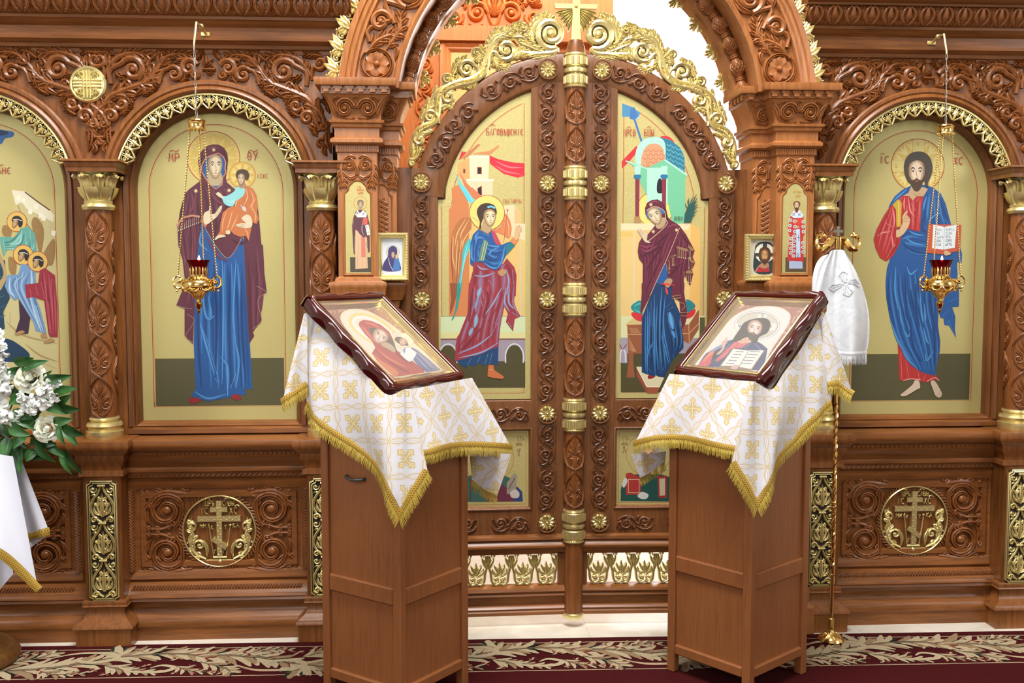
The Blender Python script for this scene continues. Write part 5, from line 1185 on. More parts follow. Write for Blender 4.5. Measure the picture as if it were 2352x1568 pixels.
def lamp(u, v0, vt, y, plate, hook, lbl):
    top = P(u[0], v0, y); c = P(u[1], 655 if u[1] < 1000 else 645, y); x, yy = c.x, y; T_ = P(u[1]+6, vt, y).z; k = (P(u[1], 598, y).z-T_)/(.232)
    t = thing('hanging_oil_lamp', lbl, 'lamp', (x, yy, T_), 'hanging oil lamps'); kr = k*1.18; Z = lambda q: T_+q*k
    b = MB().lathe([(.0001, 0), (.004*kr, Z(.008)-T_), (.007*kr, Z(.016)-T_), (.004*kr, Z(.02)-T_), (.010*kr, Z(.03)-T_), (.014*kr, Z(.045)-T_), (.008*kr, Z(.056)-T_), (.009*kr, Z(.064)-T_), (.020*kr, Z(.075)-T_), (.026*kr, Z(.088)-T_), (.044*kr, Z(.100)-T_), (.056*kr, Z(.113)-T_), (.059*kr, Z(.125)-T_), (.056*kr, Z(.14)-T_), (.048*kr, Z(.15)-T_), (.036*kr, Z(.157)-T_), (.031*kr, Z(.163)-T_), (.031*kr, Z(.172)-T_), (.028*kr, Z(.172)-T_), (.0001, Z(.168)-T_)], x, yy, T_, 32)
    make('bowl', b, GOLDP, t)
    m = MB()
    for i in range(16):
        a = 2*PI*i/16; q = lambda aa, bb, h: (x+(.031*kr+h)*sin(a+aa), yy-(.031*kr+h)*cos(a+aa), Z(bb))
        stroke(m, [(0, .17), (0, .192), (0, .208)], [.10, .13, .02], .002, q, DOME, 4, .001)
    make('gallery', m, GOLDP, t, kind='stuff')
    m = MB()
    for i in range(9):
        a = 2*PI*i/9; q = lambda aa, bb, h: (x+(.056*kr+h)*sin(a+aa), yy-(.056*kr+h)*cos(a+aa), Z(bb))
        stroke(m, [(-.33, .122), (-.2, .108), (0, .103), (.2, .108), (.33, .122)], .05 if False else .006, .004, q, DOME, 8); bead(m, (.35, .112), .05, .005, lambda aa, bb, h: q(aa, .112+(bb-.112)*.1, h))
    for i in range(24):
        a = 2*PI*i/24; m.sphere((x+.050*kr*sin(a), yy-.050*kr*cos(a), Z(.148)), .005*k, 6, 4)
    make('festoon', m, GOLDP, t, kind='stuff')
    m = MB().lathe([(.029*kr, Z(.166)-T_), (.032*kr, Z(.205)-T_), (.037*kr, Z(.222)-T_), (.043*kr, Z(.234)-T_), (.041*kr, Z(.234)-T_), (.035*kr, Z(.221)-T_), (.030*kr, Z(.205)-T_), (.027*kr, Z(.172)-T_)], x, yy, T_, 28); make('glass_cup', m, RUBY, t)
    f = MB(); f.lathe([(.0001, 0), (.004, .004), (.0055, .010), (.004, .018), (.0001, .028)], x+.004, yy, Z(.226), 10); make('flame', f, FLAME, t)
    ends = []
    for i, a in enumerate((rad(-80), rad(80), rad(176))):
        h = MB(); dx, dy = sin(a), -cos(a); R0 = .058*kr
        pp = [(R0*.95, .118), (R0*1.25, .113), (R0*1.48, .128), (R0*1.48, .152), (R0*1.25, .165), (R0*1.05, .158), (R0*1.08, .145), (R0*1.2, .143)]
        h.tube([(x+dx*r, yy+dy*r, Z(z)) for r, z in cat(pp, 16)], [.005*k]*4+[.0042*k]*9+[.005*k]*4, 6); h.tube([(x+dx*r, yy+dy*r, Z(z)) for r, z in cat([(R0*.95, .15), (R0*1.1, .135), (R0*1.3, .138)], 6)], .004*k, 5)
        h.sphere((x+dx*R0*1.3, yy+dy*R0*1.3, Z(.102)), .006*k, 8, 6); make('handle', h, GOLDP, t); ends.append(Vector((x+dx*R0*1.22, yy+dy*R0*1.22, Z(.165))))
    cp_ = MB().lathe([(.0001, .03), (.006, .026), (.022, .02), (.034, .016), (.036, .012), (.033, .008), (.032, -.012), (.034, -.016), (.033, -.02), (.026, -.02), (.0001, -.018)], top.x, y, top.z, 24)
    for i in range(14): a = 2*PI*i/14; cp_.sphere((top.x+.032*sin(a), y-.032*cos(a), top.z-.021), .005, 6, 4)
    make('smoke_cap', cp_, GOLDP, t)
    m = MB()
    for i, e in enumerate(ends):
        a = (rad(-80), rad(80), rad(176))[i]; chain(m, (top.x+.026*sin(a), y-.026*cos(a), top.z-.018), e, .0011, .0055)
    make('suspension_chains', m, GOLDP, t, kind='stuff')
    hk = P(hook[0], hook[1], y); m = MB(); chain(m, hk, (top.x, y, top.z+.03), .0016, .026); make('upper_chain', m, SILVER, t, kind='stuff')
    pl = P(plate[0], plate[1], -.032); m = MB().box(pl.x-.022, pl.x+.016, -.04, -.030, pl.z-.009, pl.z+.009, .002); m.tube([(pl.x, -.036, pl.z), (pl.x*.6+hk.x*.4, -.036*.6+y*.4, pl.z+.012), (hk.x*.8+pl.x*.2, y*.8-.007, pl.z+.006), (hk.x, y, hk.z+.006), (hk.x, y, hk.z-.004)], [.006, .006, .005, .004, .003], 8); m.sphere((pl.x*.6+hk.x*.4, -.036*.6+y*.4, pl.z+.012), .011, 8, 6); make('wall_bracket', m, GOLD, t)
    return t
lamp((452, 456), 285, 722, -.25, (474, 79), (446, 103), 'hanging gilt oil lamp with red glass in front of the Virgin icon')
lamp((2172, 2160), 297, 720, -.20, (2140, 99), (2174, 122), 'hanging gilt oil lamp with red glass in front of the Christ icon')
# ================================================================== gilt staff with embroidered white cloth
fx, fy = 1.69, -.27
d_ = ray(1908, 1476); k_ = -CAM[2]/d_.z; fx, fy = CAM[0]+d_.x*k_, CAM[1]+d_.y*k_
st = thing('gilt_staff', 'tall gilt twisted staff with serpent handle and cross, standing by the right lectern', 'staff', (fx, fy, .0115))
zf = lambda v: P(1915, v, fy).z
m = MB().lathe([(.0001, .0), (.052, .0), (.056, .006), (.052, .012), (.05, .016), (.036, .026), (.022, .034), (.014, .042), (.0115, .05), (.011, .085), (.013, .09), (.013, .096), (.008, .1)], fx, fy, .0115, 28); make('foot', m, GOLDP, st)
m = MB()
for i in range(14):
    a = 2*PI*i/14; stroke(m, [(.022, 0), (.034, 0), (.048, 0)], [.002, .005, .006, .002], .004, lambda u_, v_, h, a=a: (fx+u_*sin(a)+v_*cos(a), fy-u_*cos(a)+v_*sin(a), .0115+.034-(u_-.022)*.72+h), DOME, 4)
make('foot_petals', m, GOLDP, st, kind='stuff')
z0, z1 = .11, zf(575); m = MB(); m.lathe([(.0075, z0), (.0075, z1)], fx, fy, 0, 12); make('rod', m, GOLDP, st)
m = MB(); za, zb = zf(1305), zf(925); n = 90
for s in (0, PI):
    m.tube([(fx+.006*cos(s+i*.75), fy+.006*sin(s+i*.75), za+(zb-za)*i/n) for i in range(n+1)], .0048, 5)
make('twist', m, GOLDP, st)
m = MB()
for v in (1155, 1320, 1165, 1180): m.lathe([(.007, -.006), (.011, -.003), (.011, .003), (.007, .006)], fx, fy, zf(v), 14)
make('collar_rings', m, GOLDP, st, kind='stuff')
hz = zf(572); kz = (zf(520)-zf(572))/52.0; Hh = lambda u, v: (P(u, v, fy).x, fy, P(u, v, fy).z)
m = MB()
m.tube([Hh(1925, 574), Hh(1925, 560), Hh(1925, 545)], [.014, .017, .016], 10)
for s in (1, -1):
    q = lambda du, v: Hh(1925+s*du, v); pts = [q(3, 548), q(14, 550), q(22, 560), q(30, 570), q(42, 572), q(49, 562), q(48, 550), q(42, 542), q(34, 543)]
    pp = cat([(p[0], p[2]) for p in pts], 24); m.tube([(a, fy, b) for a, b in pp], [.011+.004*sin(i*.26)+.0012*(i % 2) if i < 20 else .013-.002*(i-20) for i in range(25)], 8)
    e = q(31, 541); m.sphere(e, .009, 8, 6); m.tube([q(38, 541), q(36, 535), q(33, 532)], [.004, .003, .001], 5)
make('serpent_handle', m, GOLDP, st)
m = MB(); cx_ = Hh(1925, 530)[0]; zc_ = zf(531); a, b_ = .0048, .022
out = []
for (dx, dz) in ((1, 0), (0, 1), (-1, 0), (0, -1)):
    tx, tz = -dz, dx
    out += [(cx_+dx*a-tx*a, zc_+dz*a-tz*a), (cx_+dx*b_*.6-tx*a, zc_+dz*b_*.6-tz*a), (cx_+dx*b_*.75-tx*a*2, zc_+dz*b_*.75-tz*a*2), (cx_+dx*b_, zc_+dz*b_), (cx_+dx*b_*.75+tx*a*2, zc_+dz*b_*.75+tz*a*2), (cx_+dx*b_*.6+tx*a, zc_+dz*b_*.6+tz*a)]
m.prism(out, fy-.003, fy+.003); make('cross', m, SILVER, st, smooth=False)
def satin():
    m = Mat('white_embroidered_cloth', (236, 238, 240), .5); v = m.coord('UV'); x, y, z = m.xyz(v); n = m.noise(v, 18, 3, 1.5).step(.5, .56); n2 = m.noise(v, 700, 1)
    m.set('Base Color', m.mix(n*.35, (218, 220, 224), (190, 194, 200))); m.set('Sheen Weight', .3); m.bump(n*.6+n2*.2, .3, .001); return m.m
SATIN = satin()
ct = thing('staff_cloth', 'white embroidered cloth tied below the staff handle and hanging in folds', 'cloth', (fx, fy, zf(840)))
m = MB(); m.uv = []
TP = [(1903, 584), (1908, 577), (1915, 574), (1922, 573), (1928, 573), (1936, 574), (1942, 579), (1946, 586)]
BT = [(1878, 800), (1893, 805), (1908, 810), (1925, 812), (1945, 814), (1962, 814), (1978, 813), (1990, 812)]
MD = [(1866, 640), (1874, 690), (1893, 690), (1915, 690), (1940, 685), (1962, 680), (1982, 690), (1992, 700)]
NU, NV = 40, 30; rows = []
def row3(pts): return cat([tuple(map(float, p)) for p in pts], NU)
A_, B_, M_ = row3(TP), row3(BT), row3(MD)
for j in range(NV+1):
    t_ = j/NV; row = []
    for i in range(NU+1):
        s_ = i/NU; q = [A_[i][k]*(1-t_)**2+(2*M_[i][k]-.5*A_[i][k]-.5*B_[i][k])*2*t_*(1-t_)+B_[i][k]*t_*t_ for k in (0, 1)]
        dy = -.03-.035*sin(PI*s_)*(.3+.7*t_)-.03*sin(s_*11+.4)*min(1, t_*2.2)-.006*sin(s_*37)*(1-t_)
        row.append(P(q[0], q[1], fy+dy)); m.uv.append((s_*.3, t_*.5))
    rows.append(row)
m.grid(rows); make('fabric', m, SATIN, ct, ang=180)
fg = MB(); bd = MB(); trim(rows[-1], Vector((0, 0, -1)), Vector((0, -1, 0)), bd, fg, .016, .042, 9); SILF = plain('silver_white_fringe', (224, 228, 232), .45)
make('hem_braid', bd, SATIN, ct, ang=180); make('fringe', fg, SILF, ct, smooth=False, kind='stuff')
m = MB()
def em(a, b_, h):
    s_ = (.60+a/118.0)*NU; t_ = (.36-b_/235.0)*NV; i, j = min(NU-1, max(0, int(s_))), min(NV-1, max(0, int(t_))); f, g = s_-i, t_-j
    p = (rows[j][i]*(1-f)+rows[j][i+1]*f)*(1-g)+(rows[j+1][i]*(1-f)+rows[j+1][i+1]*f)*g; return (p.x, p.y-h-.002, p.z)
for k in range(4):
    a = k*PI/2+.12; q = lambda u_, v_, h, a=a: em(u_*cos(a)-v_*sin(a), u_*sin(a)+v_*cos(a), h)
    for w_ in (-4, 0, 4): stroke(m, [(3, w_*.4), (14, w_), (24, w_*1.6)], .9, .002, q, DOME, 4)
    stroke(m, [(8, -5), (18, -6), (22, -9), (27, -4), (30, 0), (27, 4), (22, 9), (18, 6), (8, 5)], .9, .002, q, DOME, 16)
make('embroidered_cross', m, plain('silver_thread', (200, 203, 208), .4), ct, kind='stuff')
# ================================================================== flower stand on the left
STX, STY = -1.985, -.295
fs = thing('flower_stand', 'round wooden flower stand at the left edge under the white cloth', 'stand', (STX, STY, 0))
WALN = wood('stand_wood', (112, 74, 34), (88, 56, 24), .35, (1, 1, 1), .2)
m = MB().lathe([(.0001, .0115), (.2, .0115), (.215, .02), (.22, .04), (.21, .062), (.2, .068), (.196, .075), (.05, .1), (.03, .12)], STX, STY, 0, 48); make('foot', m, WALN, fs)
m = MB().lathe([(.03, .11), (.024, .3), (.03, .6), (.04, .8), (.19, .815), (.2, .83), (.2, .845), (.0001, .846)], STX, STY, 0, 40); make('pillar_and_top', m, WALN, fs)
wc = thing('stand_cloth', 'plain white cloth with gold trim draped over the flower stand', 'cloth', (STX, STY, .85)); WCL = Mat('white_linen', (226, 228, 240), .75); WCL.set('Sheen Weight', .15); WCL = WCL.m
m = MB(); br = MB(); m.uv = []; br.uv = []
def wpatch(top, hem, ys, yh, nu=16, nv=14, wave=.02, ph=0):
    A2, B2 = cat([tuple(map(float, p)) for p in top], nu), cat([tuple(map(float, p)) for p in hem], nu); rows = []
    for j in range(nv+1):
        t_ = j/nv; row = []
        for i in range(nu+1):
            u = A2[i][0]*(1-t_)+B2[i][0]*t_; v = A2[i][1]*(1-t_)+B2[i][1]*t_; row.append(P(u, v, ys*(1-t_)+yh*t_+wave*sin(i/nu*7+ph)*t_)); m.uv.append((u*.002, v*.002))
        rows.append(row)
    m.grid(rows); return rows[-1]
h1 = wpatch([(20, 1040), (34, 1045), (48, 1052)], [(52, 1236), (84, 1230), (114, 1222)], -.31, -.28, 12, 14, .012)
h2 = wpatch([(-90, 1040), (-50, 1040), (-10, 1042), (30, 1048)], [(-110, 1250), (-50, 1250), (10, 1282), (88, 1356)], -.42, -.46, 20, 14, .03, 1)
h3 = wpatch([(-60, 1100), (0, 1110), (30, 1120)], [(-70, 1385), (-20, 1372), (30, 1318)], -.36, -.38, 12, 12, .02, 2)
h4 = wpatch([(52, 1180), (70, 1180), (90, 1190)], [(62, 1258), (72, 1256), (112, 1226)], -.27, -.265, 10, 8, .0)
for h in (h1, h2): 
    fgd = MB(); trim(h, Vector((0, 0, -1)), Vector((0, -1, 0)), br, fgd, .03, .004, 12)
make('fabric', m, WCL, wc, ang=180); make('gold_trim', br, BRAID, wc, ang=180)
# flowers
fl = thing('flower_arrangement', 'arrangement of white roses, white stocks and green leaves at the left edge', 'flowers', (STX, STY, .85))
def leafmat():
    m = Mat('green_leaf', (46, 92, 40), .38); n = m.noise(m.coord('Object'), 14, 2); m.set('Base Color', m.mix(n.step(.3, .7), (22, 62, 24), (58, 112, 48))); return m.m
LEAF = leafmat(); PETAL = Mat('cream_petal', (244, 242, 222), .55); PETAL.set('Subsurface Weight', .15); PETAL = PETAL.m; BLOS = Mat('white_blossom', (242, 244, 238), .6).m; STEM = plain('stem_green', (70, 110, 50), .5)
def flower_leaf(u0, v0, u1, v1, w, y, curl=.02, rollx=0.0):
    a, b = P(u0, v0, y), P(u1, v1, y-curl); d = b-a; t_ = d.normalized(); o = Vector((0, -1, 0)); s = t_.cross(o).normalized(); W_ = w*.00182; rows = []; s = (s*cos(rollx)+o*sin(rollx)).normalized(); o2 = t_.cross(s)
    if o2.y > 0: o2 = -o2
    for i in range(11):
        q = i/10; ww = W_*(sin(PI*q**.8)**.8 if 0 < q < 1 else .01)*(1-.25*q); c = a+d*q+o2*(.10*d.length*sin(PI*q)); rows.append([c-s*ww+o2*ww*.28, c-s*ww*.5+o2*ww*.06, c-o2*ww*.12, c+s*ww*.5+o2*ww*.06, c+s*ww+o2*ww*.28])
    return MB().grid(rows)
LV = [(30, 830, 78, 822, 14), (40, 850, 112, 828, 13), (100, 872, 168, 862, 12), (120, 905, 178, 892, 13), (118, 935, 165, 905, 13), (120, 930, 185, 940, 15), (30, 920, 92, 908, 13), (120, 970, 168, 962, 13), (140, 975, 196, 1000, 14), (140, 978, 180, 1024, 11), (135, 975, 150, 1022, 10), (60, 970, 10, 975, 14), (20, 975, 70, 1000, 16), (22, 1000, 8, 1070, 15), (30, 1005, 48, 1090, 14), (40, 1000, 62, 1030, 10), (75, 1000, 90, 1030, 10), (80, 1010, 130, 1062, 14), (85, 1012, 132, 1020, 14), (140, 1030, 165, 1090, 10), (150, 1030, 192, 1090, 12), (0, 960, 25, 1010, 14), (60, 860, 10, 850, 15), (60, 900, 20, 930, 16), (90, 940, 50, 975, 16), (0, 1000, -20, 1075, 15), (-10, 980, -50, 1060, 16), (110, 1040, 60, 1050, 13), (70, 950, 110, 930, 14), (60, 890, 120, 850, 12), (45, 975, 80, 965, 14), (100, 920, 150, 950, 14), (-10, 900, -50, 860, 16), (-20, 940, -80, 950, 18), (-30, 880, -70, 820, 16), (40, 1040, 100, 1040, 12), (0, 1030, 30, 1060, 14), (20, 880, 70, 930, 18), (30, 940, 90, 990, 18), (90, 900, 140, 920, 14), (80, 1030, 60, 1060, 12), (60, 990, 30, 1030, 14), (105, 1010, 150, 1050, 12)]
for i, (a, b, c, d, w_) in enumerate(LV):
    make('leaf', flower_leaf(a, b, c, d, w_, -.30-.06*RND.random(), RND.uniform(-.01, .05), RND.uniform(-.5, .5)), LEAF, fl, ang=180)
def rose(u, v, r, y, tilt):
    c = P(u, v, y); R0 = r*.00182; m = MB(); rr = random.Random(u); ax = Vector((tilt[0], -1, tilt[1])).normalized(); e1 = ax.cross(Vector((0, 0, 1))).normalized(); e2 = e1.cross(ax)
    for ring, (n, rad_, hgt, wid) in enumerate(((3, .12, .5, 1.2), (3, .26, .55, 1.15), (4, .42, .5, 1.0), (5, .62, .38, .85), (5, .82, .18, .8), (6, 1.0, -.08, .75))):
        for k in range(n):
            a0 = 2*PI*(k+.37*ring)/n+rr.uniform(-.2, .2); rows = []
            for i in range(6):
                t_ = i/5; row = []
                for j in range(7):
                    s_ = -1+j/3; a = a0+s_*wid*(.55+.45*sin(PI*min(1, t_+.25))); r_ = R0*(rad_*(.55+.45*t_)+(.16 if ring > 2 else .02)*max(0, t_-.6)*(1+ring*.2)+.02*abs(s_))
                    z_ = R0*((hgt+.0)*t_-.5*(1-t_)-(.10*s_*s_*t_)-(.12*max(0, t_-.8)*5*(ring > 2)*.5)); p = c+e1*(r_*cos(a))+e2*(r_*sin(a))+ax*z_; row.append(p)
                rows.append(row)
            m.grid(rows)
    m.sphere(tuple(c+ax*R0*.05), R0*.3, 10, 8)
    return m
for (u, v, r, tl) in ((68, 866, 30, (.1, .25)), (107, 985, 27, (.1, .1)), (-40, 1010, 28, (0, .1))): make('rose', rose(u, v, r, -.36, tl), PETAL, fl, ang=180)
def blossom(u, v, r, y, seed):
    rr = random.Random(seed); m = MB(); c0_ = P(u, v, y); R0 = r*.00182
    for k in range(rr.randint(7, 9)):
        th, ph = rr.uniform(0, 2*PI), rr.uniform(-.3, 1.2); n = Vector((cos(th)*cos(ph)*.9, -abs(sin(ph))-.25, sin(th)*cos(ph))).normalized(); a = n.orthogonal().normalized(); b = n.cross(a); c = c0_+n*R0*.35; L = R0*rr.uniform(.75, 1.05); tw = rr.uniform(0, 6); dv = (a*cos(tw)+b*sin(tw)); sv = n.cross(dv); rows = []
        for i in range(5):
            t_ = i/4; w2 = L*.55*sin(PI*(.15+.75*t_)); rows.append([c+dv*L*t_+sv*w2*s_+n*(L*.22*sin(t_*2.2)+L*.12*sin(s_*5+k)*t_-L*.1*s_*s_) for s_ in (-1, -.5, 0, .5, 1)])
        m.grid(rows)
    return m
BL = [(112, 878, 13), (124, 872, 12), (130, 882, 11), (140, 876, 9), (98, 900, 13), (110, 896, 12), (122, 900, 12), (100, 915, 13), (112, 922, 12), (96, 930, 13), (85, 925, 12), (72, 930, 13), (62, 938, 13), (75, 945, 12), (58, 925, 10), (10, 938, 14), (20, 948, 14), (32, 955, 13), (44, 950, 12), (24, 965, 13), (8, 960, 12), (40, 965, 11), (4, 790, 14), (8, 808, 14), (2, 822, 14), (10, 838, 13), (2, 850, 14), (14, 870, 15), (4, 885, 16), (18, 890, 13), (8, 905, 15), (0, 920, 14), (-12, 800, 16), (-12, 840, 16), (-14, 880, 16), (0, 770, 12), (-10, 765, 14), (130, 915, 8), (20, 855, 10), (116, 908, 10), (70, 915, 12), (52, 915, 11), (48, 905, 10)]
for i, (u, v, r) in enumerate(BL): make('blossom', blossom(u, v, r*1.1, -.34-.03*RND.random(), i), BLOS, fl, ang=180)
m = MB()
for (u, v) in ((68, 890), (107, 1000), (20, 960), (8, 850), (100, 920), (140, 985)): m.tube([P(u, v, -.33), P((u+STX*0)*.4, v+40, -.28), P(-20, 1045, -.25)], [.0025, .003, .004], 6)
make('stems', m, STEM, fl, kind='stuff')
# ================================================================== sanctuary beyond the doors
YS = 2.2
sc = thing('sanctuary_cabinet', 'orange carved wooden icon case seen through the portal behind the doors', 'cabinet', (P(1150, 400, YS).x, YS, 0))
pz = lambda u, v: (P(u, v, YS).x, P(u, v, YS).z)
x0, x1, zt = pz(880, 0)[0], pz(1408, 60)[0], 4.0
make('body', MB().box(x0, x1, YS, YS+.4, 0, zt), SANCT, sc, smooth=False)
(xa, za), (xb, zb) = pz(1012, 330), pz(1250, 98)
make('panel_frame', MB().rect([(0, YS), (0, YS-.03), (.02, YS-.035), (.04, YS-.02), (.05, YS-.025), (.07, YS-.005), (.075, YS+.01)], xa, xb, .4, zb), SANCT, sc)
make('gold_panel', MB().box(xa+.07, xb-.07, YS-.004, YS+.01, .45, zb-.07), plain('sanctuary_gold', (232, 196, 120), .4), sc, smooth=False)
m = MB().box(pz(1000, 0)[0], x1, YS-.06, YS, pz(1000, 96)[1], pz(1000, 62)[1]); make('shelf', m, SANCT, sc, smooth=False)
c = MB(); fm = flat(0, 0, YS)
for i in range(7):
    pz_ = pz(975, 380-i*52); rinceau(c, .14, .06, 1, .02, flat(pz_[0], pz_[1], YS, 0, 1, 1, 0))
cx_, cz_ = pz(1135, 30)
for s in (1, -1):
    q = lambda a, b, h, s=s: (cx_+s*a, YS-h, cz_+b)
    vol(c, (.11, .0), .07, rad(180), -1.6, .014, .03, q, DOME, 0, [(.01, -.08), (.03, -.04)]); vol(c, (.25, -.03), .055, rad(160), 1.5, .012, .03, q); vol(c, (.24, .1), .06, rad(200), -1.5, .012, .03, q); vol(c, (.1, .15), .05, rad(0), 1.5, .012, .03, q)
    acan(c, [(.02, -.1), (.12, -.1), (.22, -.1), (.33, -.09)], .02, .025, q, 5); acan(c, [(.02, .08), (.12, .09), (.2, .04)], .02, .025, q, 4); leaf(c, [(.0, -.02), (.05, .05), (.03, .12)], .03, .03, q)
    palm(c, (.27, .04), .06, .04, .03, q, 6)
palm(c, (cx_, cz_-.02), .11, .06, .03, fm, 7)
make('scroll_carving', c, SANCT, sc, kind='stuff')
# ================================================================== painted icons
def ZM(x0, y0, s): return lambda pts: [(x0+a/s, y0+b/s) for a, b in pts]
RED, REDL = (168, 52, 36), (204, 140, 70)
MAR, MARD, MARL = (92, 42, 58), (58, 26, 38), (128, 66, 80)
BLU, BLUD, BLUL = (34, 84, 146), (20, 50, 100), (84, 152, 208)
OLV = (84, 80, 50); SK, SKD = (214, 198, 166), (150, 124, 92)
def face(p, cx, cy, rw, rh, skin=SK, sh=SKD, turn=0.0, tilt=0.0, beard=None, hair=None):
    c, s = cos(tilt), sin(tilt); F = lambda pts: [(cx+rw*a*c-rh*b*s, cy+rw*a*s+rh*b*c) for a, b in pts]
    ov = [(-.95, -.3), (-.7, -.85), (0, -1.08), (.7, -.85), (.95, -.3), (.82, .35), (.4, .9), (0, 1.06), (-.4, .9), (-.82, .35)]
    p.curve(F(ov), sh); p.curve(F([(a*.82+turn*.14, b*.86-.02) for a, b in ov]), tuple((x+y)//2 for x, y in zip(skin, sh))); p.curve(F([(a*.6+turn*.2, b*.72-.05) for a, b in ov]), skin)
    if beard: p.curve(F([(-.95, .1), (-.8, .5), (-.45, 1.1), (0, 1.3), (.45, 1.1), (.8, .5), (.95, .1), (.6, .45), (.25, .42), (0, .36), (-.25, .42), (-.6, .45)]), beard)
    t = turn*.22; dk = (58, 40, 28)
    for k in (-.42, .42):
        p.line(F([(k+t-.26, -.3), (k+t, -.42), (k+t+.26, -.3)]), rh*.09, dk, True, True); p.poly(F([(k+t-.2, -.14), (k+t, -.22), (k+t+.2, -.14), (k+t, -.06)]), (222, 214, 196)); p.disc(*F([(k+t, -.14)])[0], rw*.085, dk, n=10); p.line(F([(k+t-.22, -.15), (k+t, -.24), (k+t+.22, -.15)]), rh*.05, dk, True, True)
    p.line(F([(t-.1, -.3), (t*1.3+.02, .1), (t*1.5+.06, .26)]), rw*.07, sh, True, True); p.line(F([(t-.14, .3), (t*1.5, .33), (t+.2, .29)]), rh*.05, dk, True, True)
    p.line(F([(t-.2, .55), (t, .53), (t+.22, .55)]), rh*.09, (170, 84, 66), True, True)
def star(p, u, v, r, c=(222, 200, 150)):
    for k in range(4): a = k*PI/4; p.line([(u-r*cos(a), v-r*sin(a)), (u+r*cos(a), v+r*sin(a))], r*.3, c, False)
def folds(p, base, lt, ls, w): 
    for l in ls: p.line(l, w, lt, True, True, base)
def mixc(a, b, t): return tuple(x+(y-x)*t for x, y in zip(a, b))
def drape(p, L, R, n, base, lt, dk, seed=1, k=.62):            # soft alternating folds between two guide lines
    rr = random.Random(seed); L, R = cat(L, 8), cat(R, 8); W = sum(math.hypot(a[0]-b[0], a[1]-b[1]) for a, b in zip(L, R))/len(L)/n
    for i in range(n):
        s0 = (i+.5+rr.uniform(-.2, .2))/n; dr = rr.uniform(-.35, .35)/n; a, b = (0, 9) if rr.random() < .6 else ((0, 7) if rr.random() < .5 else (2, 9))
        pts = [(l[0]+(r[0]-l[0])*(s0+dr*j/8), l[1]+(r[1]-l[1])*(s0+dr*j/8)) for j, (l, r) in enumerate(zip(L, R))][a:b]
        c = mixc(base, lt, k*rr.uniform(.6, 1.1)) if i % 2 else mixc(base, dk, k*rr.uniform(.8, 1.3)); p.line(pts, W*1.25, c, False, True, base, nxt=(i % 3 == 2))
        if i % 2: p.line(pts, W*.2, mixc(base, lt, min(1, k*1.4)), False, True, mixc(base, lt, k*.6), nxt=False)
    p.k += 1
def haloleaf(p, u, v, r0, r1, n=9, c=(196, 166, 84), a0=0, a1=2*PI):
    for k in range(n):
        a = a0+(a1-a0)*(k+.5)/n; f = lambda r, d: (u+r*cos(a+d), v-r*sin(a+d))
        for d in (-.16, 0, .16): p.line([f(r0, 0), f((r0+r1)/2, d*.6), f(r1, d*1.4)], (r1-r0)*.3, c, True, True)
YI = .0788
def icon_board(cx, lbl, y=.08):
    t = thing('icon_painting', lbl, 'icon', (cx, y, .94), 'arched icons of the screen'); n = 44
    poly = [(cx+RI, .925)]+[(cx+RI*cos(PI*i/n), ZA+RI*sin(PI*i/n)) for i in range(n+1)]+[(cx-RI, .925)]
    make('board', MB().prism(poly, y, y+.012), GLEAF, t, smooth=False)
    q = Paint(lambda a, b: Vector((a, y, b)), (0, -1, 0)); zb = 1.003
    for (r, w, c) in ((.287, .0032, RED), (.2815, .0016, REDL)):
        q.line([(cx-r, zb)]+[(cx-r*cos(PI*i/n), ZA+r*sin(PI*i/n)) for i in range(n+1)]+[(cx+r, zb), (cx-r, zb), (cx-r, zb+.02)], w, c, False)
    q.done('border_line', t)
    return t, Paint(lambda u, v: P(u, v, y), (0, -1, 0)), Paint(lambda a, b: Vector((a, y, b)), (0, -1, 0))
# ---- the Virgin
t, p, q = icon_board(BAYS[1], 'tall arched icon of the Virgin in maroon and blue holding the Child')
A = ZM(400, 290, 5.808); B = ZM(0, 500, 3.136)
cxm = BAYS[1]; g0 = P(500, 822, .08).z
q.k = 2; q.poly([(cxm-.2795, 1.006), (cxm+.2795, 1.006), (cxm+.2795, g0), (cxm-.2795, g0)], OLV); q.line([(cxm-.28, g0), (cxm+.28, g0)], .002, (200, 180, 110), False); q.done('painted_ground', t)
p.k = 5
u, v = A([(525, 420)])[0]; p.disc(u, v, 352/5.808, (212, 188, 104)); haloleaf(p, u, v, 30, 56, 12, (204, 174, 90)); p.ring(u, v, 352/5.808, 1.6, RED)
u2, v2 = A([(912, 650)])[0]; p.disc(u2, v2, 176/5.808, (206, 172, 84)); haloleaf(p, u2, v2, 12, 27, 8, (222, 198, 120)); p.ring(u2, v2, 176/5.808, 1.2, (196, 130, 60))
p.poly(B([(1440, 30), (1420, 200), (1400, 400), (1402, 600), (1395, 900), (1410, 1230), (1375, 1285), (1500, 1322), (1640, 1295), (1700, 1270), (1770, 1278), (1768, 1228), (1818, 1235), (1800, 900), (1785, 700), (1770, 450), (1755, 150), (1600, 100)]), BLU)
drape(p, B([(1445, 330), (1410, 600), (1405, 900), (1425, 1240)]), B([(1745, 330), (1775, 600), (1790, 900), (1800, 1215)]), 13, BLU, BLUL, BLUD, 1)
folds(p, BLU, BLUL, [B(l) for l in ([(1450, 100), (1440, 180), (1500, 240)], [(1455, 420), (1470, 640), (1500, 730), (1560, 690)], [(1600, 300), (1610, 640), (1600, 1200)], [(1700, 300), (1680, 700), (1700, 900)], [(1440, 760), (1480, 900), (1560, 1180)], [(1590, 1000), (1640, 1080), (1640, 1280)], [(1690, 860), (1720, 1040), (1700, 1230)], [(1400, 1250), (1500, 1300), (1630, 1270)], [(1500, 560), (1520, 690), (1500, 720)])], 7)
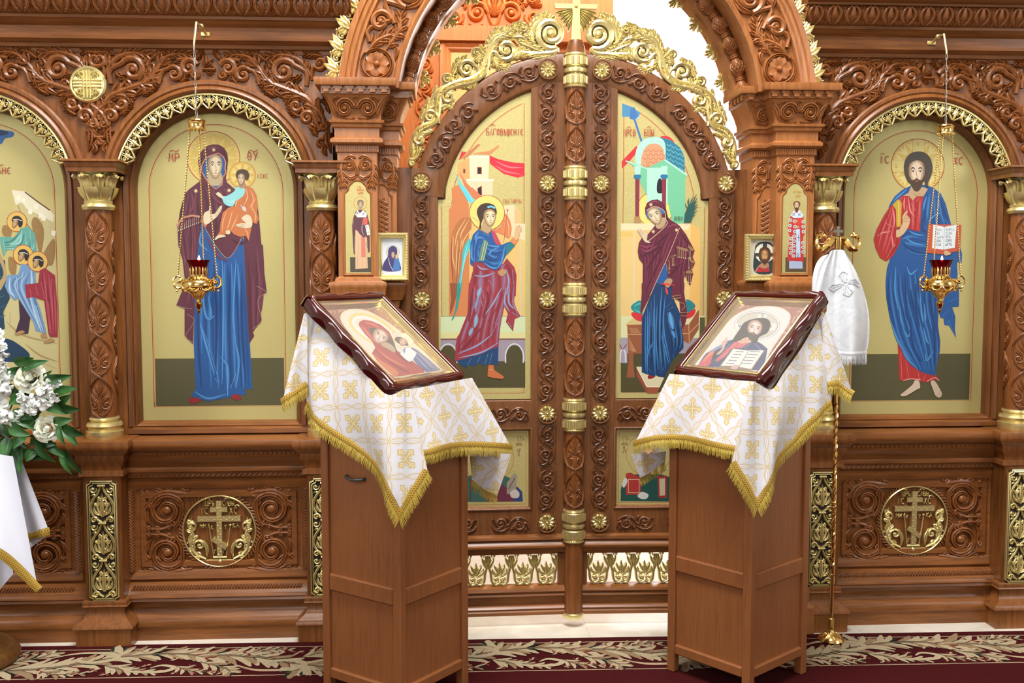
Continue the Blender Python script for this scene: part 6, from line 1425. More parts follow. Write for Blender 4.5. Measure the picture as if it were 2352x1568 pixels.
folds(p, BLU, BLUD, [B(l) for l in ([(1540, 330), (1560, 700), (1550, 1150)], [(1660, 360), (1650, 800), (1665, 1200)], [(1740, 400), (1745, 800), (1770, 1200)], [(1425, 500), (1430, 900), (1450, 1220)])], 10)
for l in ([(1440, 760), (1500, 905), (1580, 1190)], [(1632, 1060), (1640, 1285)], [(1700, 1120), (1660, 1230)]): p.line(B(l), .8, (110, 170, 220))
for w in ([(1362, 1330), (1375, 1290), (1450, 1308), (1410, 1335)], [(1665, 1290), (1700, 1268), (1740, 1300), (1700, 1312)]): p.curve(B(w), (140, 36, 44))
p.poly(A([(520, 240), (600, 246), (670, 290), (710, 360), (722, 450), (708, 580), (692, 680), (702, 745), (800, 830), (960, 860), (1090, 1000), (1120, 1100), (1140, 1300), (1165, 1568)])+B([(1895, 200), (1905, 400), (1922, 535), (1868, 565), (1885, 740), (1820, 820), (1832, 850), (1795, 905), (1770, 450), (1755, 130), (1700, 230), (1640, 292), (1570, 240), (1490, 90), (1450, 20), (1425, 240), (1405, 420), (1402, 640), (1390, 910), (1330, 850), (1330, 655), (1270, 630), (1335, 470), (1315, 300), (1285, 200), (1278, 60)])+A([(45, 1350), (60, 1250), (95, 1080), (140, 900), (200, 840), (345, 730), (340, 600), (320, 470), (335, 380), (380, 310), (450, 258)]), MAR)
drape(p, A([(150, 930), (85, 1250), (65, 1480)]), A([(330, 800), (330, 1100), (300, 1480)]), 7, MAR, MARL, MARD, 2); drape(p, A([(370, 740), (420, 1000), (480, 1300)]), A([(660, 800), (760, 1000), (600, 1350)]), 8, MAR, MARL, MARD, 3)
drape(p, B([(1775, 300), (1795, 600), (1805, 850)]), B([(1890, 250), (1900, 500), (1870, 750)]), 4, MAR, MARL, MARD, 4); drape(p, A([(345, 400), (335, 500), (365, 700)]), A([(450, 300), (410, 440), (395, 600)]), 3, MAR, MARL, MARD, 5); drape(p, B([(1300, 100), (1335, 350), (1345, 620)]), B([(1420, 60), (1410, 300), (1395, 600)]), 4, MAR, MARL, MARD, 6)
folds(p, MAR, MARD, [A(l) for l in ([(380, 360), (360, 500), (380, 640)], [(660, 320), (690, 450), (680, 620)], [(420, 760), (500, 900), (620, 1080)], [(300, 960), (330, 1150), (350, 1400)], [(120, 1000), (90, 1200), (90, 1330)], [(520, 900), (700, 1020), (640, 1300), (600, 1400)], [(500, 960), (560, 1250), (540, 1560)], [(380, 800), (440, 1000), (420, 1150)], [(1100, 1340), (1120, 1560)], [(760, 1500), (880, 1560), (1000, 1500)])], 7)
folds(p, MAR, MARL, [A(l) for l in ([(450, 300), (520, 280), (600, 290)], [(230, 880), (260, 1040), (200, 1180)], [(460, 800), (560, 980), (680, 1050)], [(150, 1360), (170, 1560)], [(260, 1340), (270, 1560)])]+[B(l) for l in ([(1300, 120), (1330, 300), (1345, 420)], [(1390, 120), (1380, 400), (1350, 620)], [(1850, 200), (1870, 500), (1850, 760)], [(1490, 140), (1570, 270), (1640, 310)])], 6)
p.line(B([(1478, 75), (1560, 210), (1645, 290), (1720, 190), (1740, 140)]), .9, (196, 170, 140)); p.line(B([(1850, 490), (1922, 540), (1868, 570), (1860, 630), (1885, 740), (1820, 800)]), .8, (180, 150, 130)); p.line(B([(1270, 632), (1340, 650), (1385, 655)]), .8, (180, 150, 130)); p.line(B([(1345, 690), (1400, 740), (1340, 850), (1390, 900)]), .8, (180, 150, 130))
p.curve(A([(430, 440), (470, 400), (560, 385), (640, 400), (680, 470), (690, 560), (660, 640), (640, 780), (560, 830), (470, 760), (400, 640), (390, 540)]), (36, 84, 140)); 
p.curve(A([(450, 600), (440, 680), (480, 770), (560, 795), (625, 770), (640, 660), (600, 600)]), (176, 158, 122)); face(p, *A([(548, 540)])[0], 17.5, 27, turn=.35)
p.line(A([(372, 520), (390, 480), (420, 430), (480, 395), (590, 358), (660, 410), (690, 480), (680, 560), (690, 620), (650, 680), (640, 780), (560, 835), (470, 770), (365, 600), (372, 520)]), 2.6, (190, 130, 104), False)
for s_ in ((530, 315, 24), (292, 862, 26), (735, 855, 26)): star(p, *A([s_[:2]])[0], s_[2]/5.8)
p.line(A([(40, 1335), (110, 1220), (240, 1190), (345, 1205)]), 4.5, (186, 130, 104), False)
for k in range(11): a, b_ = A([(60+k*27, 1330-k*12+(0 if k < 4 else (k-4)*2))])[0]; p.line([(a, b_-4 if k > 3 else b_), (a, b_+11)], .9, (170, 150, 130), False); p.disc(a, b_+11, 1.3, (214, 200, 170), n=8)
p.poly(A([(345, 1255), (390, 1240), (440, 1330), (415, 1355)]), (190, 104, 76))
p.curve(A([(390, 1210), (410, 1150), (465, 1120), (470, 1065), (490, 1090), (480, 1150), (540, 1165), (610, 1070), (640, 1062), (630, 1120), (580, 1200), (520, 1250), (440, 1310), (400, 1290)]), SK); 
for l in ([(540, 1180), (615, 1080)], [(560, 1195), (638, 1085)], [(560, 1215), (610, 1150)]): p.line(A(l), .8, SKD)
# the Child
p.poly(A([(830, 800), (960, 790), (1050, 830), (1100, 920), (1118, 1060), (1110, 1150), (1130, 1240), (1100, 1305), (1050, 1280), (1020, 1420), (1000, 1530), (960, 1460), (880, 1475), (800, 1440), (760, 1400), (700, 1440), (620, 1460), (570, 1470), (610, 1400), (620, 1290), (650, 1150), (720, 1090), (810, 1060), (800, 930)]), (190, 112, 66))
folds(p, (190, 112, 66), (226, 176, 120), [A(l) for l in ([(960, 820), (980, 940), (930, 1060)], [(1020, 850), (1060, 980), (1000, 1100)], [(700, 1130), (660, 1260), (640, 1400)], [(780, 1120), (740, 1280), (700, 1390)], [(850, 1180), (800, 1300), (760, 1380)], [(1060, 1100), (1090, 1200), (1080, 1280)], [(940, 1370), (980, 1420), (990, 1500)], [(880, 960), (830, 1020), (820, 1080)], [(1090, 960), (1040, 1060), (1060, 1160)])], 4)
folds(p, (190, 112, 66), (132, 66, 40), [A(l) for l in ([(920, 900), (950, 1020)], [(680, 1200), (650, 1380)], [(900, 1220), (830, 1330)], [(1000, 1150), (1080, 1130)], [(1000, 880), (1040, 1000)])], 3)
p.curve(A([(835, 810), (800, 870), (700, 930), (640, 940), (680, 1040), (780, 1068), (820, 1000), (840, 985), (930, 920), (940, 830)]), (140, 204, 204)); p.line(A([(700, 980), (780, 1010), (820, 960)]), 3, (186, 228, 220), True, True, (140, 204, 204))
p.curve(A([(560, 900), (600, 880), (650, 930), (655, 965), (600, 940)]), SK)
p.curve(A([(890, 760), (950, 760), (960, 810), (900, 830), (870, 810)]), (160, 130, 96)); p.curve(A([(825, 640), (850, 590), (920, 572), (985, 600), (1003, 660), (980, 710), (940, 690), (900, 640), (860, 680), (838, 690)]), (70, 56, 44)); face(p, *A([(898, 710)])[0], 9.2, 13.5, (206, 184, 150), (128, 100, 72), -.3)
p.curve(A([(820, 1320), (900, 1290), (960, 1290), (900, 1230), (960, 1180), (1010, 1190), (1040, 1250), (1040, 1330), (980, 1360), (900, 1350)]), SK)
for l in ([(830, 1325), (930, 1310)], [(850, 1345), (950, 1330)]): p.line(A(l), .8, SKD)
p.curve(A([(545, 1500), (590, 1450), (660, 1450), (690, 1470), (600, 1490), (560, 1515)]), SK); p.curve(A([(690, 1400), (740, 1385), (750, 1430), (710, 1440)]), SK); p.curve(A([(905, 1080), (940, 1070), (965, 1110), (930, 1130)]), SK); p.line(A([(890, 1050), (965, 1140)]), 2, (170, 190, 214))
for tx, x, y_, h in (('МР', 388, 371, 19), ('ѲУ', 568, 368, 19), ('ІС', 590, 409, 10), ('ХС', 603, 409, 10)): p.text(tx, x, y_, h, (178, 58, 42))
for x in (388, 568): p.line([(x+2, 349), (x+8, 345), (x+16, 348), (x+24, 344)], 1.4, (178, 58, 42))
for x in (384, 414, 564, 595): p.disc(x, 362, 1.2, (178, 58, 42), n=8)
p.done('painted_figure', t)
# ---- Christ
t, p, q = icon_board(BAYS[2], 'tall arched icon of Christ in red and blue holding an open book')
A = ZM(1990, 320, 4.9); B = ZM(1990, 600, 4.752); cxm = BAYS[2]; g0 = P(2100, 812, .08).z
q.k = 2; q.poly([(cxm-.2795, 1.006), (cxm+.2795, 1.006), (cxm+.2795, g0), (cxm-.2795, g0)], OLV); q.line([(cxm-.28, g0), (cxm+.28, g0)], .002, (200, 180, 110), False); q.done('painted_ground', t)
p.k = 5; u, v = A([(578, 292)])[0]; r = 297/4.9; p.disc(u, v, r, (206, 180, 96)); haloleaf(p, u, v, 34, 56, 12, (222, 202, 130))
GG = (212, 194, 122); p.poly(A([(520, 2), (655, 2), (655, 250), (520, 250)]), GG); p.poly(A([(284, 232), (870, 232), (870, 368), (284, 368)]), GG)
for l in ([(520, 4), (520, 200)], [(655, 4), (655, 200)], [(290, 232), (480, 232)], [(290, 368), (480, 368)], [(700, 232), (866, 232)], [(700, 368), (866, 368)]): p.line(A(l), .9, (190, 140, 60), False)
p.ring(u, v, r, 1.6, RED)
for tx, x, y_ in (('О', 567, 72), ('Ѡ', 322, 320), ('Н', 792, 322)): p.text(tx, *A([(x, y_)])[0], 9, (176, 130, 60))
CRD, CRDD, CRL = (176, 46, 44), (122, 26, 30), (232, 150, 150)
p.poly(B([(340, 900), (360, 1295), (400, 1305), (480, 1280), (600, 1310), (660, 1322), (740, 1290), (800, 1305), (760, 1240), (700, 1000), (500, 900)]), CRD); folds(p, CRD, CRL, [B(l) for l in ([(375, 980), (385, 1290)], [(430, 1080), (460, 1270)], [(560, 1200), (580, 1290)], [(640, 1240), (620, 1310)], [(700, 1290), (760, 1262)])], 4)
p.line(B([(400, 1300), (480, 1282), (590, 1290)]), 2, CRL); p.line(B([(660, 1310), (740, 1270), (795, 1300)]), 2, CRL)
for w in ([(520, 1300), (575, 1300), (592, 1380), (560, 1400), (440, 1470), (385, 1478), (365, 1455), (420, 1410), (500, 1340)], [(695, 1315), (745, 1300), (800, 1380), (830, 1450), (800, 1492), (750, 1470), (720, 1390)]): p.curve(B(w), (60, 52, 36)); 
for w in ([(524, 1302), (572, 1302), (586, 1378), (556, 1394), (440, 1462), (388, 1470), (372, 1453), (424, 1412), (504, 1342)], [(700, 1315), (742, 1302), (796, 1382), (824, 1450), (798, 1486), (754, 1466), (724, 1390)]): p.curve(B(w), (206, 184, 160))
for l in ([(760, 1440), (775, 1480)], [(785, 1420), (805, 1470)], [(400, 1450), (430, 1430)]): p.line(B(l), .8, SKD)
# blue cloak behind and over
p.poly(B([(985, 0), (1010, 350), (1008, 495), (935, 500), (970, 600), (965, 740), (978, 835), (900, 700), (850, 695), (840, 620), (810, 618), (790, 560), (850, 400), (900, 100)]), BLU); folds(p, BLU, BLUL, [B(l) for l in ([(880, 440), (1000, 400)], [(830, 600), (900, 520)], [(860, 690), (910, 640)], [(905, 660), (950, 780)])], 4)
p.poly(A([(500, 520), (400, 570), (320, 640), (280, 700), (250, 760), (330, 1000), (390, 1100), (330, 1250), (270, 1330), (230, 1450), (218, 1568)])+B([(208, 250), (215, 400), (250, 600), (300, 780), (340, 890), (400, 1000), (480, 1130), (600, 1210), (750, 1250), (765, 1130), (800, 980), (805, 870), (780, 700), (785, 560), (830, 400), (920, 200), (990, 40)])+A([(1020, 1380), (1070, 1390), (1075, 1290), (1050, 1200), (990, 1100), (950, 950), (890, 720), (830, 600), (740, 540), (660, 510)]), BLU)
drape(p, B([(230, 150), (235, 400), (330, 850), (540, 1170)]), B([(560, 100), (600, 400), (720, 800), (748, 1200)]), 13, BLU, BLUL, BLUD, 7); drape(p, B([(610, 150), (630, 500), (740, 880), (745, 1150)]), B([(775, 300), (770, 600), (790, 900), (765, 1150)]), 5, BLU, BLUL, BLUD, 8)
drape(p, A([(680, 600), (640, 800), (625, 1000)]), A([(850, 680), (895, 850), (940, 950)]), 7, BLU, BLUL, BLUD, 9); drape(p, A([(400, 1090), (500, 1020), (660, 1060)]), A([(390, 1210), (520, 1280), (680, 1300)]), 6, BLU, BLUL, BLUD, 10)
folds(p, BLU, BLUL, [B(l) for l in ([(320, 60), (310, 300), (340, 520)], [(360, 480), (380, 640), (410, 720)], [(580, 300), (600, 560), (620, 680)], [(630, 460), (640, 600), (640, 680)], [(620, 720), (650, 850), (680, 900)], [(360, 860), (430, 1040), (560, 1180)], [(440, 60), (480, 140), (560, 80)], [(260, 640), (350, 880), (480, 1080)], [(640, 1000), (660, 1080), (740, 960)], [(400, 740), (450, 820), (470, 780)])]+[A(l) for l in ([(300, 700), (360, 640), (460, 560)], [(680, 640), (650, 720), (640, 800)], [(760, 640), (860, 650)], [(690, 930), (760, 860), (830, 830)], [(480, 1030), (560, 1070), (650, 1080)], [(440, 1110), (540, 1170), (660, 1190)], [(880, 900), (930, 960)])], 6)
folds(p, BLU, BLUD, [B(l) for l in ([(240, 200), (240, 420), (300, 680)], [(480, 300), (520, 560), (600, 900)], [(540, 240), (540, 560), (580, 720)], [(700, 560), (740, 800), (740, 1100)], [(480, 600), (500, 900), (600, 1100)], [(420, 120), (430, 500), (470, 700)], [(680, 300), (720, 600), (760, 760)])]+[A(l) for l in ([(640, 860), (620, 1000), (700, 1050)], [(400, 1150), (500, 1240), (660, 1290)], [(760, 950), (770, 860)], [(840, 700), (860, 860)])], 8)
p.poly(A([(400, 630), (640, 640), (615, 800), (600, 1040), (460, 1005), (330, 1000), (330, 750), (360, 680)]), CRD); p.poly(A([(330, 740), (280, 735), (200, 850), (115, 1010), (80, 1120), (100, 1220), (150, 1330), (220, 1372), (300, 1310), (370, 1180), (390, 1090), (340, 1000)]), CRD)
drape(p, A([(270, 770), (150, 1000), (105, 1180)]), A([(325, 800), (335, 1040), (250, 1320)]), 7, CRD, CRL, CRDD, 11, .5); drape(p, A([(405, 660), (410, 800), (405, 980)]), A([(615, 680), (605, 850), (595, 1020)]), 6, CRD, CRL, CRDD, 12, .5)
folds(p, CRD, CRL, [A(l) for l in ([(430, 650), (420, 720), (425, 800)], [(470, 650), (490, 800), (540, 870)], [(500, 720), (550, 800)], [(290, 760), (310, 880), (310, 990)], [(210, 940), (300, 990)], [(120, 1090), (180, 1050), (270, 1040)], [(280, 1050), (300, 1200), (320, 1180)], [(230, 1330), (300, 1200)], [(390, 650), (380, 700)], [(560, 700), (590, 660)])], 5); folds(p, CRD, CRDD, [A(l) for l in ([(460, 700), (470, 900)], [(350, 1040), (340, 1180), (250, 1320)], [(580, 700), (580, 980)], [(180, 920), (140, 1100)], [(250, 800), (230, 920)])], 6)
p.poly(A([(290, 735), (345, 680), (365, 675), (395, 720), (385, 980), (335, 985), (330, 790)]), (196, 160, 56)); p.line(A([(360, 700), (362, 970)]), 1.6, (226, 204, 110))
p.poly(A([(470, 600), (500, 530), (650, 540), (690, 560), (640, 640), (560, 640), (520, 690), (480, 640), (410, 635)]), (190, 158, 122)); p.line(A([(520, 600), (560, 630), (610, 610)]), 2.5, (150, 116, 84), True, True, (190, 158, 122))
p.curve(A([(418, 320), (440, 220), (500, 155), (590, 136), (670, 160), (725, 230), (742, 330), (720, 420), (690, 490), (695, 540), (660, 520), (640, 470), (560, 540), (490, 500), (440, 430)]), (72, 64, 56)); face(p, *A([(562, 385)])[0], 19.5, 32, (226, 204, 176), (152, 118, 86), 0, 0, (78, 58, 44))
p.curve(A([(455, 300), (490, 240), (560, 205), (640, 240), (672, 310), (620, 250), (565, 236), (510, 255)]), (72, 64, 56))
p.curve(A([(335, 1100), (335, 1020), (370, 1010), (405, 930), (400, 880), (430, 820), (462, 808), (450, 850), (480, 880), (488, 915), (470, 980), (420, 1060), (370, 1095)]), (206, 172, 130))
for l in ([(410, 900), (480, 885)], [(410, 930), (480, 918)], [(425, 880), (455, 825)]): p.line(A(l), .9, (140, 100, 66))
p.poly(A([(690, 955), (1065, 960), (1050, 1250), (860, 1295), (668, 1275)]), (196, 86, 56)); p.poly(A([(750, 958), (875, 985), (865, 1240), (735, 1225)]), (226, 232, 236)); p.poly(A([(875, 985), (1012, 958), (990, 1220), (865, 1240)]), (226, 232, 236)); p.line(A([(875, 985), (865, 1240)]), 1, (160, 160, 166))
for i, (a_, b_) in enumerate((('ЗЕМЛ', 'КАРІА'), ('ТЕСЬ', 'ЕІМЛ'), ('ГЛАГОЛ', 'ОТЪ'), ('АПОС', 'СПРЕ'), ('ЕСАК', 'ДЕТЪ'))): p.text(a_[:5], *A([(772-i*2, 1032+i*41)])[0], 5.4, (112, 120, 132), .8); p.text(b_[:5], *A([(892-i*2, 1028+i*41)])[0], 5.4, (112, 120, 132), .8)
p.curve(A([(870, 1260), (900, 1250), (930, 1270), (945, 1290), (880, 1305)]), (206, 172, 130))
for tx, x, y_ in (('ІС', 148, 270), ('ХС', 978, 283)): p.text(tx, *A([(x, y_)])[0], 17, (178, 58, 42))
for x in (2021, 2191): p.line([(x+1, 354), (x+6, 352), (x+11, 355)], 1.1, (178, 58, 42))
p.done('painted_figure', t)
# ---- Baptism with angels (only the right part in view)
t, p, q = icon_board(BAYS[0], 'arched icon of the Baptism with three angels, cut by the left picture edge')
A = ZM(0, 280, 2.613); p.k = 5
p.poly(A([(70, 408), (160, 418), (220, 470), (325, 555), (345, 1300), (350, 1568), (-120, 1568), (-120, 1300), (20, 1200), (50, 1060), (110, 700), (100, 560)]), (196, 184, 132)); folds(p, (196, 184, 132), (150, 124, 70), [A(l) for l in ([(100, 480), (150, 600), (240, 700)], [(220, 480), (260, 620)], [(40, 1200), (140, 1280), (340, 1330)], [(60, 1140), (60, 1240)], [(150, 1330), (240, 1400), (350, 1440)], [(180, 1420), (340, 1480)])], 7)
p.poly(A([(70, 408), (160, 418), (215, 470), (300, 530), (325, 560), (320, 600), (240, 560), (160, 520), (130, 480), (95, 500)]), (226, 220, 190)); p.line(A([(150, 420), (215, 470), (300, 530)]), 3, (96, 60, 40))
for (x, y_) in ((100, 440), (130, 455), (205, 490), (235, 545), (250, 560), (170, 520), (310, 650)): p.poly(A([(x, y_), (x+26, y_+4), (x+22, y_+34), (x-2, y_+30)]), (234, 230, 206))
p.poly(A([(-120, 820), (30, 830), (40, 960), (60, 1060), (20, 1140), (30, 1240), (-120, 1300)]), (30, 62, 84)); p.curve(A([(-60, 1320), (40, 1300), (120, 1340), (180, 1400), (120, 1440), (-60, 1420)]), (22, 56, 84)); 
for k in range(6): p.line(A([(-60, 860+k*60), (0, 870+k*60), (34, 850+k*62)]), 3, (60, 112, 140), True, True, (30, 62, 84))
p.curve(A([(-30, 780), (0, 790), (30, 860), (42, 930), (20, 980), (0, 1010), (-20, 980), (20, 920), (5, 850), (-30, 820)]), (176, 150, 104))
p.curve(A([(-120, 20), (0, 45), (80, 60), (75, 90), (30, 100), (0, 135), (-120, 140)]), (50, 104, 168)); p.curve(A([(-120, 10), (0, 48), (50, 62), (20, 80), (-120, 90)]), (20, 40, 84))
SKB = (190, 160, 112)
p.disc(-52, 470, 26, (214, 176, 92)); p.ring(-52, 470, 26, 1.4, RED); p.poly([(-66, 496), (-38, 496), (-18, 520), (-12, 600), (-22, 640), (-30, 700), (-34, 820), (-48, 820), (-54, 720), (-62, 820), (-78, 820), (-76, 690), (-82, 600), (-86, 520)], SKB); p.poly([(-80, 620), (-24, 620), (-30, 680), (-76, 680)], (226, 222, 210)); p.curve([(-68, 474), (-66, 452), (-52, 446), (-38, 452), (-34, 480), (-42, 496), (-62, 496)], (72, 50, 38)); face(p, -52, 474, 9, 14, (206, 174, 126), (140, 104, 70), 0, 0, (80, 56, 42))
p.poly([(-150, 470), (-118, 440), (-96, 470), (-92, 520), (-100, 640), (-110, 780), (-160, 780), (-170, 600)], (110, 92, 60)); p.disc(-118, 420, 22, (214, 176, 92)); p.ring(-118, 420, 22, 1.4, RED); p.curve([(-134, 424), (-130, 404), (-116, 398), (-104, 406), (-102, 430), (-116, 448)], (72, 50, 38)); face(p, -114, 424, 8, 12, (206, 174, 126), (140, 104, 70), .3, 0, (80, 56, 42))
def angel(hx, hy, hr, robe, robel, body, wing):
    for w in wing: p.curve(A(w), (150, 116, 66)); folds(p, (150, 116, 66), (60, 46, 30), [A([w[0], w[len(w)//2]]), A([w[1], w[len(w)//2]]), A([w[-1], w[len(w)//2]])], 2)
    p.disc(*A([(hx, hy)])[0], hr/2.613, (214, 176, 92)); p.ring(*A([(hx, hy)])[0], hr/2.613, 1.4, RED)
    p.poly(A(body), robe); p.curve(A([(hx-32, hy-6), (hx-20, hy-30), (hx+10, hy-34), (hx+34, hy-10), (hx+32, hy+24), (hx+14, hy+34), (hx, hy), (hx-20, hy)]), (34, 28, 28)); face(p, *A([(hx-12, hy+12)])[0], 7.2, 10.5, (196, 160, 112), (110, 76, 48), -.4, .35); p.line(A([(hx-24, hy-12), (hx+4, hy-14), (hx+30, hy-4)]), 1.4, (220, 220, 220))
W1 = [[(190, 620), (200, 575), (230, 580), (262, 640), (260, 720), (240, 800), (220, 720)], [(12, 640), (30, 618), (70, 650), (60, 690), (20, 680)]]
TEA, TEAL = (94, 160, 148), (170, 216, 204); angel(102, 598, 60, TEA, TEAL, [(120, 640), (170, 628), (210, 670), (222, 780), (160, 775), (120, 750), (40, 770), (22, 808), (5, 740), (0, 690), (60, 690), (110, 700)], W1); drape(p, A([(115, 650), (60, 710), (20, 720)]), A([(205, 680), (200, 770), (40, 760)]), 6, TEA, TEAL, (50, 100, 96), 22); folds(p, TEA, TEAL, [A(l) for l in ([(130, 650), (120, 720), (60, 740)], [(180, 650), (190, 760)], [(20, 700), (30, 790)], [(150, 660), (160, 770)])], 6)
W2 = [[(50, 820), (70, 810), (100, 850), (90, 920), (60, 900)], [(250, 820), (320, 700), (330, 780), (310, 860)]]
LBL, LBLL, DPU = (110, 146, 186), (190, 214, 232), (58, 36, 56); angel(140, 798, 60, DPU, LBLL, [(110, 1020), (180, 1010), (190, 1120), (170, 1270), (90, 1272), (120, 1180)], W2)
p.poly(A([(130, 850), (180, 860), (212, 900), (215, 960), (200, 1020), (240, 1120), (280, 1270), (215, 1250), (180, 1120), (140, 1030), (90, 1070), (50, 1030), (30, 985), (45, 920), (110, 915)]), LBL); drape(p, A([(125, 920), (60, 960), (100, 1050), (220, 1240)]), A([(205, 900), (200, 1000), (225, 1100), (270, 1260)]), 7, LBL, LBLL, (60, 84, 130), 23); folds(p, LBL, LBLL, [A(l) for l in ([(60, 930), (60, 1010), (90, 1050)], [(190, 880), (190, 980), (160, 1000)], [(180, 1050), (220, 1180), (250, 1260)], [(100, 930), (110, 1010)], [(215, 1100), (260, 1250)], [(140, 900), (130, 960)])], 7)
ROS_, ROSL = (150, 40, 58), (206, 110, 116); angel(228, 838, 60, ROS_, ROSL, [(240, 890), (270, 875), (330, 920), (345, 1100), (347, 1290), (300, 1290), (275, 1120), (275, 1075), (200, 1050), (160, 1060), (152, 975), (230, 965)], []); drape(p, A([(245, 900), (260, 1000), (290, 1280)]), A([(325, 930), (338, 1100), (342, 1280)]), 6, ROS_, ROSL, (90, 16, 34), 24); folds(p, ROS_, ROSL, [A(l) for l in ([(180, 1000), (190, 1050)], [(250, 960), (270, 1060)], [(310, 940), (320, 1200)], [(290, 1080), (310, 1270)], [(215, 985), (230, 1040)])], 7)
for w in ([(90, 1270), (130, 1250), (150, 1262), (110, 1278)], [(245, 1275), (270, 1268), (285, 1295), (255, 1295)], [(262, 1322), (300, 1298), (330, 1310), (300, 1325)]): p.curve(A(w), (170, 130, 84))
p.text('АНЕ', *A([(-14, 312)])[0], 15, (176, 52, 40)); p.line(A([(0, 268), (10, 255), (22, 262)]), 1.3, (176, 52, 40)); p.text('КРЕЩ', -48, 400, 15, (176, 52, 40))
p.done('painted_scene', t)
# ================================================================== door paintings
DP = dict()
def door_panel(root, X, s, nm):
    yb = YD+.016; n = 30; hx = XC+s*.716
    arcp = [(X(RIN*cos(a)), DZ+RIN*sin(a)) for a in [math.acos(.188/RIN)+(rad(12.5)-math.acos(.188/RIN))*i/n for i in range(n+1)]]
    zl = zv(918)
    poly = [(X(.186), zl), (X(.186), DZ+math.sqrt(RIN**2-.186**2))]+arcp+[(X(.566), 1.912), (X(.612), 1.908), (X(.612), zl)]
    o = make('painted_panel', MB().prism(poly[::s] if s > 0 else poly, yb, yb+.008), GLEAF, root, smooth=False)
    q = Paint(lambda a, b: Vector((a, yb, b)), (0, -1, 0)); f = .034
    for (w, c, d) in ((.0026, RED, 0), (.0014, REDL, .005)):
        R2 = RIN-f-d; arc2 = [(X(R2*cos(a)), DZ+R2*sin(a)) for a in [math.acos((.186+f+d)/R2)+(rad(11)-math.acos((.186+f+d)/R2))*i/n for i in range(n+1)]]
        q.line([(X(.186+f+d), zl+f*.8+d)]+arc2+[(X(.54-d), 1.882-d), (X(.612-f*.8-d), 1.882-d), (X(.612-f*.8-d), zl+f*.8+d), (X(.186+f+d), zl+f*.8+d), (X(.186+f+d), zl+f)], w, c, False)
    lo = make('lower_painted_panel', MB().box(*sorted((X(.188), X(.61))), yb, yb+.008, zv(1172), zv(985)), GLEAF, root, smooth=False)
    xs = sorted((X(.188+.022), X(.61-.022))); z0_, z1_ = zv(1172)+.022, zv(985)-.022
    q.line([(xs[0], z0_), (xs[1], z0_), (xs[1], z1_), (xs[0], z1_), (xs[0], z0_), (xs[0]+.01, z0_)], .0022, RED, False)
    q.done('border_line', o); return o, lo, Paint(lambda u, v: P(u, v, yb), (0, -1, 0)), Paint(lambda u, v: P(u, v, yb), (0, -1, 0))
# ---- archangel
oP, oL, p, p2 = door_panel(DL, XL, -1, 'archangel'); p.k = 5
A = ZM(980, 280, 2.529); B = ZM(1010, 430, 6.27); C = ZM(1010, 650, 6.27)
ORG, CRM, MIN = (198, 122, 72), (214, 196, 156), (196, 208, 164)
p.poly(A([(130, 505), (150, 490), (145, 385), (190, 360), (245, 400), (250, 1130), (130, 1130)]), ORG); p.poly(A([(250, 560), (400, 640), (575, 640), (575, 1130), (250, 1130)]), (214, 180, 110)); p.poly(A([(448, 485), (510, 480), (550, 520), (550, 590), (575, 590), (575, 690), (448, 640)]), (226, 200, 160)); p.poly(A([(512, 485), (550, 520), (550, 588), (512, 588)]), (232, 176, 120)); p.line(A([(548, 690), (548, 1130)]), 4, (198, 186, 150), False)
p.poly(A([(180, 240), (250, 205), (250, 330), (235, 350), (180, 310)]), (216, 160, 96)); p.poly(A([(248, 195), (365, 195), (360, 330), (252, 330)]), (222, 206, 172)); p.poly(A([(232, 330), (392, 330), (385, 345), (385, 470), (240, 470)]), (216, 198, 160)); p.line(A([(232, 336), (392, 336)]), 4, (236, 226, 200), False); p.line(A([(245, 200), (368, 200)]), 4, (236, 226, 200), False)
p.poly(A([(190, 220), (300, 125), (315, 130), (245, 200)]), (186, 116, 72)); p.poly(A([(250, 185), (370, 165), (420, 132), (425, 140), (370, 190)]), (198, 130, 84)); p.poly(A([(185, 225), (205, 170), (235, 175)]), (196, 40, 52))
p.poly(A([(366, 192), (420, 215), (500, 232), (572, 238), (572, 312), (530, 322), (450, 300), (400, 265), (368, 240)]), (206, 40, 56)); folds(p, (206, 40, 56), (244, 130, 140), [A(l) for l in ([(400, 225), (480, 260), (560, 262)], [(400, 250), (460, 285), (540, 300)], [(500, 290), (560, 310)])], 5)
for w in ([(296, 262), (320, 262), (320, 300), (296, 300)], [(296, 385), (320, 370), (322, 425), (300, 420)], [(214, 272), (224, 272), (224, 296), (214, 296)]): p.poly(A(w), (30, 20, 24)); p.line(A(w+[w[0]]), 1.6, (190, 90, 60), False)
p.poly(A([(82, 1128), (575, 1128), (575, 1222), (82, 1222)]), MIN); p.poly(A([(82, 1222), (575, 1222), (575, 1258), (82, 1258)]), (206, 200, 140)); p.line(A([(82, 1130), (575, 1130)]), 1, (90, 110, 100), False); p.poly(A([(82, 1262), (575, 1262), (575, 1400), (82, 1400)]), (150, 140, 150)); p.line(A([(82, 1262), (575, 1262)]), 3.5, (120, 80, 70), False); p.poly(A([(82, 1390), (575, 1390), (575, 1545), (82, 1545)]), (74, 68, 38))
for x in (125, 512): p.curve(A([(x-45, 1400), (x-45, 1340), (x-25, 1305), (x, 1298), (x+25, 1305), (x+45, 1340), (x+45, 1400)]), (74, 68, 38)); p.line(A([(x-52, 1400), (x-50, 1340), (x-26, 1300), (x, 1290), (x+26, 1300), (x+50, 1340), (x+52, 1400)]), 3, (206, 204, 210))
WG = (176, 108, 60)
